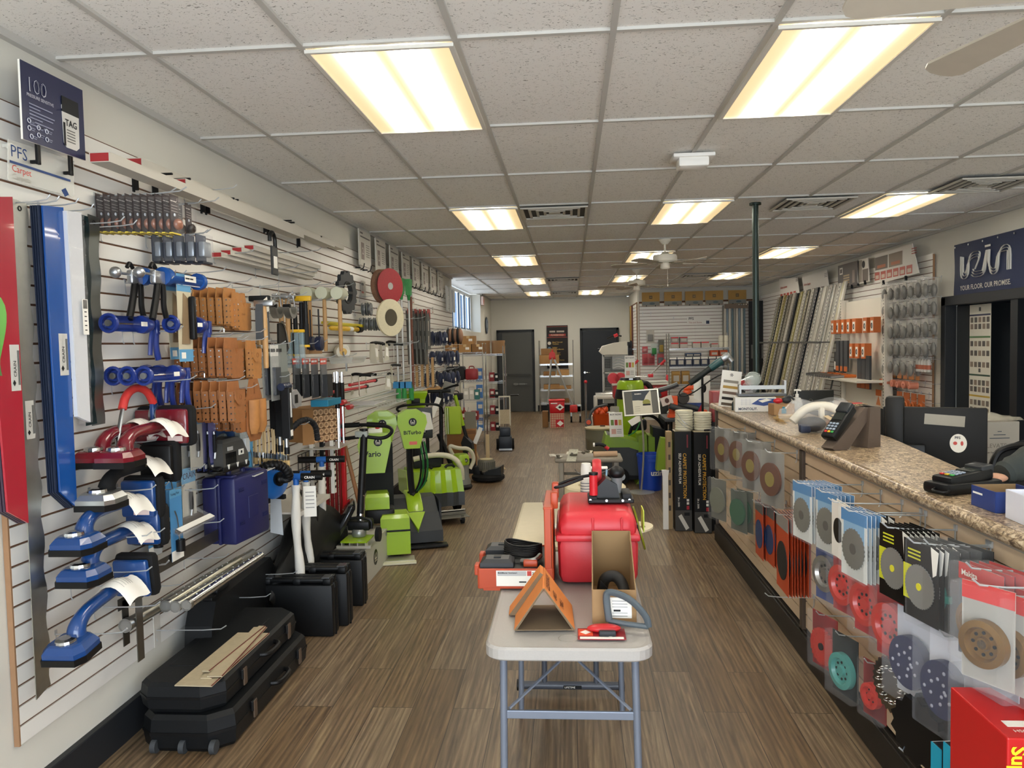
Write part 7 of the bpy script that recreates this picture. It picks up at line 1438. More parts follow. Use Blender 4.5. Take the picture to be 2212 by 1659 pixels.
# ================= RIGHT WALL =================
MPR=[M('#b5b0a4',.35,.6),M('#6a665c',.4,.5),M('#cdc8bb',.4,.4),M('#22262c',.4,.4),M('#4b5a70',.35,.6),M('#8d8777',.4,.5),M('#b3a86a',.35,.6),M('#d9d5ca',.45)]
n=18
for k in range(n):
    y=15.5-k*.215; m=MPR[(k*3+k//4)%8] if k<13 else (MPR[2] if k%2 else MPR[7])
    mb=MB();X=RY(math.radians(12.5)); w=.15 if k%3 else .1
    mb.box((0,0,1.03),(.025,w,2.06),m,.002,X)
    for j in range(34): mb.box((-.0135,-w*.28,.08+j*.058),(.002,.02,.026),MPR[3] if k%2==0 else MPR[7],0,X)
    mb.box((-.014,w*.2,1.03),(.003,.012,2.05),MPR[(k+5)%8],0,X)
    solo('metal_profile',mb,'leaning metal edging profile on the dark-doorway wall, %s counted from the alcove corner'%ORD[k],'metal profile',(3.62,y,.56+.01*(k%3)),0,'leaning metal profiles')
for k in range(3): mb=MB();mb.box((0,0,.9),(.12,.05,1.8),M('#15171a',.4),.003);mb.box((0,-.026,.7),(.04,.001,.3),M('#6a6a68')); solo('metal_profile',mb,'dark black boxed profile standing in the alcove corner, %s'%ORD[k],'metal profile',(3.95+.1*k,17.3-.05*k,.8),0,'black corner profiles')
o=thing('profile_display_rack','dark wire display rack crossing in front of the leaning profiles','rack',(3.6,13.6,.3),0); DR_=M('#5b5b57',.4,.6)
mb=MB();
for z in (.25,1.4): mb.box((-.02+.2*(z-.25)*.6,.25,z),(.015,3.9,.03),DR_);mb.box((.1+.2*(z-.25)*.6,-1.7,z),(.3,.02,.02),DR_)
mb.box((.12,-1.7,.95),(.02,.02,2.1),DR_,0,RY(.21));part(o,'cross_bar',mb); mb=MB();mb.box((.2,.3,.12),(.5,3.9,.05),DR_); 
for y in (-1.6,0,2.2): mb.box((.2,y,-.1),(.4,.04,.4),DR_)
part(o,'foot_tray',mb)
# gondola panel with orange packs
o=thing('gondola_unit','off-white slotted display panel with orange boxed goods','display unit',(3.98,10.95,0),RR); GW=M('#e6e0d2',.5)
mb=MB();mb.box((0,.05,1.3),(1.44,.03,1.95),GW);part(o,'back_panel',mb); mb=MB()
for x in (-.78,.78): mb.box((x,.03,1.3),(.06,.1,2.0),GW)
for k in range(50): mb.box((.78,-.022,.34+.04*k),(.014,.002,.022),M('#4b4740'))
for k in range(50): mb.box((-.78,-.022,.34+.04*k),(.014,.002,.022),M('#4b4740'))
part(o,'slotted_upright',mb); mb=MB();mb.box((0,-.16,1.19),(1.5,.36,.03),GW,.004);mb.box((0,-.12,.36),(1.5,.3,.04),GW);part(o,'shelf_panel',mb)
def packs(proto,pts,lab,grp,rz=RR):
    for k,(p,) in enumerate([(q,) for q in pts]):
        tx=lab%ORD[min(k,19)] if '%s' in lab else lab
        if k==0: proto.location=p; proto.rotation_euler=(0,0,rz); proto['label']=tx; proto['group']=grp
        else: dup(proto,tuple(p),rz+random.uniform(-.08,.08),tx,grp)
OB=M('#c96a2c',.5)
ob=thing('orange_box','x','box'); mb=MB();mb.box((0,-.04,-.1),(.12,.09,.2),OB,.003);part(ob,'box_body',mb); mb=MB();mb.box((0,-.0855,-.11),(.075,.001,.13),M_PAP);mb.ring((0,0,0),.024,.006,M('#3a3a38'),16,5,T(0,-.087,-.11)@RX(PI/2)@Matrix.Diagonal((.7,1.3,1,1)));part(o if 0 else ob,'print',mb)
packs(ob,[Vector((3.93,11.75-.0-.215*k if k<5 else 11.75-.25*k,2.02)) for k in range(7)],'orange boxed ring in the upper row on the slotted panel, %s from the profiles','orange boxed rings')
packs(dup(ob,label='x'),[Vector((3.93,11.0-.22*k,1.68)) for k in range(3)],'orange boxed oval in the lower row on the slotted panel, %s one','orange boxed rings')
gb=thing('dark_strip_pack','x','carded strip'); mb=MB();mb.box((0,-.02,-.22),(.12,.03,.44),M('#3b3d40',.4),.003);part(gb,'pack_body',mb); mb=MB();mb.box((0,-.036,-.4),(.12,.002,.07),OB);part(gb,'orange_foot',mb)
packs(gb,[Vector((3.9,11.6-.17*k,1.72)) for k in range(3)]+[Vector((3.9,10.75-.15*k,1.52)) for k in range(3)],'dark grey hanging strip pack on the slotted panel, %s one','dark strip packs')
for k in range(12): mb=MB();mb.cyl((0,0,0),(-.16,0,0),.022,OB if k%3 else M_BLK,n=8);mb.cyl((-.16,0,0),(-.34,0,-.01),.02,M_STL,n=6); solo('grip_tool',mb,'orange gripped tool in the row on the slotted panel shelf, %s from the profiles'%ORD[k],'hand tool',(3.88,12.0-.1*k,1.235),0,'orange gripped tools')
for k in range(2): mb=MB();mb.prism([(-.06,0),(.06,0),(.09,.26),(-.02,.3)],-.02,.02,M('#3b3d40',.4));mb.prism([(-.03,.04),(.03,.04),(.04,.15),(-.02,.16)],-.022,-.0205,M_PAP); solo('trowel_card',mb,'dark angled trowel card leaning above the grip tools, %s'%ORD[k],'carded tool',(3.9,11.75-.3*k,1.26),RR,'dark trowel cards')
# grey bag packs on the slatwall
bg=thing('hanging_bag','x','hanging pack'); mb=MB();mb.ell((0,-.03,-.13),(.1,.06,.15),M('#77746c',.5,.3,noise=.5,scale=40),10,8);part(bg,'contents',mb); mb=MB();mb.box((0,-.02,-.05),(.09,.004,.06),M('#b7b4a8'));part(bg,'header_card',mb); mb=MB();mb.box((0,-.03,-.1),(.11,.06,.22),clear('#ffffff',.22,.1),.02);part(bg,'bag',mb)
pts=[]
for r,(z,n0) in enumerate(((2.42,7),(2.2,7),(1.96,7),(1.73,7),(1.5,5))):
    for k in range(n0):
        for d in range(2): pts.append(Vector((4.10-.09*d,10.2-.19*k,z+.02*math.sin(k*3+r))))
random.shuffle(pts); packs(bg,pts,'grey hardware in a clear bag, in the rows beside the dark doorway','grey bagged hardware')
for y,z in ((9.95,1.09),(9.55,1.09),(9.25,1.51),(9.4,1.51),(10.35,1.37),(9.75,1.09),(9.35,1.09)): hook((4.16,y,z),RR,.12,'wire peg hook among the bagged goods beside the dark doorway','wall hooks beside the doorway')
for r,z in enumerate((2.42,2.2,1.96,1.73,1.5,1.22,1.0)):
    for k in range(4): hook((4.155,10.2-.38*k,z),RR,.2,'wire peg hook among the bagged goods beside the dark doorway','wall hooks beside the doorway')
ww=thing('white_bottle_pack','x','bottle pack'); mb=MB();mb.lathe([(0,-.2),(.025,-.2),(.025,-.08),(.01,-.05),(0,-.05)],M('#c9c6c0'),10,T(0,-.03,0));mb.lathe([(.026,-.17),(.026,-.12)],M('#b5654a'),10,T(0,-.03,0));part(ww,'bottle',mb)
packs(ww,[Vector((4.08,9.4-.07*k,1.55)) for k in range(5)],'small white bottle with rust band hanging beside the doorway, %s','small hanging bottles')
orp=thing('orange_roll_pack','x','tape pack'); mb=MB();mb.box((0,-.01,-.06),(.12,.003,.12),M('#d08a4a'));part(orp,'header_card',mb); mb=MB();mb.at(T(0,-.06,-.18)@RX(PI/2));mb.lathe([(.012,-.05),(.045,-.05),(.045,.05),(.012,.05),(.012,-.05)],M('#d98a70',.6),16);part(orp,'roll',mb)
packs(orp,[Vector((4.1,10.35-.17*k,1.36)) for k in range(6)],'orange and pink membrane roll hanging in the row, %s from the slotted panel','orange membrane rolls')
orb=thing('orange_bag_pack','x','carded pack'); mb=MB();mb.box((0,-.01,-.15),(.14,.01,.3),M('#b8622c'));mb.box((0,-.016,-.27),(.13,.001,.05),M_PAP);part(orb,'card',mb); mb=MB();mb.ring((0,0,0),.045,.012,OB,16,6,T(0,-.03,-.16)@RX(PI/2));part(orb,'seal_ring',mb)
packs(orb,[Vector((4.08,9.95-.2*k,1.08)) for k in range(4)],'orange seal ring card in the lowest row, %s one','orange seal cards')
opk=thing('orange_corner_pack','x','bagged pack'); mb=MB();mb.box((0,-.02,-.15),(.2,.02,.28),M('#e8d8c8'));mb.prism([(-.08,-.2),(.08,-.2),(0,-.08)],-.034,-.031,M('#d9854a'));mb.box((0,-.031,-.04),(.2,.002,.08),M('#d9702c'));part(opk,'pack_body',mb)
packs(opk,[Vector((4.12-.06*k,10.35,1.08)) for k in range(3)],'white and orange corner piece bag, %s out from the wall, bottom row','white and orange bags')
# boards leaning along the top
def rboard(px,c,lab,fn):
    loc,rz,po=outline(px,'R',c); o=thing('brand_board',lab,'sign',loc,rz); mb=MB();mb.prism(po,0,.01,M('#e0dcd4',.5));part(o,'board',mb)
    w=max(x for x,z in po)-min(x for x,z in po); h=max(z for x,z in po); mb=MB();fn(mb,w,h);part(o,'print',mb)
    for s in (-.25,.25): mb=MB();mb.box((s*w,-.01,.0),(.015,.03,.06),M_BLK);part(o,'bracket',mb)
PH=[M('#6b625a'),M('#8a7a6a'),M('#55504c'),M('#b8a060'),M('#a4483c')]
def fA(red):
    def f(mb,w,h):
        mb.text('Schluter-Systems',h*.16,M('#c4472e'),T(-w*.42,-.002,h*.52),bold=.01)
        for k in range(5): mb.box((-w*.36+k*w*.16,-.002,h*.18),(w*.11,.001,h*.22),M('#b8483a') if red else PH[(k*2)%4])
        for j in range(3): mb.box((w*.38,-.002,h*(.7+.07*j)),(w*.09,.001,h*.025),M('#55504c'))
    return f
rboard([(1683,603),(1722,599),(1728,641),(1686,644)],4.08,'white board with faint red lettering nearest the alcove corner',fA(True))
rboard([(1732,600),(1785,583),(1792,628),(1738,640)],4.08,'white board with red lettering and small product pictures, second from the corner',fA(False))
def fB(mb,w,h): mb.box((0,-.002,h*.5),(w*.98,.001,h*.96),M('#57504e'));mb.box((-w*.32,-.003,h*.72),(w*.16,.001,h*.28),M_PAP);mb.box((-w*.32,-.004,h*.72),(w*.1,.001,h*.16),M('#57504e')); [mb.box((-w*.05,-.003,h*(.2+.1*k)),(w*.3,.001,h*.06),M('#b39d7a')) for k in range(4)];mb.box((w*.3,-.003,h*.4),(w*.12,.001,h*.5),M('#8a7d74'))
rboard([(1810,575),(1850,562),(1853,612),(1813,625)],4.08,'dark board with stacked books picture',fB)
def fC(mb,w,h): mb.box((-w*.2,-.002,h*.5),(w*.35,.001,h*.9),M('#8e877c'));mb.box((w*.22,-.002,h*.3),(w*.4,.001,h*.5),M('#6f665e'));mb.cyl((w*.1,-.002,h*.75),(w*.1,-.006,h*.75),.05,M_BLK,n=20)
rboard([(1848,563),(1874,556),(1878,608),(1852,614)],4.1,'grey picture board with a round black spot',fC)
def fD(mb,w,h):
    for k in (0,1): mb.box((-w*.32+k*w*.33,-.002,h*.66),(w*.3,.001,h*.42),PH[k]);mb.box((-w*.32+k*w*.33,-.003,h*.55),(w*.2,.001,h*.1),M('#b06a4a'))
    for k in range(6): mb.box((-w*.42+k*w*.145,-.002,h*.25),(w*.12,.001,h*.26),M('#b8584a'));mb.box((-w*.42+k*w*.145,-.003,h*.22),(w*.08,.001,h*.12),M('#cdbba8'))
    for j in range(3): mb.box((w*.4,-.002,h*(.7+.07*j)),(w*.1,.001,h*.03),M('#a4483c'))
rboard([(1888,551),(1970,526),(1985,590),(1902,612)],4.08,'large white board with red room pictures beside the banner',fD)
# banner
loc,rz,po=outline([(2062,530),(2330,465),(2330,615),(2063,650)],'R',4.17)
o=thing('vinyl_banner','dark blue vinyl banner with linear white logo, hanging over the dark doorway','banner',loc,rz)
w0=min(x for x,z in po); zt=max(z for x,z in po); wB=max(x for x,z in po)-w0
mb=MB();BN=M('#1d2a4d',.6)
mb.surf(lambda u,v:(w0+wB*v,-.004+.008*math.sin(v*17+u*4)*math.sin(u*3),.0+.6*(1-u)),8,40,BN);part(o,'vinyl_sheet',mb)
mb=MB();lw=M('#d9d6cc',.5); yb=-.02
def U(x,z,s,pts,r=.0085): mb.tube([(x+a*s,yb,z+b*s) for a,b in pts],r,lw,6,smooth=1,flat=.3)
for k in range(3):
    d=.028*k
    U(w0+.18,.22,1,[(d,.24-d*.2),(d,.05+d*.5),(.03+d,.0+d),(.12-d*.3,.0+d),(.17-d*.6,.06+d),(.17-d*.6,.2-d),(.22,.26-d),(.36,.26-d),(.39-d*.4,.24-d),(.38-d*.5,.19-d*.6),(.29+d*.2,.08+d*.3)])
    U(w0+.18,.22,1,[(.22+d*.6,.03+d),(.27,.0+d),(.43,.0+d),(.49-d,.05),(.5-d*.8,.1),(.53-d*.4,.25)])
    U(w0+.62,.22,1,[(.13-d*.5,.25),(.12-d*.5,.08+d),(.16,.0+d),(.24,.0+d),(.29-d,.05),(.3-d*.5,.2),(.36,.26-d),(.46,.26-d),(.5-d,.2),(.5-d,.02)])
mb.box((w0+.71,yb,.51),(.1,.004,.02),lw)
mb.text('YOUR FLOOR. OUR PROMISE.',.072,lw,T(w0+.17,yb,.1),bold=.01);part(o,'lettering',mb)
mb=MB()
for k in range(7): mb.cyl((w0+.04+k*.28,-.012,.57),(w0+.04+k*.28,-.016,.57),.01,M_STL,n=10);mb.cyl((w0+.04+k*.28,-.012,.03),(w0+.04+k*.28,-.016,.03),.01,M_STL,n=10)
part(o,'grommet',mb)
# chart on the side window of the doorway
o=thing('product_chart','tall white product chart with rows of small pictures on the dark door glass','poster',(4.27,8.46,.92),RR); mb=MB();mb.box((0,0,.58),(.42,.003,1.16),M('#d9d5c6',.5));part(o,'sheet',mb); mb=MB();y0=-.003
for z,c in ((1.05,'#2a2f4a'),(.82,'#4f7a48'),(.42,'#2a4a38'),(.2,'#c2a13c')): mb.box((0,y0,z),(.41,.001,.018),M(c))
for r,z in enumerate((1.0,.93,.75,.65,.53,.34,.27,.13,.05)):
    for k in range(5): mb.box((-.16+.08*k,y0,z),(.055,.001,.055),PH[(r+k*2)%3])
for z in (1.11,.47): mb.box((0,y0,z),(.04,.001,.04),M('#4a4a48'))
part(o,'print',mb)
# pale goods in the store room
for k,(y,z) in enumerate(((7.8,1.5),(7.6,1.3),(7.7,1.05),(7.9,.85))): mb=MB();mb.box((0,0,0),(.4,.5,.06),M('#8a90a0',.6),.01); solo('stored_panel_stack',mb,'pale goods lying in the dark store room, %s from the top'%ORD[k],'stored goods',(5.3,y,z),0,'pale goods in the store room')
mb=MB();
for z in (.8,1.0,1.25,1.45): mb.box((0,0,z),(.45,1.4,.02),M('#2a2c30'))
for y in (-.68,.68): mb.box((0,y,.8),(.45,.03,1.6),M('#2a2c30'))
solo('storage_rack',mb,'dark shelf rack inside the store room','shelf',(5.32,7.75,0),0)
# ================= FOLDING TABLES =================
TG=M('#a9a5a0',.45,noise=.05,bump=.1,scale=150); LGY=M('#7d8593',.35,.3)
def ftable(label,loc,top,legm,w=.57,l=1.22):
    o=thing('folding_table',label,'folding table',loc,0); h=.745
    mb=MB();r=.07; P_=[]
    for q,(sx,sy) in enumerate(((1,1),(-1,1),(-1,-1),(1,-1))):
        for k in range(6): a=q*PI/2+k*PI/10; P_.append((sx*(w/2-r)+r*math.cos(a),sy*(l/2-r)+r*math.sin(a)))
    mb.loft([[(x*s,y*(1-(1-s)*w/l),z) for x,y in P_] for z,s in ((h-.045,.985),(h-.04,1),(h-.008,1),(h,.975),(h-.003,.93))],top,smooth=False);part(o,'table_top',mb)
    mb=MB();mb.ring((0,-l/2+.1,h-.003),.035,.0012,M('#8d877c'),20,4,scale=(1,1)) ;part(o,'moulded_relief',mb)
    for s in (-1,1):
        y=s*(l/2-.13)
        for x in (-w/2+.055,w/2-.055): mb=MB();mb.cyl((x*1.05,y,0),(x,y,h-.04),.0135,legm,n=14);part(o,'leg',mb)
        mb=MB();mb.box((0,y,.455),(w-.1,.012,.03),legm,.003);part(o,'cross_rail',mb)
        mb=MB();mb.tube([(-w/2+.07,y,.475),(0,y-s*.2,.6)],.008,legm,6,flat=.5);mb.tube([(w/2-.07,y,.475),(0,y-s*.2,.6)],.008,legm,6,flat=.5);mb.tube([(0,y-s*.2,.6),(.005,y-s*.22,.65),(-.004,y-s*.24,.7)],.006,legm,6);part(o,'folding_brace',mb)
    return o
ftable('grey-beige folding table nearest the camera with blue-grey tube legs',(-.025,3.16,0),TG,LGY)
o=thing('folding_table','folding table standing behind the first, top coloured cream by painted-in light, with dark T-shaped feet','folding table',(-.03,4.42,0),0); CT_=M('#cfc4a8',.5,noise=.06,scale=20)  # cream top colour carries the light falling on the table
w=.6; l=1.1; h=.745; mb=MB();mb.box((0,0,h-.02),(w,l,.04),CT_,.018);part(o,'table_top',mb)
for y in (-.5,.5):
    mb=MB();mb.cyl((-.25,y-.09,.045),(.25,y-.09,.045),.02,M('#4a4e57',.4),n=12);mb.cyl((-.27,y-.09,.045),(-.24,y-.09,.045),.028,M_BLK,n=12);mb.cyl((.24,y-.09,.045),(.27,y-.09,.045),.028,M_BLK,n=12);part(o,'foot_bar',mb)
    for x in (-.13,.13): mb=MB();mb.cyl((x,y-.09,.05),(x,y-.05,h-.04),.014,M('#4a4e57',.4),n=12);part(o,'leg',mb)
mb=MB();mb.box((.01,-.612,.045),(.09,.003,.016),M_BLK);mb.text('LIFETIME',.014,M_PAP,T(-.03,-.6145,.04));part(o,'name_plate',mb)
# orange case with lid open
OC=M('#b4441f',.4); BK=M('#1c1e20',.5)
o=thing('tool_case','open orange tool case with black insert, its lid standing upright','tool case',(-.245,3.36,.75),0)
w,d,h=.31,.38,.085
mb=MB();mb.box((0,0,.005),(w,d,.01),OC); 
for s in (-1,1): mb.box((s*w/2,0,h/2),(.008,d,h),OC,.003);mb.box((0,s*d/2,h/2),(w,.008,h),OC,.003)
for x in (-.1,.1): mb.box((x,-d/2,0),(.07,.012,.012),OC)
part(o,'case_base',mb)
mb=MB();mb.box((.1515,0,h+.1),(.012,d,.3),OC,.005);mb.box((.14,-d/2+.006,h+.11),(.035,.012,.28),OC,.004);mb.box((.14,d/2-.006,h+.11),(.035,.012,.28),OC,.004);mb.box((.14,0,h+.25),(.04,d,.012),OC,.004);mb.box((.165,-.1,h+.27),(.03,.05,.07),OC,.006);mb.box((.165,.12,h+.27),(.03,.05,.07),OC,.006);part(o,'open_lid',mb)
mb=MB();mb.box((0,0,.05),(w-.02,d-.02,.06),BK);part(o,'black_insert',mb)
for y in (-.12,.09): mb=MB();mb.loft([[(-.08+a*s,y+b*s,z) for a,b in ((-.07,-.05),(.07,-.05),(.07,.05),(-.07,.05))] for z,s in ((.08,1),(.1,1),(.115,.7))],M('#2c2e31',.45),smooth=False);mb.box((-.08,y,.117),(.03,.03,.004),BK);part(o,'accessory_box',mb)
for y in (-.155,.02): mb=MB();mb.box((-w/2-.008,y,.075),(.02,.05,.045),OC,.004);part(o,'latch',mb)
mb=MB()
for k in range(7): mb.tube([(.02+.085*math.cos(a+k*.3),.0+.06*math.sin(a+k*.2)+.004*k,.1+.006*k+.006*math.sin(a*2+k)) for a in [2*PI*j/10 for j in range(10)]],.005,M_BLK,6,closed=True,smooth=1)
part(o,'coiled_cord',mb)
mb=MB();mb.tube([(.02,-.1,.09),(.08,-.13,.1),(.1,-.08,.11)],.012,M_STL,8);mb.box((.06,-.13,.09),(.06,.03,.03),OC,.006);part(o,'tool_body',mb)
mb=MB();y0=-d/2-.005;mb.box((.025,y0,.045),(.21,.002,.065),M_PAP);mb.box((-.015,y0-.0015,.066),(.12,.001,.02),M('#b9b9b9'));mb.text('MultiMaster Quickstart',.0085,M_BLK,T(-.073,y0-.0025,.066),bold=.02);mb.box((.058,y0-.0015,.066),(.018,.001,.02),M('#c8433a'));mb.text('21E|',.014,M_BLK,T(.07,y0-.0015,.062),bold=.02)
for k in range(9): mb.box((.075+.006*k,y0-.0015,.045),(.003,.001,.018),M_BLK)
mb.tube([(.02,y0-.002,.025),(.035,y0-.002,.032),(.05,y0-.002,.04)],.003,M('#444'),6) if 0 else mb.box((.03,y0-.0015,.03),(.03,.001,.005),M_BLK,0)
part(o,'paper_label',mb)
mb=MB();mb.surf(lambda u,v:(-.01*math.sin(u*6)-.012,.05*(v-.5)*(.4+u),-.14*u),8,4,M('#e04fb0',.6)); solo('pink_ribbon',mb,'bright pink ribbon tied to the orange case lid','ribbon',(-.115,3.47,1.09),0)
# clearance tent sign
TO=M('#d98543',.7,noise=.1,scale=12); CB_=M('#7d6a52',.9,noise=.1)
o=thing('tent_sign','folded orange cardboard tent sign reading Clearance Sales Table','sign',(-.115,2.83,.75),.04)
A=.105; H=.15; D=.13
mb=MB()
def slab(p,q,th,m): 
    mb.add([(p[0],-D,p[1]),(q[0],-D,q[1]),(q[0],D,q[1]),(p[0],D,p[1])],[(0,1,2,3)],m)
for s in (-1,1):
    nx,nz=s*H,A; n=math.hypot(nx,nz); nx,nz=nx/n*.0035,nz/n*.0035
    mb.prism([(s*A,0),(0,H),(0+nx,H+nz),(s*A+nx,nz)],-D,D,CB_,side=TO);mb.prism([(s*(A-.002),.001),(0,H-.002),(0,H-.004),(s*(A-.006),.001)],-D+.001,D-.001,CB_)
mb.prism([(-A,0),(A,0),(A,.003),(-A,.003)],-D,D,CB_);mb.prism([(-A-.028,.0),(-A,.0),(-.0,H+.003),(-.012,H+.012)],D*.2,D,CB_,side=TO);part(o,'cardboard_body',mb)
mb=MB();ang=math.atan2(H,A)
X=T(A*.5+.004,0,H*.5+.004)@RY(ang)@RX(-PI/2)
for k,(t,oy) in enumerate((('CLEARANCE',.03),('SALES',0.),('TABLE',-.03))): pass
Xr=T(.003,0,H+.003)@RY(ang)
for k,t in enumerate(('CLEARANCE','SALES','TABLE')): mb.text(t,.03,M('#3a1d10'),Xr@T(.03+.042*k,-.1,.002)@RZ(PI/2)@RX(-PI/2),bold=.02)
part(o,'handwriting',mb)
# red moulded case
RC=M('#c62f38',.42,bump=.06,scale=90)
o=thing('tool_case','large rounded red moulded case with a black and red saw sitting on its lid','tool case',(.10,3.47,.75),0)
mb=MB();mb.box((0,0,.1),(.33,.5,.2),RC,.035,taper=(1.03,1.01));part(o,'lower_shell',mb); mb=MB();mb.box((0,0,.25),(.345,.52,.11),RC,.042,taper=(.9,.94));part(o,'upper_shell',mb); mb=MB();mb.box((0,0,.2),(.352,.525,.03),RC,.01);part(o,'seam_rim',mb)
mb=MB();
for x in (-.02,.1): mb.box((x,-.25,.24),(.01,.02,.09),RC,.004);mb.box((x,-.255,.1),(.01,.02,.08),RC,.004)
mb.box((.172,-.1,.2),(.015,.05,.05),M('#2a0a0e'),.004);part(o,'moulded_rib',mb)
# saw on top
o=thing('tile_saw','black and red saw tool with round red guard on the red case','power tool',(.145,3.46,1.057),0)
mb=MB();mb.box((.02,0,.014),(.2,.16,.018),M_BLK,.004);mb.box((.09,.0,.03),(.04,.14,.03),M_BLK2,.006);mb.box((-.06,-.06,.02),(.04,.03,.03),M_BLK2,.004);part(o,'base_plate',mb)
mb=MB();mb.prism([(-.06,.02),(.06,.02),(.05,.08),(.0,.11),(-.04,.07)],-.05,.05,M('#101112',.3));part(o,'black_housing',mb)
mb=MB();mb.cyl((-.055,-.06,.04),(-.055,-.065,.13),.018,M('#c5202a',.4),n=14);mb.cyl((-.055,-.065,.13),(-.055,-.065,.14),.02,M_BLK,n=14);part(o,'side_grip',mb)
mb=MB();mb.at(T(-.035,.1,.105)@RY(PI/2));mb.lathe([(0,-.02),(.065,-.02),(.07,-.01),(.07,.01),(.065,.02),(0,.02)],M('#b8252c',.45),26);part(o,'round_guard',mb)
mb=MB();mb.tube([(.045,0,.04),(.05,0,.08),(.05,-.01,.115)],.024,M('#8f9192',.4,.4),12);mb.ell((.05,-.01,.13),(.07,.07,.06),M_BLK,14,8);part(o,'grey_handle',mb)
mb=MB()
for x,y in ((-.07,-.07),(.0,-.085),(.07,-.085),(.1,-.07)): mb.cyl((x,y,.02),(x,y-.01,.02),.006,M_STL,n=8)
part(o,'bolt',mb); mb=MB();mb.tube([(-.03,.06,.11),(-.12,.05,.1),(-.19,.03,.08),(-.24,.0,.06),(-.19,-.01,.07),(-.1,.02,.1)],.007,M_BLK,8,smooth=3);part(o,'power_cord',mb)
# red tool behind, spray can, cream roll etc. on the second table
o=thing('red_tool_case','low red tool body with black knob lying on the second table','power tool',(.0,4.15,.75),0); mb=MB();mb.prism([(-.09,0),(.13,0),(.13,.12),(.02,.13),(-.09,.07)],-.12,.1,M('#8d1c22',.45));part(o,'housing',mb); mb=MB();mb.cyl((-.02,-.122,.04),(-.02,-.13,.04),.018,M_BLK,n=14);part(o,'knob',mb)
o=thing('spray_can','white spray can with printed lines standing on the second table','can',(.075,4.35,.75),0); mb=MB();mb.lathe([(0,0),(.033,0),(.033,.26),(.0,.26)],M('#e4e1d8',.4),20);mb.lathe([(0,.26),(.03,.26),(.03,.31),(.026,.34),(0,.34)],M_WHT,20);part(o,'can_body',mb); mb=MB()
for k in range(9): mb.lathe([(.0335,.1+.016*k),(.0335,.105+.016*k)],M('#6d7078'),20,arc=6.2831)
part(o,'print_band',mb)
o=thing('tape_spool','large cream ring-shaped spool lying on the second table','spool',(.13,4.55,.75),0); mb=MB();mb.lathe([(.1,0),(.18,0),(.18,.17),(.17,.18),(.1,.18),(.1,0)],M('#d2c6a4',.6),32);part(o,'spool_ring',mb)
mb=MB();mb.lathe([(0,0),(.13,0),(.13,.01),(0,.01)],M('#d8cdae',.6),28);mb.box((.06,-.02,.011),(.05,.03,.003),M('#6f6650')); solo('round_lid',mb,'round cream lid with a small dark slot at the far side of the red case','lid',(.30,4.2,.752),0,rot=(0,-.08,0))
mb=MB();mb.cyl((0,0,0),(.02,0,.26),.005,M('#9cc3e0',.3),n=8);mb.box((-.02,0,.27),(.09,.03,.012),M_PAP,.004); solo('wand',mb,'thin pale blue rod with white cross end standing behind the saw','rod',(.155,4.0,.85),0)
mb=MB();mb.at(RY(PI/2-.25));mb.lathe([(0,0),(.1,0),(.1,.008),(0,.008)],M('#80891a',.5),24,scale=(1,1));mb.at();mb.box((.03,.1,.02),(.004,.12,.1),M('#d3e24a',.5)); solo('olive_disc',mb,'olive yellow round disc with neon tag leaning beyond the red case','disc',(.292,3.52,.92),0)
mb=MB();mb.box((0,0,.035),(.1,.1,.07),M('#c9c4ba',.5),.004);mb.box((-.01,-.052,.045),(.06,.002,.035),M('#c8584a')); solo('small_box',mb,'small white and red box behind the orange lid','box',(-.09,4.0,.75),0)
# open brown carton
KC=M('#9a7a54',.85,noise=.06,scale=15); KI=M('#8f7450',.9)
o=thing('cardboard_box','tall open brown carton holding dark tool handles, next to the red case','box',(.147,2.985,.75),-.03); w,d,hf,hb=.155,.43,.125,.235
mb=MB();mb.box((0,0,.002),(w,d,.004),KC);mb.box((0,-d/2,hf/2),(w,.004,hf),KC)
mb.box((0,d/2,hb/2),(w,.004,hb),KI)
for s in (-1,1):
    pts=[(-d/2,0),(d/2,0),(d/2,hb)]+[(d/2-d*k/12,hb-(hb-hf)*k/12+.004*math.sin(k*2.3)) for k in range(1,12)]+[(-d/2,hf)]
    mb.prism(pts,-.002,.002,KC,T(s*w/2,0,0)@RZ(PI/2),side=KI)
part(o,'box_walls',mb); mb=MB();mb.box((.02,-d/2-.0028,.06),(.085,.001,.075),M_PAP);mb.box((.01,-.2185,.05),(.025,.001,.007),M_BLK)
for k in range(6): mb.box((.02,-.2185,.085-.011*k if k!=3 else .03),(.055,.0008,.0022),M('#8f8f8f'))
part(o,'shipping_label',mb)
o=thing('rubber_grip_tool','dark curved rubber tool handle lying inside the open brown carton','tool',(.147,2.96,.756),0)
mb=MB();mb.tube([(-.04,.1,.02),(-.03,.06,.09),(.02,.05,.1),(.05,.0,.05),(.02,-.06,.03)],.022,M('#2b2a29',.6),10,smooth=3);part(o,'grip',mb); mb=MB();mb.prism([(-.06,-.01),(-.05,.09),(.03,.0)],-.003,.003,M_BLK,T(0,-.05,.02));part(o,'guard_plate',mb)
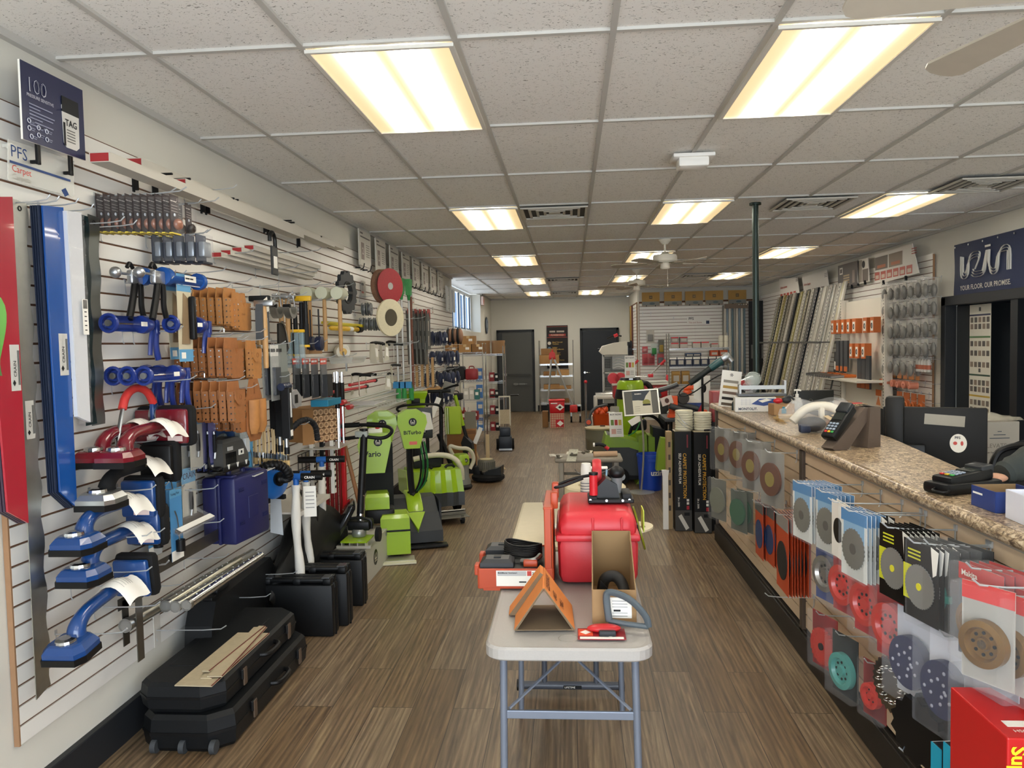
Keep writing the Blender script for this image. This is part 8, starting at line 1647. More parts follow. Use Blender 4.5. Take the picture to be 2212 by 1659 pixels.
# rubi card and D handle
o=thing('carded_tool','red and white carded tool pack lying flat at the table corner','carded tool',(.09,2.67,.748),.0)
mb=MB();mb.box((0,0,.002),(.165,.1,.003),M('#8d1f26',.4));mb.prism([(-.08,-.05),(.08,-.05),(.06,-.02),(0,-.03),(-.06,-.015)],.0,.0,M_PAP) if 0 else mb.box((0,-.04,.0038),(.15,.018,.001),M_PAP);mb.box((-.055,.01,.004),(.05,.06,.001),M('#d9502f'));mb.add([(-.055,-.01,.0048),(-.035,.01,.0048),(-.055,.03,.0048),(-.075,.01,.0048)],[(0,1,2,3)],M_PAP);mb.add([(.03,-.035,.0052),(.05,-.018,.0052),(.03,0,.0052),(.01,-.018,.0052)],[(0,1,2,3)],M_PAP);mb.add([(.03,-.03,.0056),(.045,-.018,.0056),(.03,-.005,.0056),(.015,-.018,.0056)],[(0,1,2,3)],M_BLK);part(o,'card',mb)
mb=MB();mb.ell((.01,.02,.016),(.12,.05,.03),M('#c2282c',.35),16,8);mb.box((.02,-.02,.012),(.06,.02,.02),M('#2a2c30'),.006);part(o,'red_body',mb)
o=thing('suction_lifter','grey D-shaped lifting handle standing over the red card','handle tool',(.175,2.70,.775),0); GH=M('#4d565c',.45)
mb=MB();mb.tube([(-.055,.03,-.0),(-.062,.03,.05),(-.065,.03,.1),(-.045,.025,.108),(.02,.01,.088),(.075,-.01,.03),(.08,-.01,-.005)],.011,GH,8,smooth=2,flat=1.2);mb.tube([(-.055,.03,0),(.01,.01,-.004),(.08,-.01,-.005)],.01,GH,8,smooth=0);part(o,'d_handle',mb)
# ================= COUNTER =================
MS=M('#dcc3a4',.5,noise=.1,scale=6); DB=M('#231c16',.8)
def _lam(t,b,L,N):
    tc=N('ShaderNodeTexCoord'); mp=N('ShaderNodeMapping'); mp.inputs['Scale'].default_value=(1,.6,1); L(tc.outputs['Object'],mp.inputs[0])
    n=N('ShaderNodeTexNoise'); n.inputs['Scale'].default_value=55; n.inputs['Detail'].default_value=5; n.inputs['Roughness'].default_value=.7; n.inputs['Distortion'].default_value=1.4; L(mp.outputs[0],n.inputs['Vector'])
    r=N('ShaderNodeValToRGB'); ramp(r,[(.38,'#4c3b2e'),(.46,'#7c6750'),(.54,'#b39c7c'),(.64,'#dccbb0')]); L(n.outputs['Fac'],r.inputs[0]); L(r.outputs[0],b.inputs['Base Color']); b.inputs['Roughness'].default_value=.28
M_LAM=node_mat('speckled_laminate',_lam)
o=thing('sales_counter','long sales counter with speckled laminate top and maple slatted front','counter',(0,0,0),0)
mb=MB();poly=[(1.235,.4),(1.235,6.93),(1.55,6.93),(1.73,6.55),(1.73,4.35),(1.55,2.96),(1.43,2.2),(1.43,.4)]
mb.prism([(x,y) for x,y in poly],-1.215,-1.165,M_LAM,RX(-PI/2));mb.at();mb.cyl((1.237,.4,1.19),(1.237,6.93,1.19),.0245,M_LAM,n=14);part(o,'countertop',mb)
mb=MB();p=.0762; nz=13
for i in range(nz):
    a=.165+i*p; 
    for y0,y1 in ((.4,1.7),(1.75,4.32),(4.385,6.84)): mb.box((1.278,(y0+y1)/2,a+p/2),(.015,y1-y0,p-.009),MS)
part(o,'slat_front',mb)
mb=MB();mb.box((1.30,3.65,.66),(.03,6.5,1.0),DB);mb.box((1.278,3.65,1.157),(.018,6.5,.03),M('#a99d8f',.5));mb.box((1.5,3.65,.58),(.02,6.5,1.15),DB);mb.box((1.4,6.86,.58),(.26,.03,1.15),MS);part(o,'carcass',mb)
for y in (1.725,4.352,6.87): mb=MB();mb.box((1.268,y,.62),(.03,.055,1.06),M('#4f4237',.5),.003);part(o,'upright_post',mb)
mb=MB();mb.box((1.262,3.65,.07),(.04,6.5,.14),M('#26221e',.5),.006);mb.box((1.268,3.65,.145),(.03,6.5,.02),M('#26221e',.5),.004);part(o,'toe_board',mb)
# lower staff desk behind
o=thing('staff_desk','lower speckled staff desk behind the counter with the monitor','desk',(2.1,5.1,0),0); mb=MB();mb.box((0,0,.74),(.6,3.0,.035),M_LAM,.01);part(o,'desk_top',mb); mb=MB();mb.box((0,0,.36),(.5,2.9,.72),M('#2f2a26',.7));part(o,'desk_base',mb)
o=thing('side_desk','short speckled ledge behind the hand sanitizer in front of the profile racks','desk',(2.45,8.2,0),0); mb=MB();mb.box((0,0,1.08),(1.0,.5,.04),M_LAM,.01);part(o,'desk_top',mb); mb=MB();mb.box((0,0,.53),(.9,.4,1.06),M('#2b2724',.7));part(o,'desk_base',mb)
def Rr(px,py,d): return at(px,py,0,1.27-d)
# --- counter merchandise ---
def disc(mb,X,R,th,m,n=28,hole=0):
    mb.at(X@RX(PI/2));mb.lathe([(hole,-th/2),(R,-th/2),(R,th/2),(hole,th/2)],m,n);mb.at()
def saw(mb,X,R,m,n=24,th=.003,d=.93):
    po=[]
    for k in range(n*2): a=2*PI*k/(n*2); r=R*(1 if k%2 else d); po.append((r*math.cos(a),r*math.sin(a)))
    mb.prism(po,-th/2,th/2,m,X)
def blister(lab,w,h,card,item,shell=True,th=.03,head=None,txt=None,body=None,name='blade_pack',cat='blade pack',shellc=None):
    o=thing(name,lab,cat); mb=MB();mb.box((0,0,-h/2),(w,.002,h),card)
    if head: mb.box((0,-.0016,-h*.09),(w,.001,h*.18),head)
    if body: mb.box((0,-.0016,-h*.9),(w,.001,h*.14),body)
    part(o,'card',mb); mb=MB();item(mb,w,h);part(o,'disc',mb)
    if txt: mb=MB();mb.text(txt[0],txt[1],txt[2],T(-w*.43,-.003,-h*.13),bold=.02);part(o,'print',mb)
    if shell: mb=MB();mb.box((0,-th/2-.001,-h/2),(w*1.06,th,h*1.04),shellc or clear('#f0f2f4',.13),.008);part(o,'blister',mb)
    return o
SB=M('#8a8478',.3,.7); CU=M('#7c4a34',.3,.5)
def tag_disc(c1,c2,R,th=.012,y=-.012,z=.55): return lambda mb,w,h: (disc(mb,T(0,y,-h*z),R,th,c1,hole=R*.1),disc(mb,T(0,y-th*.6,-h*z),R*.45,.003,c2))
def cup(c,R,holes=8,core=None):
    def f(mb,w,h):
        X=T(0,-.004,-h*.58);mb.at(X@RX(PI/2));mb.lathe([(R*.1,.004),(R,.0),(R,.024),(R*.72,.026),(R*.62,.012),(R*.3,.012),(R*.26,.022),(R*.1,.022)],c,30);mb.at()
        for k in range(holes): a=2*PI*k/holes; disc(mb,X@T(R*.46*math.cos(a),-.0135,R*.46*math.sin(a)),R*.075,.002,M_BLK,10)
        if core: disc(mb,X@T(0,-.02,0),R*.2,.004,core,14)
    return f
def turbo(c,R,n=12):
    def f(mb,w,h):
        X=T(0,-.012,-h*.58); disc(mb,X,R*.75,.014,c)
        for k in range(n): a=2*PI*k/n;mb.box((R*.85*math.cos(a),-.014,R*.85*math.sin(a)-h*.58),(R*.25,.014,R*.3),c,0)
        disc(mb,X@T(0,-.01,0),R*.2,.006,M_BLK,14)
    return f
def row(proto,px,py,d,n,sp,lab,grp,jit=.03,yaw=0):
    """hang n copies on a hook coming out of the counter; the last is the outermost"""
    p=Rr(px,py,d); p.z=min(p.z,1.125); hook((1.27,p.y,p.z-.004),RR,round(d+.04,2),'white wire peg hook through packs on the counter front','counter front peg hooks')
    for k in range(n):
        q=p+Vector((sp*(n-1-k),.0,0)); r=RR+yaw+random.uniform(-jit,jit); tx=lab%ORD[k] if '%s' in lab else lab
        if k==0 and not proto.get('_used'): proto.location=q; proto.rotation_euler=(0,0,r); proto['label']=tx; proto['group']=grp; proto['_used']=1
        else: dup(proto,tuple(q),r,tx,grp)
def rhook(px,py,l,what): hook(Rr(px,py,0),RR,l,'white wire peg hook on the counter front holding '+what,'counter front peg hooks')
DC=clear('#dfe3e6',.16)
b1=blister('x',.22,.31,M('#9d9a92',.4),tag_disc(CU,M('#b09a52',.3,.5),.095,z=.5),th=.045)
row(b1,1562,925,.16,1,.05,'first clear clamshell with a brown ringed disc, at the far end of the counter','brown ringed discs in clamshells',yaw=.35)
row(b1,1595,918,.12,2,.05,'clear clamshell with brown ringed disc, %s beside the end one','brown ringed discs in clamshells',yaw=.35)
row(b1,1625,942,.14,2,.05,'clear clamshell with red-brown disc, %s in the middle of the far group','brown ringed discs in clamshells',yaw=.35)
row(b1,1668,965,.14,1,.05,'clear clamshell with brass disc, nearest of the far group','brown ringed discs in clamshells',yaw=.35)
b2=blister('x',.2,.3,M('#8a8a80',.4),lambda mb,w,h:disc(mb,T(0,-.012,-h*.52),.095,.012,M('#7d7f70',.6)),th=.03)
row(b2,1552,1035,.2,1,.05,'clear pack with round olive-grey pad, lower row at the far counter end','pads in clear packs',yaw=.35)
b3=blister('x',.2,.28,M('#6f766c',.4),lambda mb,w,h:disc(mb,T(0,-.012,-h*.52),.09,.012,M('#3d6a50',.5)),th=.03)
row(b3,1596,1060,.14,2,.04,'clear pack with dark green round pad, %s in the lower row','pads in clear packs',yaw=.35)
OG_=M('#c24a22',.5)
b4=blister('x',.2,.33,OG_,lambda mb,w,h:disc(mb,T(0,-.003,-h*.58),.085,.003,M('#27406f')),False,head=M('#5a5d5f'))
row(b4,1640,1085,.16,3,.016,'orange card with dark blue disc, %s of the hook beside the post','orange blade cards')
row(b4,1662,1095,.14,2,.016,'orange card with dark blue disc on the next hook, %s','orange blade cards')
b5=blister('x',.23,.38,OG_,lambda mb,w,h:disc(mb,T(0,-.003,-h*.6),.095,.003,M('#1f2224',.5)),False,head=M('#8f8b86'),name='blade_card')
row(b5,1690,1112,.24,8,.015,'orange and grey black-disc card, %s from the aisle, before the brown post','orange and grey blade cards')
BW=M('#e2e5e0',.5)
def blu(mb,w,h): mb.box((0,-.0015,-h*.3),(w*.8,.001,h*.4),M('#7fa9c9',.5)); saw(mb,T(0,-.004,-h*.56),w*.45,M('#77766e',.35,.3),28); disc(mb,T(0,-.006,-h*.56),w*.12,.002,M('#4d4a42'))
b6=blister('x',.17,.25,BW,blu,True,head=M('#3d7fb5'),th=.012)
row(b6,1733,998,.26,9,.016,'blue and white saw blade card, %s from the aisle in the biggest stack','blue and white blade cards',yaw=.18)
row(b6,1786,1015,.22,5,.016,'blue and white saw blade card, %s in the second stack','blue and white blade cards',yaw=.18)
row(b6,1845,1048,.24,5,.016,'blue and white saw blade card, %s in the third stack, past the white card','blue and white blade cards',yaw=.18)
b7=blister('x',.15,.22,M_PAP,lambda mb,w,h:(disc(mb,T(0,-.003,-h*.5),.048,.003,M_BLK),[mb.box((0,-.002,-h*(.12+.03*j)),(w*.7,.001,.003),M('#55')) if 0 else None for j in range(1)]),False,name='blade_card')
row(b7,1812,1035,.24,2,.016,'white card with a black round disc, %s, between the blue cards','white blade cards')
def yb(mb,w,h): mb.box((-w*.2,-.0016,-h*.55),(w*.6,.001,h*.45),M('#cfd02f')); saw(mb,T(0,-.005,-h*.56),w*.42,M('#8f8f8b',.3,.3),40,d=.95); disc(mb,T(0,-.008,-h*.56),w*.07,.002,M('#d9d23a'))
b8=blister('x',.165,.245,M('#0d0d0c',.45),yb,False,th=.01,name='blade_card')
mb=MB();mb.prism([(.05,0),(.085,-.01),(.075,-.08),(.06,-.09)],-.004,-.003,M_PAP)
for k in range(3): mb.box((-.03,-.002,-.03-.012*k),(.06,.001,.005),M('#cfd02f'))
part(b8,'print',mb)
row(b8,1890,1062,.18,2,.02,'black and yellow saw blade card, %s, the pair beside the blue cards','black and yellow blade cards',yaw=.18)
row(b8,1932,1090,.2,7,.016,'black and yellow saw blade card, %s from the aisle in the fanned stack','black and yellow blade cards',yaw=.18)
row(b8,1990,1120,.2,5,.016,'black and yellow saw blade card, %s of the stack behind the teal disc','black and yellow blade cards',yaw=.18)
for k in range(9):
    mb=MB();disc(mb,I4,.07,.006,M('#47181b',.7),hole=.012); solo('sanding_disc',mb,'dark red sanding disc, %s from the aisle on the hook under the blue cards'%ORD[k],'sanding disc',tuple(Rr(1745,1137,.2)+Vector((.017*k,0,0))),RR,'dark red sanding discs')
RDc=M('#c43025',.35,coat=.4); SC_=M('#a9a6a0',.25,.8); TC=M('#2f7c72',.35,coat=.3); GC=M('#a07a45',.3,.6); NVc=M('#1c2147',.5,noise=.4,scale=120)
c1_=blister('x',.18,.3,M('#1f3f8f'),cup(SC_,.078),True,head=M('#2b55a8'),th=.035)
row(c1_,1790,1152,.18,1,.03,'silver cup disc on a blue card, first of the cup row','cup disc packs',yaw=.3)
c2_=blister('x',.17,.29,M('#b3262a'),cup(RDc,.082,9),True,head=M('#c9d'+'0d0') if 0 else M('#a82024'),th=.035)
row(c2_,1828,1175,.16,1,.03,'red cup disc pack beside the silver one','cup disc packs',yaw=.3); row(c2_,1878,1210,.15,1,.03,'red cup disc pack in the middle of the cup row','cup disc packs',yaw=.3); row(c2_,1930,1250,.15,1,.03,'red cup disc pack with dark holes, nearest of the cup row','cup disc packs',yaw=.3)
c3_=blister('x',.18,.26,M('#101314'),turbo(TC,.072,6),True,th=.04)
row(c3_,2025,1172,.16,4,.032,'teal toothed disc in a clear clamshell, %s from the aisle','teal discs in clamshells',yaw=.25)
c4_=blister('x',.16,.26,M('#1b2d3a'),cup(GC,.06,6,M_CHR),True,head=M('#c22a2a'),th=.035,txt=('Makita',.022,M_PAP))
row(c4_,2120,1195,.16,4,.028,'brass cup disc with red headed card, %s from the aisle','brass cup disc packs',yaw=.25)
c5_=blister('x',.14,.26,M('#a9a69e'),cup(M('#8d6a38',.3,.7),.062,8,M_CHR),True,head=M('#c22a2a'),th=.05)
row(c5_,2135,1265,.2,1,.03,'large gold cup disc hanging low with a white tag','gold cup disc packs',yaw=.5); row(c5_,2190,1285,.14,2,.06,'gold notched disc pack at the near edge, %s','gold cup disc packs',yaw=.4)
c6_=blister('x',.18,.25,M('#b3262a'),turbo(RDc,.082,20),True,th=.03); row(c6_,1782,1328,.14,1,.03,'red turbo disc pack lowest at the far end','low disc packs',yaw=.3)
c7_=blister('x',.17,.26,M('#26302e'),cup(M('#4c9a92',.4,coat=.3),.076,8),True,th=.04); row(c7_,1826,1372,.14,1,.03,'pale teal cup disc pack in the lowest row','low disc packs',yaw=.3)
c8_=blister('x',.13,.22,M('#8d2020'),cup(RDc,.05,6),True,th=.03); row(c8_,1890,1432,.12,1,.03,'small red cup disc pack in the lowest row','low disc packs',yaw=.3)
for k in range(2):
    mb=MB();po=[]; saw(mb,I4,.1,M('#9a9a98',.15,1),26,.008,.9)
    for j in range(14): a=2*PI*j/14;mb.ring((.06*math.cos(a),-.006,.06*math.sin(a)),.01,.003,M_CHR,8,5,I4)
    solo('chain_disc',mb,'shiny silver studded disc, %s of two above the black toothed ones'%ORD[k],'grinding disc',tuple(Rr(1925,1480,.16)+Vector((.035*k,0,0))),RR+.25,'silver studded discs')
for k in range(6):
    mb=MB();saw(mb,I4,.11,M('#0c0d0e',.35,coat=.3),14,.022,.86); solo('toothed_disc',mb,'glossy black toothed disc, %s from the aisle at the bottom of the counter'%ORD[k],'grinding disc',tuple(Rr(1985,1580,.2)+Vector((.028*k,-.015*k,.012*k))),RR+.35,'black toothed discs')
def rough(mb,w,h):
    disc(mb,T(0,-.03,-h*.55),w*.43,.03,NVc)
    for k in range(14): a=k*2.4; r=w*.1+w*.28*((k*7)%10)/10;mb.ell((r*math.cos(a),-.047,-h*.55+r*math.sin(a)),(.012,.008,.012),M('#9a9aa8',.2),8,5)
c9_=blister('x',.2,.29,M('#d3d6e0'),rough,True,th=.06,shellc=clear('#eef2fa',.18)); row(c9_,1985,1325,.15,1,.05,'navy rough-studded disc in a clear bag, farther one','bagged studded discs',yaw=.25); row(c9_,2060,1375,.14,1,.05,'navy rough-studded disc in a clear bag, nearer one','bagged studded discs',yaw=.25)
def bd(mb,w,h): disc(mb,T(0,-.02,-h*.6),w*.44,.02,M('#174b9c',.3)); disc(mb,T(0,-.032,-h*.6),w*.3,.004,M('#2f7fd0',.3)); [disc(mb,T(w*.2*math.cos(a),-.036,-h*.6+w*.2*math.sin(a)),w*.03,.002,M_BLK,8) for a in [k*PI/3 for k in range(6)]]
c10=blister('x',.2,.26,M('#c4c9d6'),bd,True,th=.05,shellc=clear('#e8eef8',.25)); row(c10,2140,1462,.14,1,.05,'bright blue disc in a clear box above the red floor box','boxed blue disc',yaw=.2)
rhook(1760,1290,.26,'nothing, beside the brown post')
# near-corner boxes
o=thing('floor_brush_box','bright red carton reading Super Sweep at the near end of the counter','box',(1.175,2.03,0),-.0); RX_=M('#c01c1c',.4)
mb=MB();mb.box((0,0,.4),(.3,.28,.8),RX_,.004);mb.box((.09,-.02,.81),(.1,.2,.03),RX_,.012);part(o,'box_body',mb)
mb=MB();y0=-.1415;mb.text('Super Sweep',.048,M('#f0df2a',.4),T(-.14,y0,.78)@RY(PI/2),bold=.03);mb.text('24"',.04,M('#f0df2a',.4),T(-.1,y0,.75)@RY(PI/2),bold=.03);mb.text('24',.08,M_PAP,T(-.03,y0,.75)@RY(PI/2),bold=.02);mb.text('24" FLOOR BRUSH',.018,M_PAP,T(.03,-.1,.8006)@RZ(PI)@RX(-PI/2));mb.box((-.06,-.07,.801),(.12,.03,.001),M_PAP);part(o,'lettering',mb)
for k in range(2):
    mb=MB();mb.box((0,-.06,-.07),(.05,.12,.14),M('#15171a',.4),.003);mb.box((-.026,-.06,-.07),(.002,.118,.138),M('#d9dbe0'));mb.box((0,-.122,-.07),(.05,.003,.14),M('#1793b0'));mb.box((-.0275,-.06,-.05),(.001,.04,.03),M('#1b2a55')); solo('black_blade_box',mb,'black box with teal edge and white side on the lowest counter hook, %s'%ORD[k],'box',tuple(Rr(2075-30*k+60,1600,.12)+Vector((0,-.02,0))),RR+.1,'black and teal boxes')
rhook(2110,1632,.24,'the black and teal boxes')
# ================= ON THE COUNTER =================
z=1.216
def montolit():
    o=thing('printed_box','white flat box printed with blue tiles and the word Montolit','box',(1.40,6.06,z),-.12); mb=MB();mb.box((0,0,.055),(.3,.16,.11),M('#e7e5df',.5),.003);part(o,'box_body',mb)
    mb=MB();y0=-.0815;mb.text('MONTOLIT.',.026,M('#22324f'),T(-.125,y0,.014),bold=.03);mb.prism([(-.03,.06),(.03,.1),(.14,.1),(.14,.06),(.06,.045)],y0-.001,y0,M('#2e4a8c'));mb.prism([(.02,.085),(.08,.1),(.12,.09),(.05,.07)],y0-.002,y0-.001,M_PAP)
    for k in range(3): mb.box((-.1+.03*k,y0,.075),(.001,.001,.05),M('#8a96b0'));mb.box((-.07,y0,.06+.014*k),(.08,.001,.001),M('#8a96b0'))
    part(o,'print',mb)
montolit()
o=thing('rail_guide','grey metal slide rail frame with clear bagged parts on the Montolit box','metal frame',(1.46,6.1,z+.112),-.1); mb=MB();mb.box((0,0,.012),(.36,.14,.02),M('#5a5c5e',.4,.4),.004);mb.box((0,-.06,.07),(.34,.01,.03),M('#9c9c98',.35,.6));mb.box((-.16,0,.05),(.015,.12,.08),M('#9c9c98',.35,.6));mb.box((.17,0,.06),(.015,.12,.12),M('#9c9c98',.35,.6));part(o,'rail_frame',mb); mb=MB();mb.ell((-.08,.0,.07),(.12,.09,.1),clear('#ffffff',.35,.1),12,8);mb.ell((-.06,0,.13),(.13,.08,.12),clear('#dfe8e0',.4,.1),12,8);part(o,'bagged_part',mb)
mb=MB();mb.box((0,0,.05),(.2,.1,.1),M_CARD,.003); solo('cardboard_box',mb,'brown carton seen through the slide rail frame','box',(1.58,6.32,z),0)
o=thing('sample_card','white leaning card with five wood colour samples','sample card',(1.28,6.45,z),0,rot=(-.12,.14,.0)); mb=MB();mb.box((0,0,.15),(.16,.006,.3),M_PAP);part(o,'card_sheet',mb); mb=MB()
for k,c in enumerate(('#8f887c','#b08c3c','#6b5446','#1f1c1c','#5a4a38')): mb.box((0,-.0045,.21-.047*k),(.12,.003,.022),M(c,.5))
for k in range(6): mb.at(T(0,-.004,.265)@RY(k*PI/3));mb.box((.009,0,0),(.012,.001,.004),M_BLK)
mb.at();part(o,'sample_strip',mb)
o=thing('rubi_box','red and black bagged carton with white diamond and the word Rubi','box',(1.42,7.35,.95),0); mb=MB();mb.box((0,0,.2),(.24,.2,.28),M('#9c1822',.35),.006);mb.box((0,0,.03),(.26,.22,.06),M('#2a2a2c'));part(o,'box_body',mb); mb=MB();y0=-.101
mb.prism([(.12,.1),(.12,.34),(.0,.34),(.0,.3),(.09,.2),(.03,.14)],y0-.001,y0,M_BLK);mb.prism([(0,.12),(.08,.2),(0,.28),(-.08,.2)],y0-.002,y0-.001,M_PAP);mb.prism([(0,.128),(.072,.2),(0,.272),(-.072,.2)],y0-.003,y0-.002,RC);mb.prism([(0,.15),(.05,.2),(0,.25),(-.05,.2)],y0-.004,y0-.003,M_BLK);mb.text('RUBI',.026,M_PAP,T(-.036,y0-.005,.191),bold=.03);mb.text('MIXING',.022,M_PAP,T(-.1,y0-.002,.095),bold=.03);mb.text('MACHINE',.022,M_PAP,T(-.08,y0-.002,.075),bold=.03);part(o,'print',mb); mb=MB();mb.box((0,0,.21),(.26,.22,.3),clear('#ffffff',.12),.03);part(o,'plastic_bag',mb)
o=thing('display_bench','low dark bench behind the counter end carrying the red Rubi carton','bench',(1.46,7.83,0),0); mb=MB();mb.box((0,0,.93),(.5,1.3,.04),M_BLK2,.004);part(o,'bench_top',mb); mb=MB();mb.box((0,0,.455),(.4,1.2,.91),M('#1d1e20',.7));part(o,'bench_body',mb)
o=thing('red_mixer','red and black power mixer lying over the Rubi carton','power tool',(1.58,7.5,1.3),0); mb=MB();mb.box((0,0,.03),(.26,.1,.1),M('#8f1c22',.4),.03);mb.box((-.1,0,.07),(.08,.07,.1),M_RED,.02);part(o,'housing',mb); mb=MB();mb.cyl((-.16,0,-.02),(.2,0,.14),.02,M_STL,n=10);mb.tube([(.12,0,.14),(.2,0,.1),(.26,0,-.08)],.018,M_BLK,8);part(o,'shaft',mb); mb=MB();mb.box((0,0,-.17),(.12,.12,.34),M('#1d1e20',.6),.01);part(o,'stand_block',mb)
for k,(x,c) in enumerate(((1.27,M('#22333a',.4)),(1.31,M('#14808f',.4)))): mb=MB();mb.lathe([(0,0),(.022,0),(.022,.05),(.015,.07),(0,.07)],c,12); solo('plastic_stopper',mb,'%s plastic cap before the white printed box'%('dark' if k==0 else 'teal'),'cap',(x,6.15-.05*k,z),0)
for k,(x,zz) in enumerate(((1.45,0),(1.44,.014),(1.46,.028))): mb=MB();mb.box((0,0,.006),(.12,.09,.012),M('#c4a46c',.6)); solo('wood_block',mb,'pale wooden block, %s from the bottom beside the teal bottle'%ORD[k],'wood block',(x-.02,5.28,z+zz),.2*k,'pale wood blocks')
mb=MB();mb.box((0,0,.04),(.15,.12,.08),M_CARD,.003); solo('cardboard_box',mb,'small brown carton under the red pliers','box',(1.52,5.75,z),.1)
mb=MB();mb.ell((-.03,0,.02),(.07,.04,.04),M_RED);mb.ell((.03,0,.025),(.07,.05,.05),M('#2f3236'));mb.tube([(0,0,.03),(.05,0,.06),(.09,0,.02)],.008,M('#2f3236')); solo('hand_nipper',mb,'small red and dark hand tool lying on the brown carton','hand tool',(1.52,5.72,z+.082),0)
mb=MB();mb.box((0,0,.055),(.1,.1,.11),M('#d2ccbc',.5),.003); solo('white_carton',mb,'white square carton behind the red hand tool','box',(1.64,5.9,z),0)
mb=MB();mb.lathe([(0,0),(.016,0),(.016,.03),(.009,.036),(.009,.045),(0,.045)],M('#137a92',.3),14); solo('small_bottle',mb,'tiny teal bottle in front of the small brown carton','bottle',(1.44,5.38,z+.042),0)
o=thing('hand_sanitizer','clear pump bottle of hand sanitizer with white pump','bottle',(1.66,5.85,z),0); mb=MB();mb.lathe([(0,0),(.038,0),(.04,.02),(.04,.09),(.02,.115),(0,.115)],clear('#dfe6ea',.4),18);mb.lathe([(.0405,.03),(.0405,.075)],clear('#eef0f4',.5),18);part(o,'bottle_body',mb); mb=MB();mb.cyl((0,0,.115),(0,0,.14),.013,M_PAP,n=12);mb.cyl((0,0,.14),(0,0,.165),.005,M_PAP,n=8);mb.tube([(-.02,0,.168),(.005,0,.17),(.03,0,.165)],.006,M_PAP,8);part(o,'pump_head',mb)
# bagged item
o=thing('bagged_tool','clear bag holding a cream and grey handled tool on the counter','packaged tool',(1.44,4.62,z),0)
mb=MB();mb.tube([(-.14,.05,.06),(-.05,.06,.15),(.1,.05,.15),(.17,.0,.05)],.026,M('#d6cfbd',.4),10,smooth=3);mb.box((.02,.03,.1),(.03,.04,.09),M('#d6cfbd',.4),.01);part(o,'cream_body',mb); mb=MB();mb.ell((-.05,-.02,.05),(.16,.12,.09),M('#3d3f44',.5));mb.ell((.09,-.01,.05),(.12,.1,.07),M('#b48c78',.6));mb.box((-.1,-.05,.03),(.06,.05,.05),M('#1e2a44'),.01);part(o,'grey_parts',mb)
mb=MB()
for x in (.05,.1): mb.box((x,-.03,.085),(.03,.12,.004),M('#d3b98c'),0,RX(.3)@RZ(.3))
part(o,'paper_band',mb)
mb=MB();mb.surf(lambda u,v:((.21+.015*math.sin(9*v*PI))*math.cos(2*PI*v)*math.sin(PI*(.12+.88*u)/1.0)**.6*1.05,(.12+.01*math.sin(7*v*PI))*math.sin(2*PI*v)*math.sin(PI*(.12+.88*u))**.6,.19*(1-u)+.012*math.sin(u*20+v*15)),10,28,clear('#f4f6f8',.39,.12));part(o,'clear_bag',mb)
# card terminal on stand
BT=M('#0c0d0e',.35)
def terminal(o,X):
    mb=MB();mb.at(X);mb.box((0,0,.02),(.085,.2,.04),BT,.01);mb.box((0,.08,.035),(.075,.06,.035),M('#2a2c2e',.3),.008);part(o,'terminal_body',mb)
    mb=MB();mb.at(X);mb.box((0,.035,.0415),(.06,.06,.002),M('#2c302c',.15));part(o,'display',mb)
    mb=MB();mb.at(X)
    for r in range(4):
        for c in range(3): mb.box((-.02+.02*c,-.02-.017*r,.0425),(.014,.011,.004),M('#8f9aa8') if r<3 else M(('#c22a2a','#d9b02a','#3a9a4a')[c]),.001)
    part(o,'keypad',mb)
o=thing('card_terminal','black card payment terminal tilted on a grey-brown wooden stand','card terminal',(1.38,3.95,z),.5)
WS=M('#55473c',.6,noise=.1); mb=MB();mb.prism([(-.14,0),(-.05,0),(.14,.2),(.06,.2),(-.16,.012)],-.035,.035,WS);mb.prism([(.06,0),(.15,0),(.15,.2),(.08,.2)],-.05,.05,WS);part(o,'wooden_stand',mb); terminal(o,T(-.065,0,.115)@RY(-.82)@RZ(-PI/2))
mb=MB();mb.box((.05,.01,.22),(.05,.03,.003),M_RED);part(o,'red_card',mb)
o=thing('card_terminal','black card terminal lying flat in a cradle near the open boxes','card terminal',(1.37,2.82,z),-1.15); mb=MB();mb.box((0,0,.02),(.11,.26,.04),BT,.012);part(o,'cradle',mb); terminal(o,T(0,.0,.03)@RX(.1)); mb=MB();mb.tube([(0,-.13,.02),(.02,-.17,.02),(.06,-.15,.015),(.05,-.12,.02)],.004,M_BLK,6);mb.tube([(0,.13,.02),(.02,.2,.008),(.0,.3,.008)],.004,M_BLK,6);part(o,'cable',mb)
o=thing('open_box','blue and white open box tray near the corner of the counter','box',(1.36,2.53,z),.05); mb=MB();w,d,h=.14,.13,.065
mb.box((0,0,.002),(w,d,.004),KC); 
for s in (-1,1): mb.box((s*w/2,0,h/2),(.003,d,h),M('#233a7a',.4));mb.box((0,s*d/2,h/2),(w,.003,h),M('#233a7a',.4) if s<0 else KI)
part(o,'box_walls',mb); mb=MB();mb.box((.02,-d/2-.002,h*.4),(.09,.001,.03),M_PAP);mb.text('EXCEED',.014,M_PAP,T(-.064,-.0,.04)@RZ(0)) if 0 else mb.text('~8',.012,M_PAP,T(-w/2-.002,.055,.04)@RZ(-PI/2));part(o,'print',mb)
o=thing('open_box','plain white open box at the very corner of the counter','box',(1.39,2.34,z),-.05); mb=MB();w,d,h=.2,.12,.085
for s in (-1,1): mb.box((s*w/2,0,h/2),(.003,d,h),M('#dfe0ea',.5));mb.box((0,s*d/2,h/2),(w,.003,h),M('#dfe0ea',.5))
mb.box((0,0,.002),(w,d,.004),KC);part(o,'box_walls',mb); mb=MB();mb.box((0,-d/2-.002,.04),(.05,.001,.08),M('#b9b6b4',.4));part(o,'tape',mb)
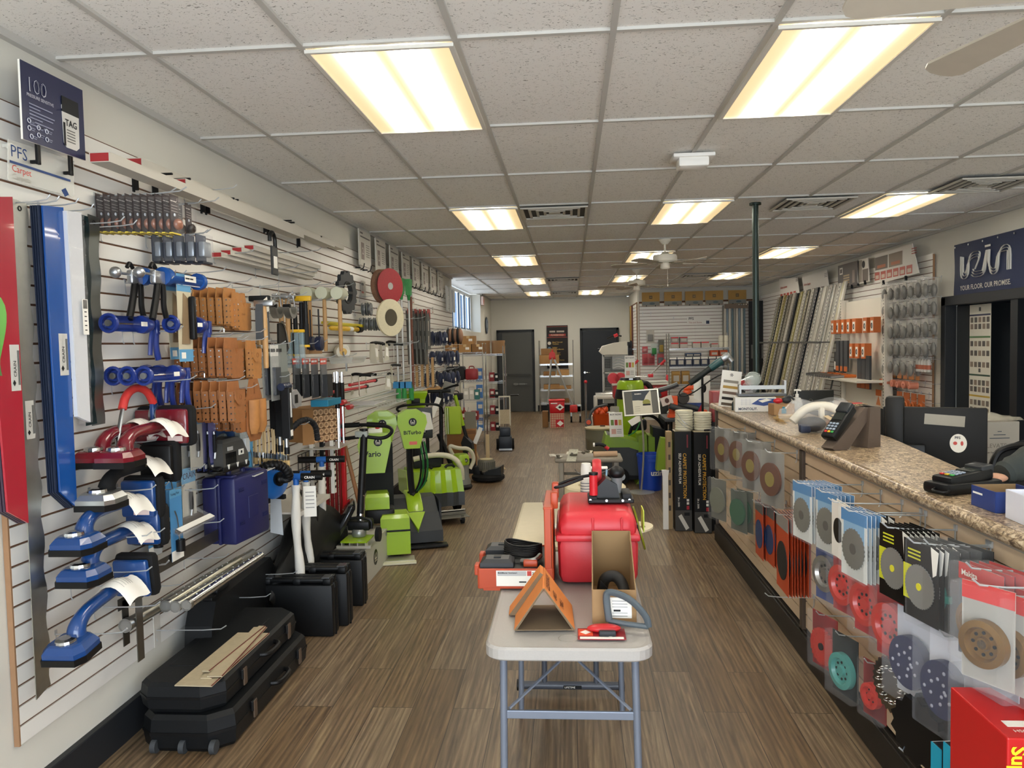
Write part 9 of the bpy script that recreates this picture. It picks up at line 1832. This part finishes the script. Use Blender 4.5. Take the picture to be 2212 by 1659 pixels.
# behind the counter
o=thing('laptop_display','thin black monitor seen from behind with round badge, beside the sanitizer','monitor',(1.95,6.05,1.10),.1); mb=MB();mb.box((-.1,0,.14),(.28,.02,.26),M('#161614',.4),.006);mb.ring((0,0,0),.014,.002,M('#55524a'),16,5,T(-.14,-.011,.19)@RX(PI/2));part(o,'display_shell',mb); mb=MB();mb.box((-.1,.04,-.15),(.06,.06,.36),BT,.004);mb.box((-.1,.04,-.33),(.2,.16,.015),BT);part(o,'stand',mb)
o=thing('computer_monitor','large black monitor seen from behind, with a paper strip and a white oval sticker','monitor',(2.05,4.55,.76),-.42)
mb=MB();mb.box((0,0,.40),(.52,.03,.40),M('#100f0e',.5),.01);mb.box((-.2,.0,.45),(.1,.08,.42),M('#171614',.5),.02);part(o,'display_shell',mb); mb=MB();mb.box((-.1,-.03,.33),(.12,.05,.12),BT,.01);mb.cyl((-.1,-.05,.33),(-.1,-.09,.33),.03,BT);mb.box((-.25,-.1,.33),(.3,.03,.05),BT,.006);mb.cyl((-.4,-.1,.0),(-.4,-.1,.5),.018,BT);part(o,'monitor_arm',mb)
mb=MB();mb.box((.05,-.017,.53),(.2,.002,.06),M('#9c978a',.4),0,RY(.06)@T(-.03,0,0));part(o,'paper_strip',mb); mb=MB();mb.lathe([(0,0),(.042,0),(.042,.001)],M_PAP,24,T(.12,-.0165,.4)@RX(PI/2)@Matrix.Diagonal((1,1.25,1,1)));mb.text('PFS',.02,M('#3a3a44'),T(.102,-.019,.425),bold=.02);mb.ell((.105,-.018,.4),(.02,.002,.02),M('#c2504a'));mb.ell((.138,-.018,.4),(.014,.002,.026),M('#c2504a'));part(o,'sticker',mb)
o=thing('tablet_display','small black tilted display on an arm behind the card terminal','display',(1.87,5.0,.9),.2); mb=MB();mb.box((0,0,.32),(.2,.02,.2),BT,.008,RY(.25)@T(-.06,0,0));part(o,'display_shell',mb); mb=MB();mb.cyl((0,.03,-.14),(0,.03,.3),.016,BT);mb.box((0,.03,-.13),(.14,.1,.02),BT);part(o,'stand',mb)
mb=MB();mb.box((0,0,.1),(.3,.22,.2),M_CARD,.003);mb.box((0,-.112,.12),(.1,.002,.06),M_PAP); solo('cardboard_box',mb,'brown carton with a white label behind the tilted display','box',(2.5,6.2,.98),0); mb=MB();mb.box((0,0,.49),(.3,.4,.98),M('#3a332c',.7)); solo('low_cabinet',mb,'low dark cabinet behind the staff desk under the brown carton','cabinet',(2.57,6.2,0),0)
o=thing('foam_box','tall grey box printed Elevate with crumpled clear plastic on top','box',(3.02,6.1,0),.1); mb=MB();mb.box((0,0,.56),(.5,.36,1.12),M('#a19c92',.6),.004);part(o,'box_body',mb); mb=MB();y0=-.1815;mb.text('ELEVATE',.045,M('#6b675f'),T(-.02,y0,.93));mb.text('Premium Comfort Area Rug Pad',.016,M('#22211f'),T(-.03,y0,.89),bold=.02)
for k,w in enumerate((.03,.09,.15)): mb.box((.1,y0,1.05-.025*k),(w,.001,.005),M('#22384a'))
for k in range(4): mb.box((.05,y0,.66-.03*k),(.2,.001,.006),M('#3a3936'))
part(o,'print',mb); mb=MB();mb.surf(lambda u,v:(-.38+.66*u,-.18+.36*v,1.13+.05*abs(math.sin(u*11+v*6))*math.sin(PI*u)*math.sin(PI*v)+.02*math.sin(v*19)),18,10,clear('#d9d4c2',.45,.2));part(o,'crumpled_plastic',mb)
# chair and worker's arm
o=thing('office_chair','black office chair backrest behind the counter near the sleeve','office chair',(2.72,4.75,0),-.5)
mb=MB();mb.surf(lambda u,v:(-.22+.44*v,.05*math.sin(PI*v)+.02*u,.72+.42*u*(1-.0*v)-.06*abs(v-.5)**2*8*u),10,12,M('#1a1b1c',.8));part(o,'mesh_back',mb); mb=MB();mb.tube([(-.22,0,.72),(-.23,.02,.98),(-.16,.05,1.1),(.16,.05,1.1),(.23,.02,.98),(.22,0,.72)],.02,BT,8,smooth=3);part(o,'back_frame',mb)
mb=MB();mb.box((0,-.22,.48),(.48,.46,.08),M('#1a1b1c',.8),.03);part(o,'seat',mb); mb=MB();mb.cyl((0,-.2,.1),(0,-.2,.46),.03,BT);part(o,'gas_post',mb)
for k in range(5): a=k*2*PI/5; mb=MB();mb.tube([(0,-.2,.12),(.26*math.cos(a),-.2+.26*math.sin(a),.06)],.02,BT,8,smooth=0);part(o,'leg',mb)
def sleeve_r(t): return .036+.055*t+.004*math.sin(t*70)
o=solo('person',MB().tube([(1.575,2.96,1.25),(1.66,2.99,1.275),(1.78,3.03,1.325),(1.95,3.05,1.39),(2.22,3.05,1.46)],.06,M('#2e3330',.85,bump=.4,scale=25),14,smooth=2,rr=sleeve_r),'person at the counter edge, only a dark green-grey sleeve in view, arm reaching in','person',(0,0,0),0)
mb=MB();mb.tube([(2.2,3.02,1.43),(2.3,3.05,1.42),(2.34,3.06,1.2),(2.34,3.06,.8)],.18,M('#2e3330',.85,bump=.4,scale=25),18,smooth=2);mb.ell((2.36,3.06,1.68),(.17,.2,.25),M('#b98a6e',.6));mb.cyl((2.35,3.06,1.42),(2.36,3.06,1.62),.06,M('#b98a6e',.6));mb.tube([(2.34,3.06,.85),(2.32,3.0,.5),(2.3,3.05,.02)],.12,M('#22242a',.8),14);part(o,'torso_and_head',mb)
mb=MB();mb.at(T(-.25,-.035,-.005));mb.ell((1.79,2.975,1.245),(.09,.06,.035),M('#b98a6e',.6)); 
for k in range(4): mb.tube([(1.76,2.955+.014*k,1.25),(1.72,2.95+.015*k,1.245),(1.695,2.95+.015*k,1.232)],.0075,M('#b98a6e',.6),6)
mb.tube([(1.79,2.95,1.245),(1.76,2.935,1.24),(1.74,2.93,1.235)],.009,M('#b98a6e',.6),6);part(o,'hand',mb)
# plant at the left edge
o=thing('pothos_plant','green pothos leaves hanging in at the edge before the red straightedge','plant',(-1.195,1.28,1.9),0); LF=M('#4a7a30',.5,noise=.15,scale=12)
mb=MB();mb.lathe([(0,0),(.07,0),(.1,.14),(.095,.14),(.065,.01),(0,.01)],M('#8a5a3c',.7),20);part(o,'pot',mb)
def leaf(p,L_,w,rz,ry):
    mb=MB();mb.at(T(*p)@RZ(rz)@RY(ry));mb.surf(lambda u,v:((v-.5)*w*(abs(math.sin(PI*u**.6))**1.3+.001),.012*math.cos(PI*(v-.5))-.03*u*u,-L_*u),12,6,LF);part(o,'leaf',mb)
leaf((.15,0,-.01),.17,.09,.2,-.35); leaf((.145,0,-.155),.13,.07,0,-.12); leaf((.15,.01,-.24),.1,.04,0,-.25); leaf((.14,0,-.27),.09,.05,.3,-.2); leaf((.06,.04,.05),.16,.1,1.2,.2); leaf((-.06,-.02,.05),.16,.1,3,.3)
mb=MB();mb.tube([(0,0,.12),(.08,0,.1),(.14,0,-.0),(.14,0,-.16),(.145,0,-.3)],.004,LF,6,smooth=3);mb.tube([(0,0,.14),(0,0,.9)],.003,M_STL,6);part(o,'vine',mb)
fin()
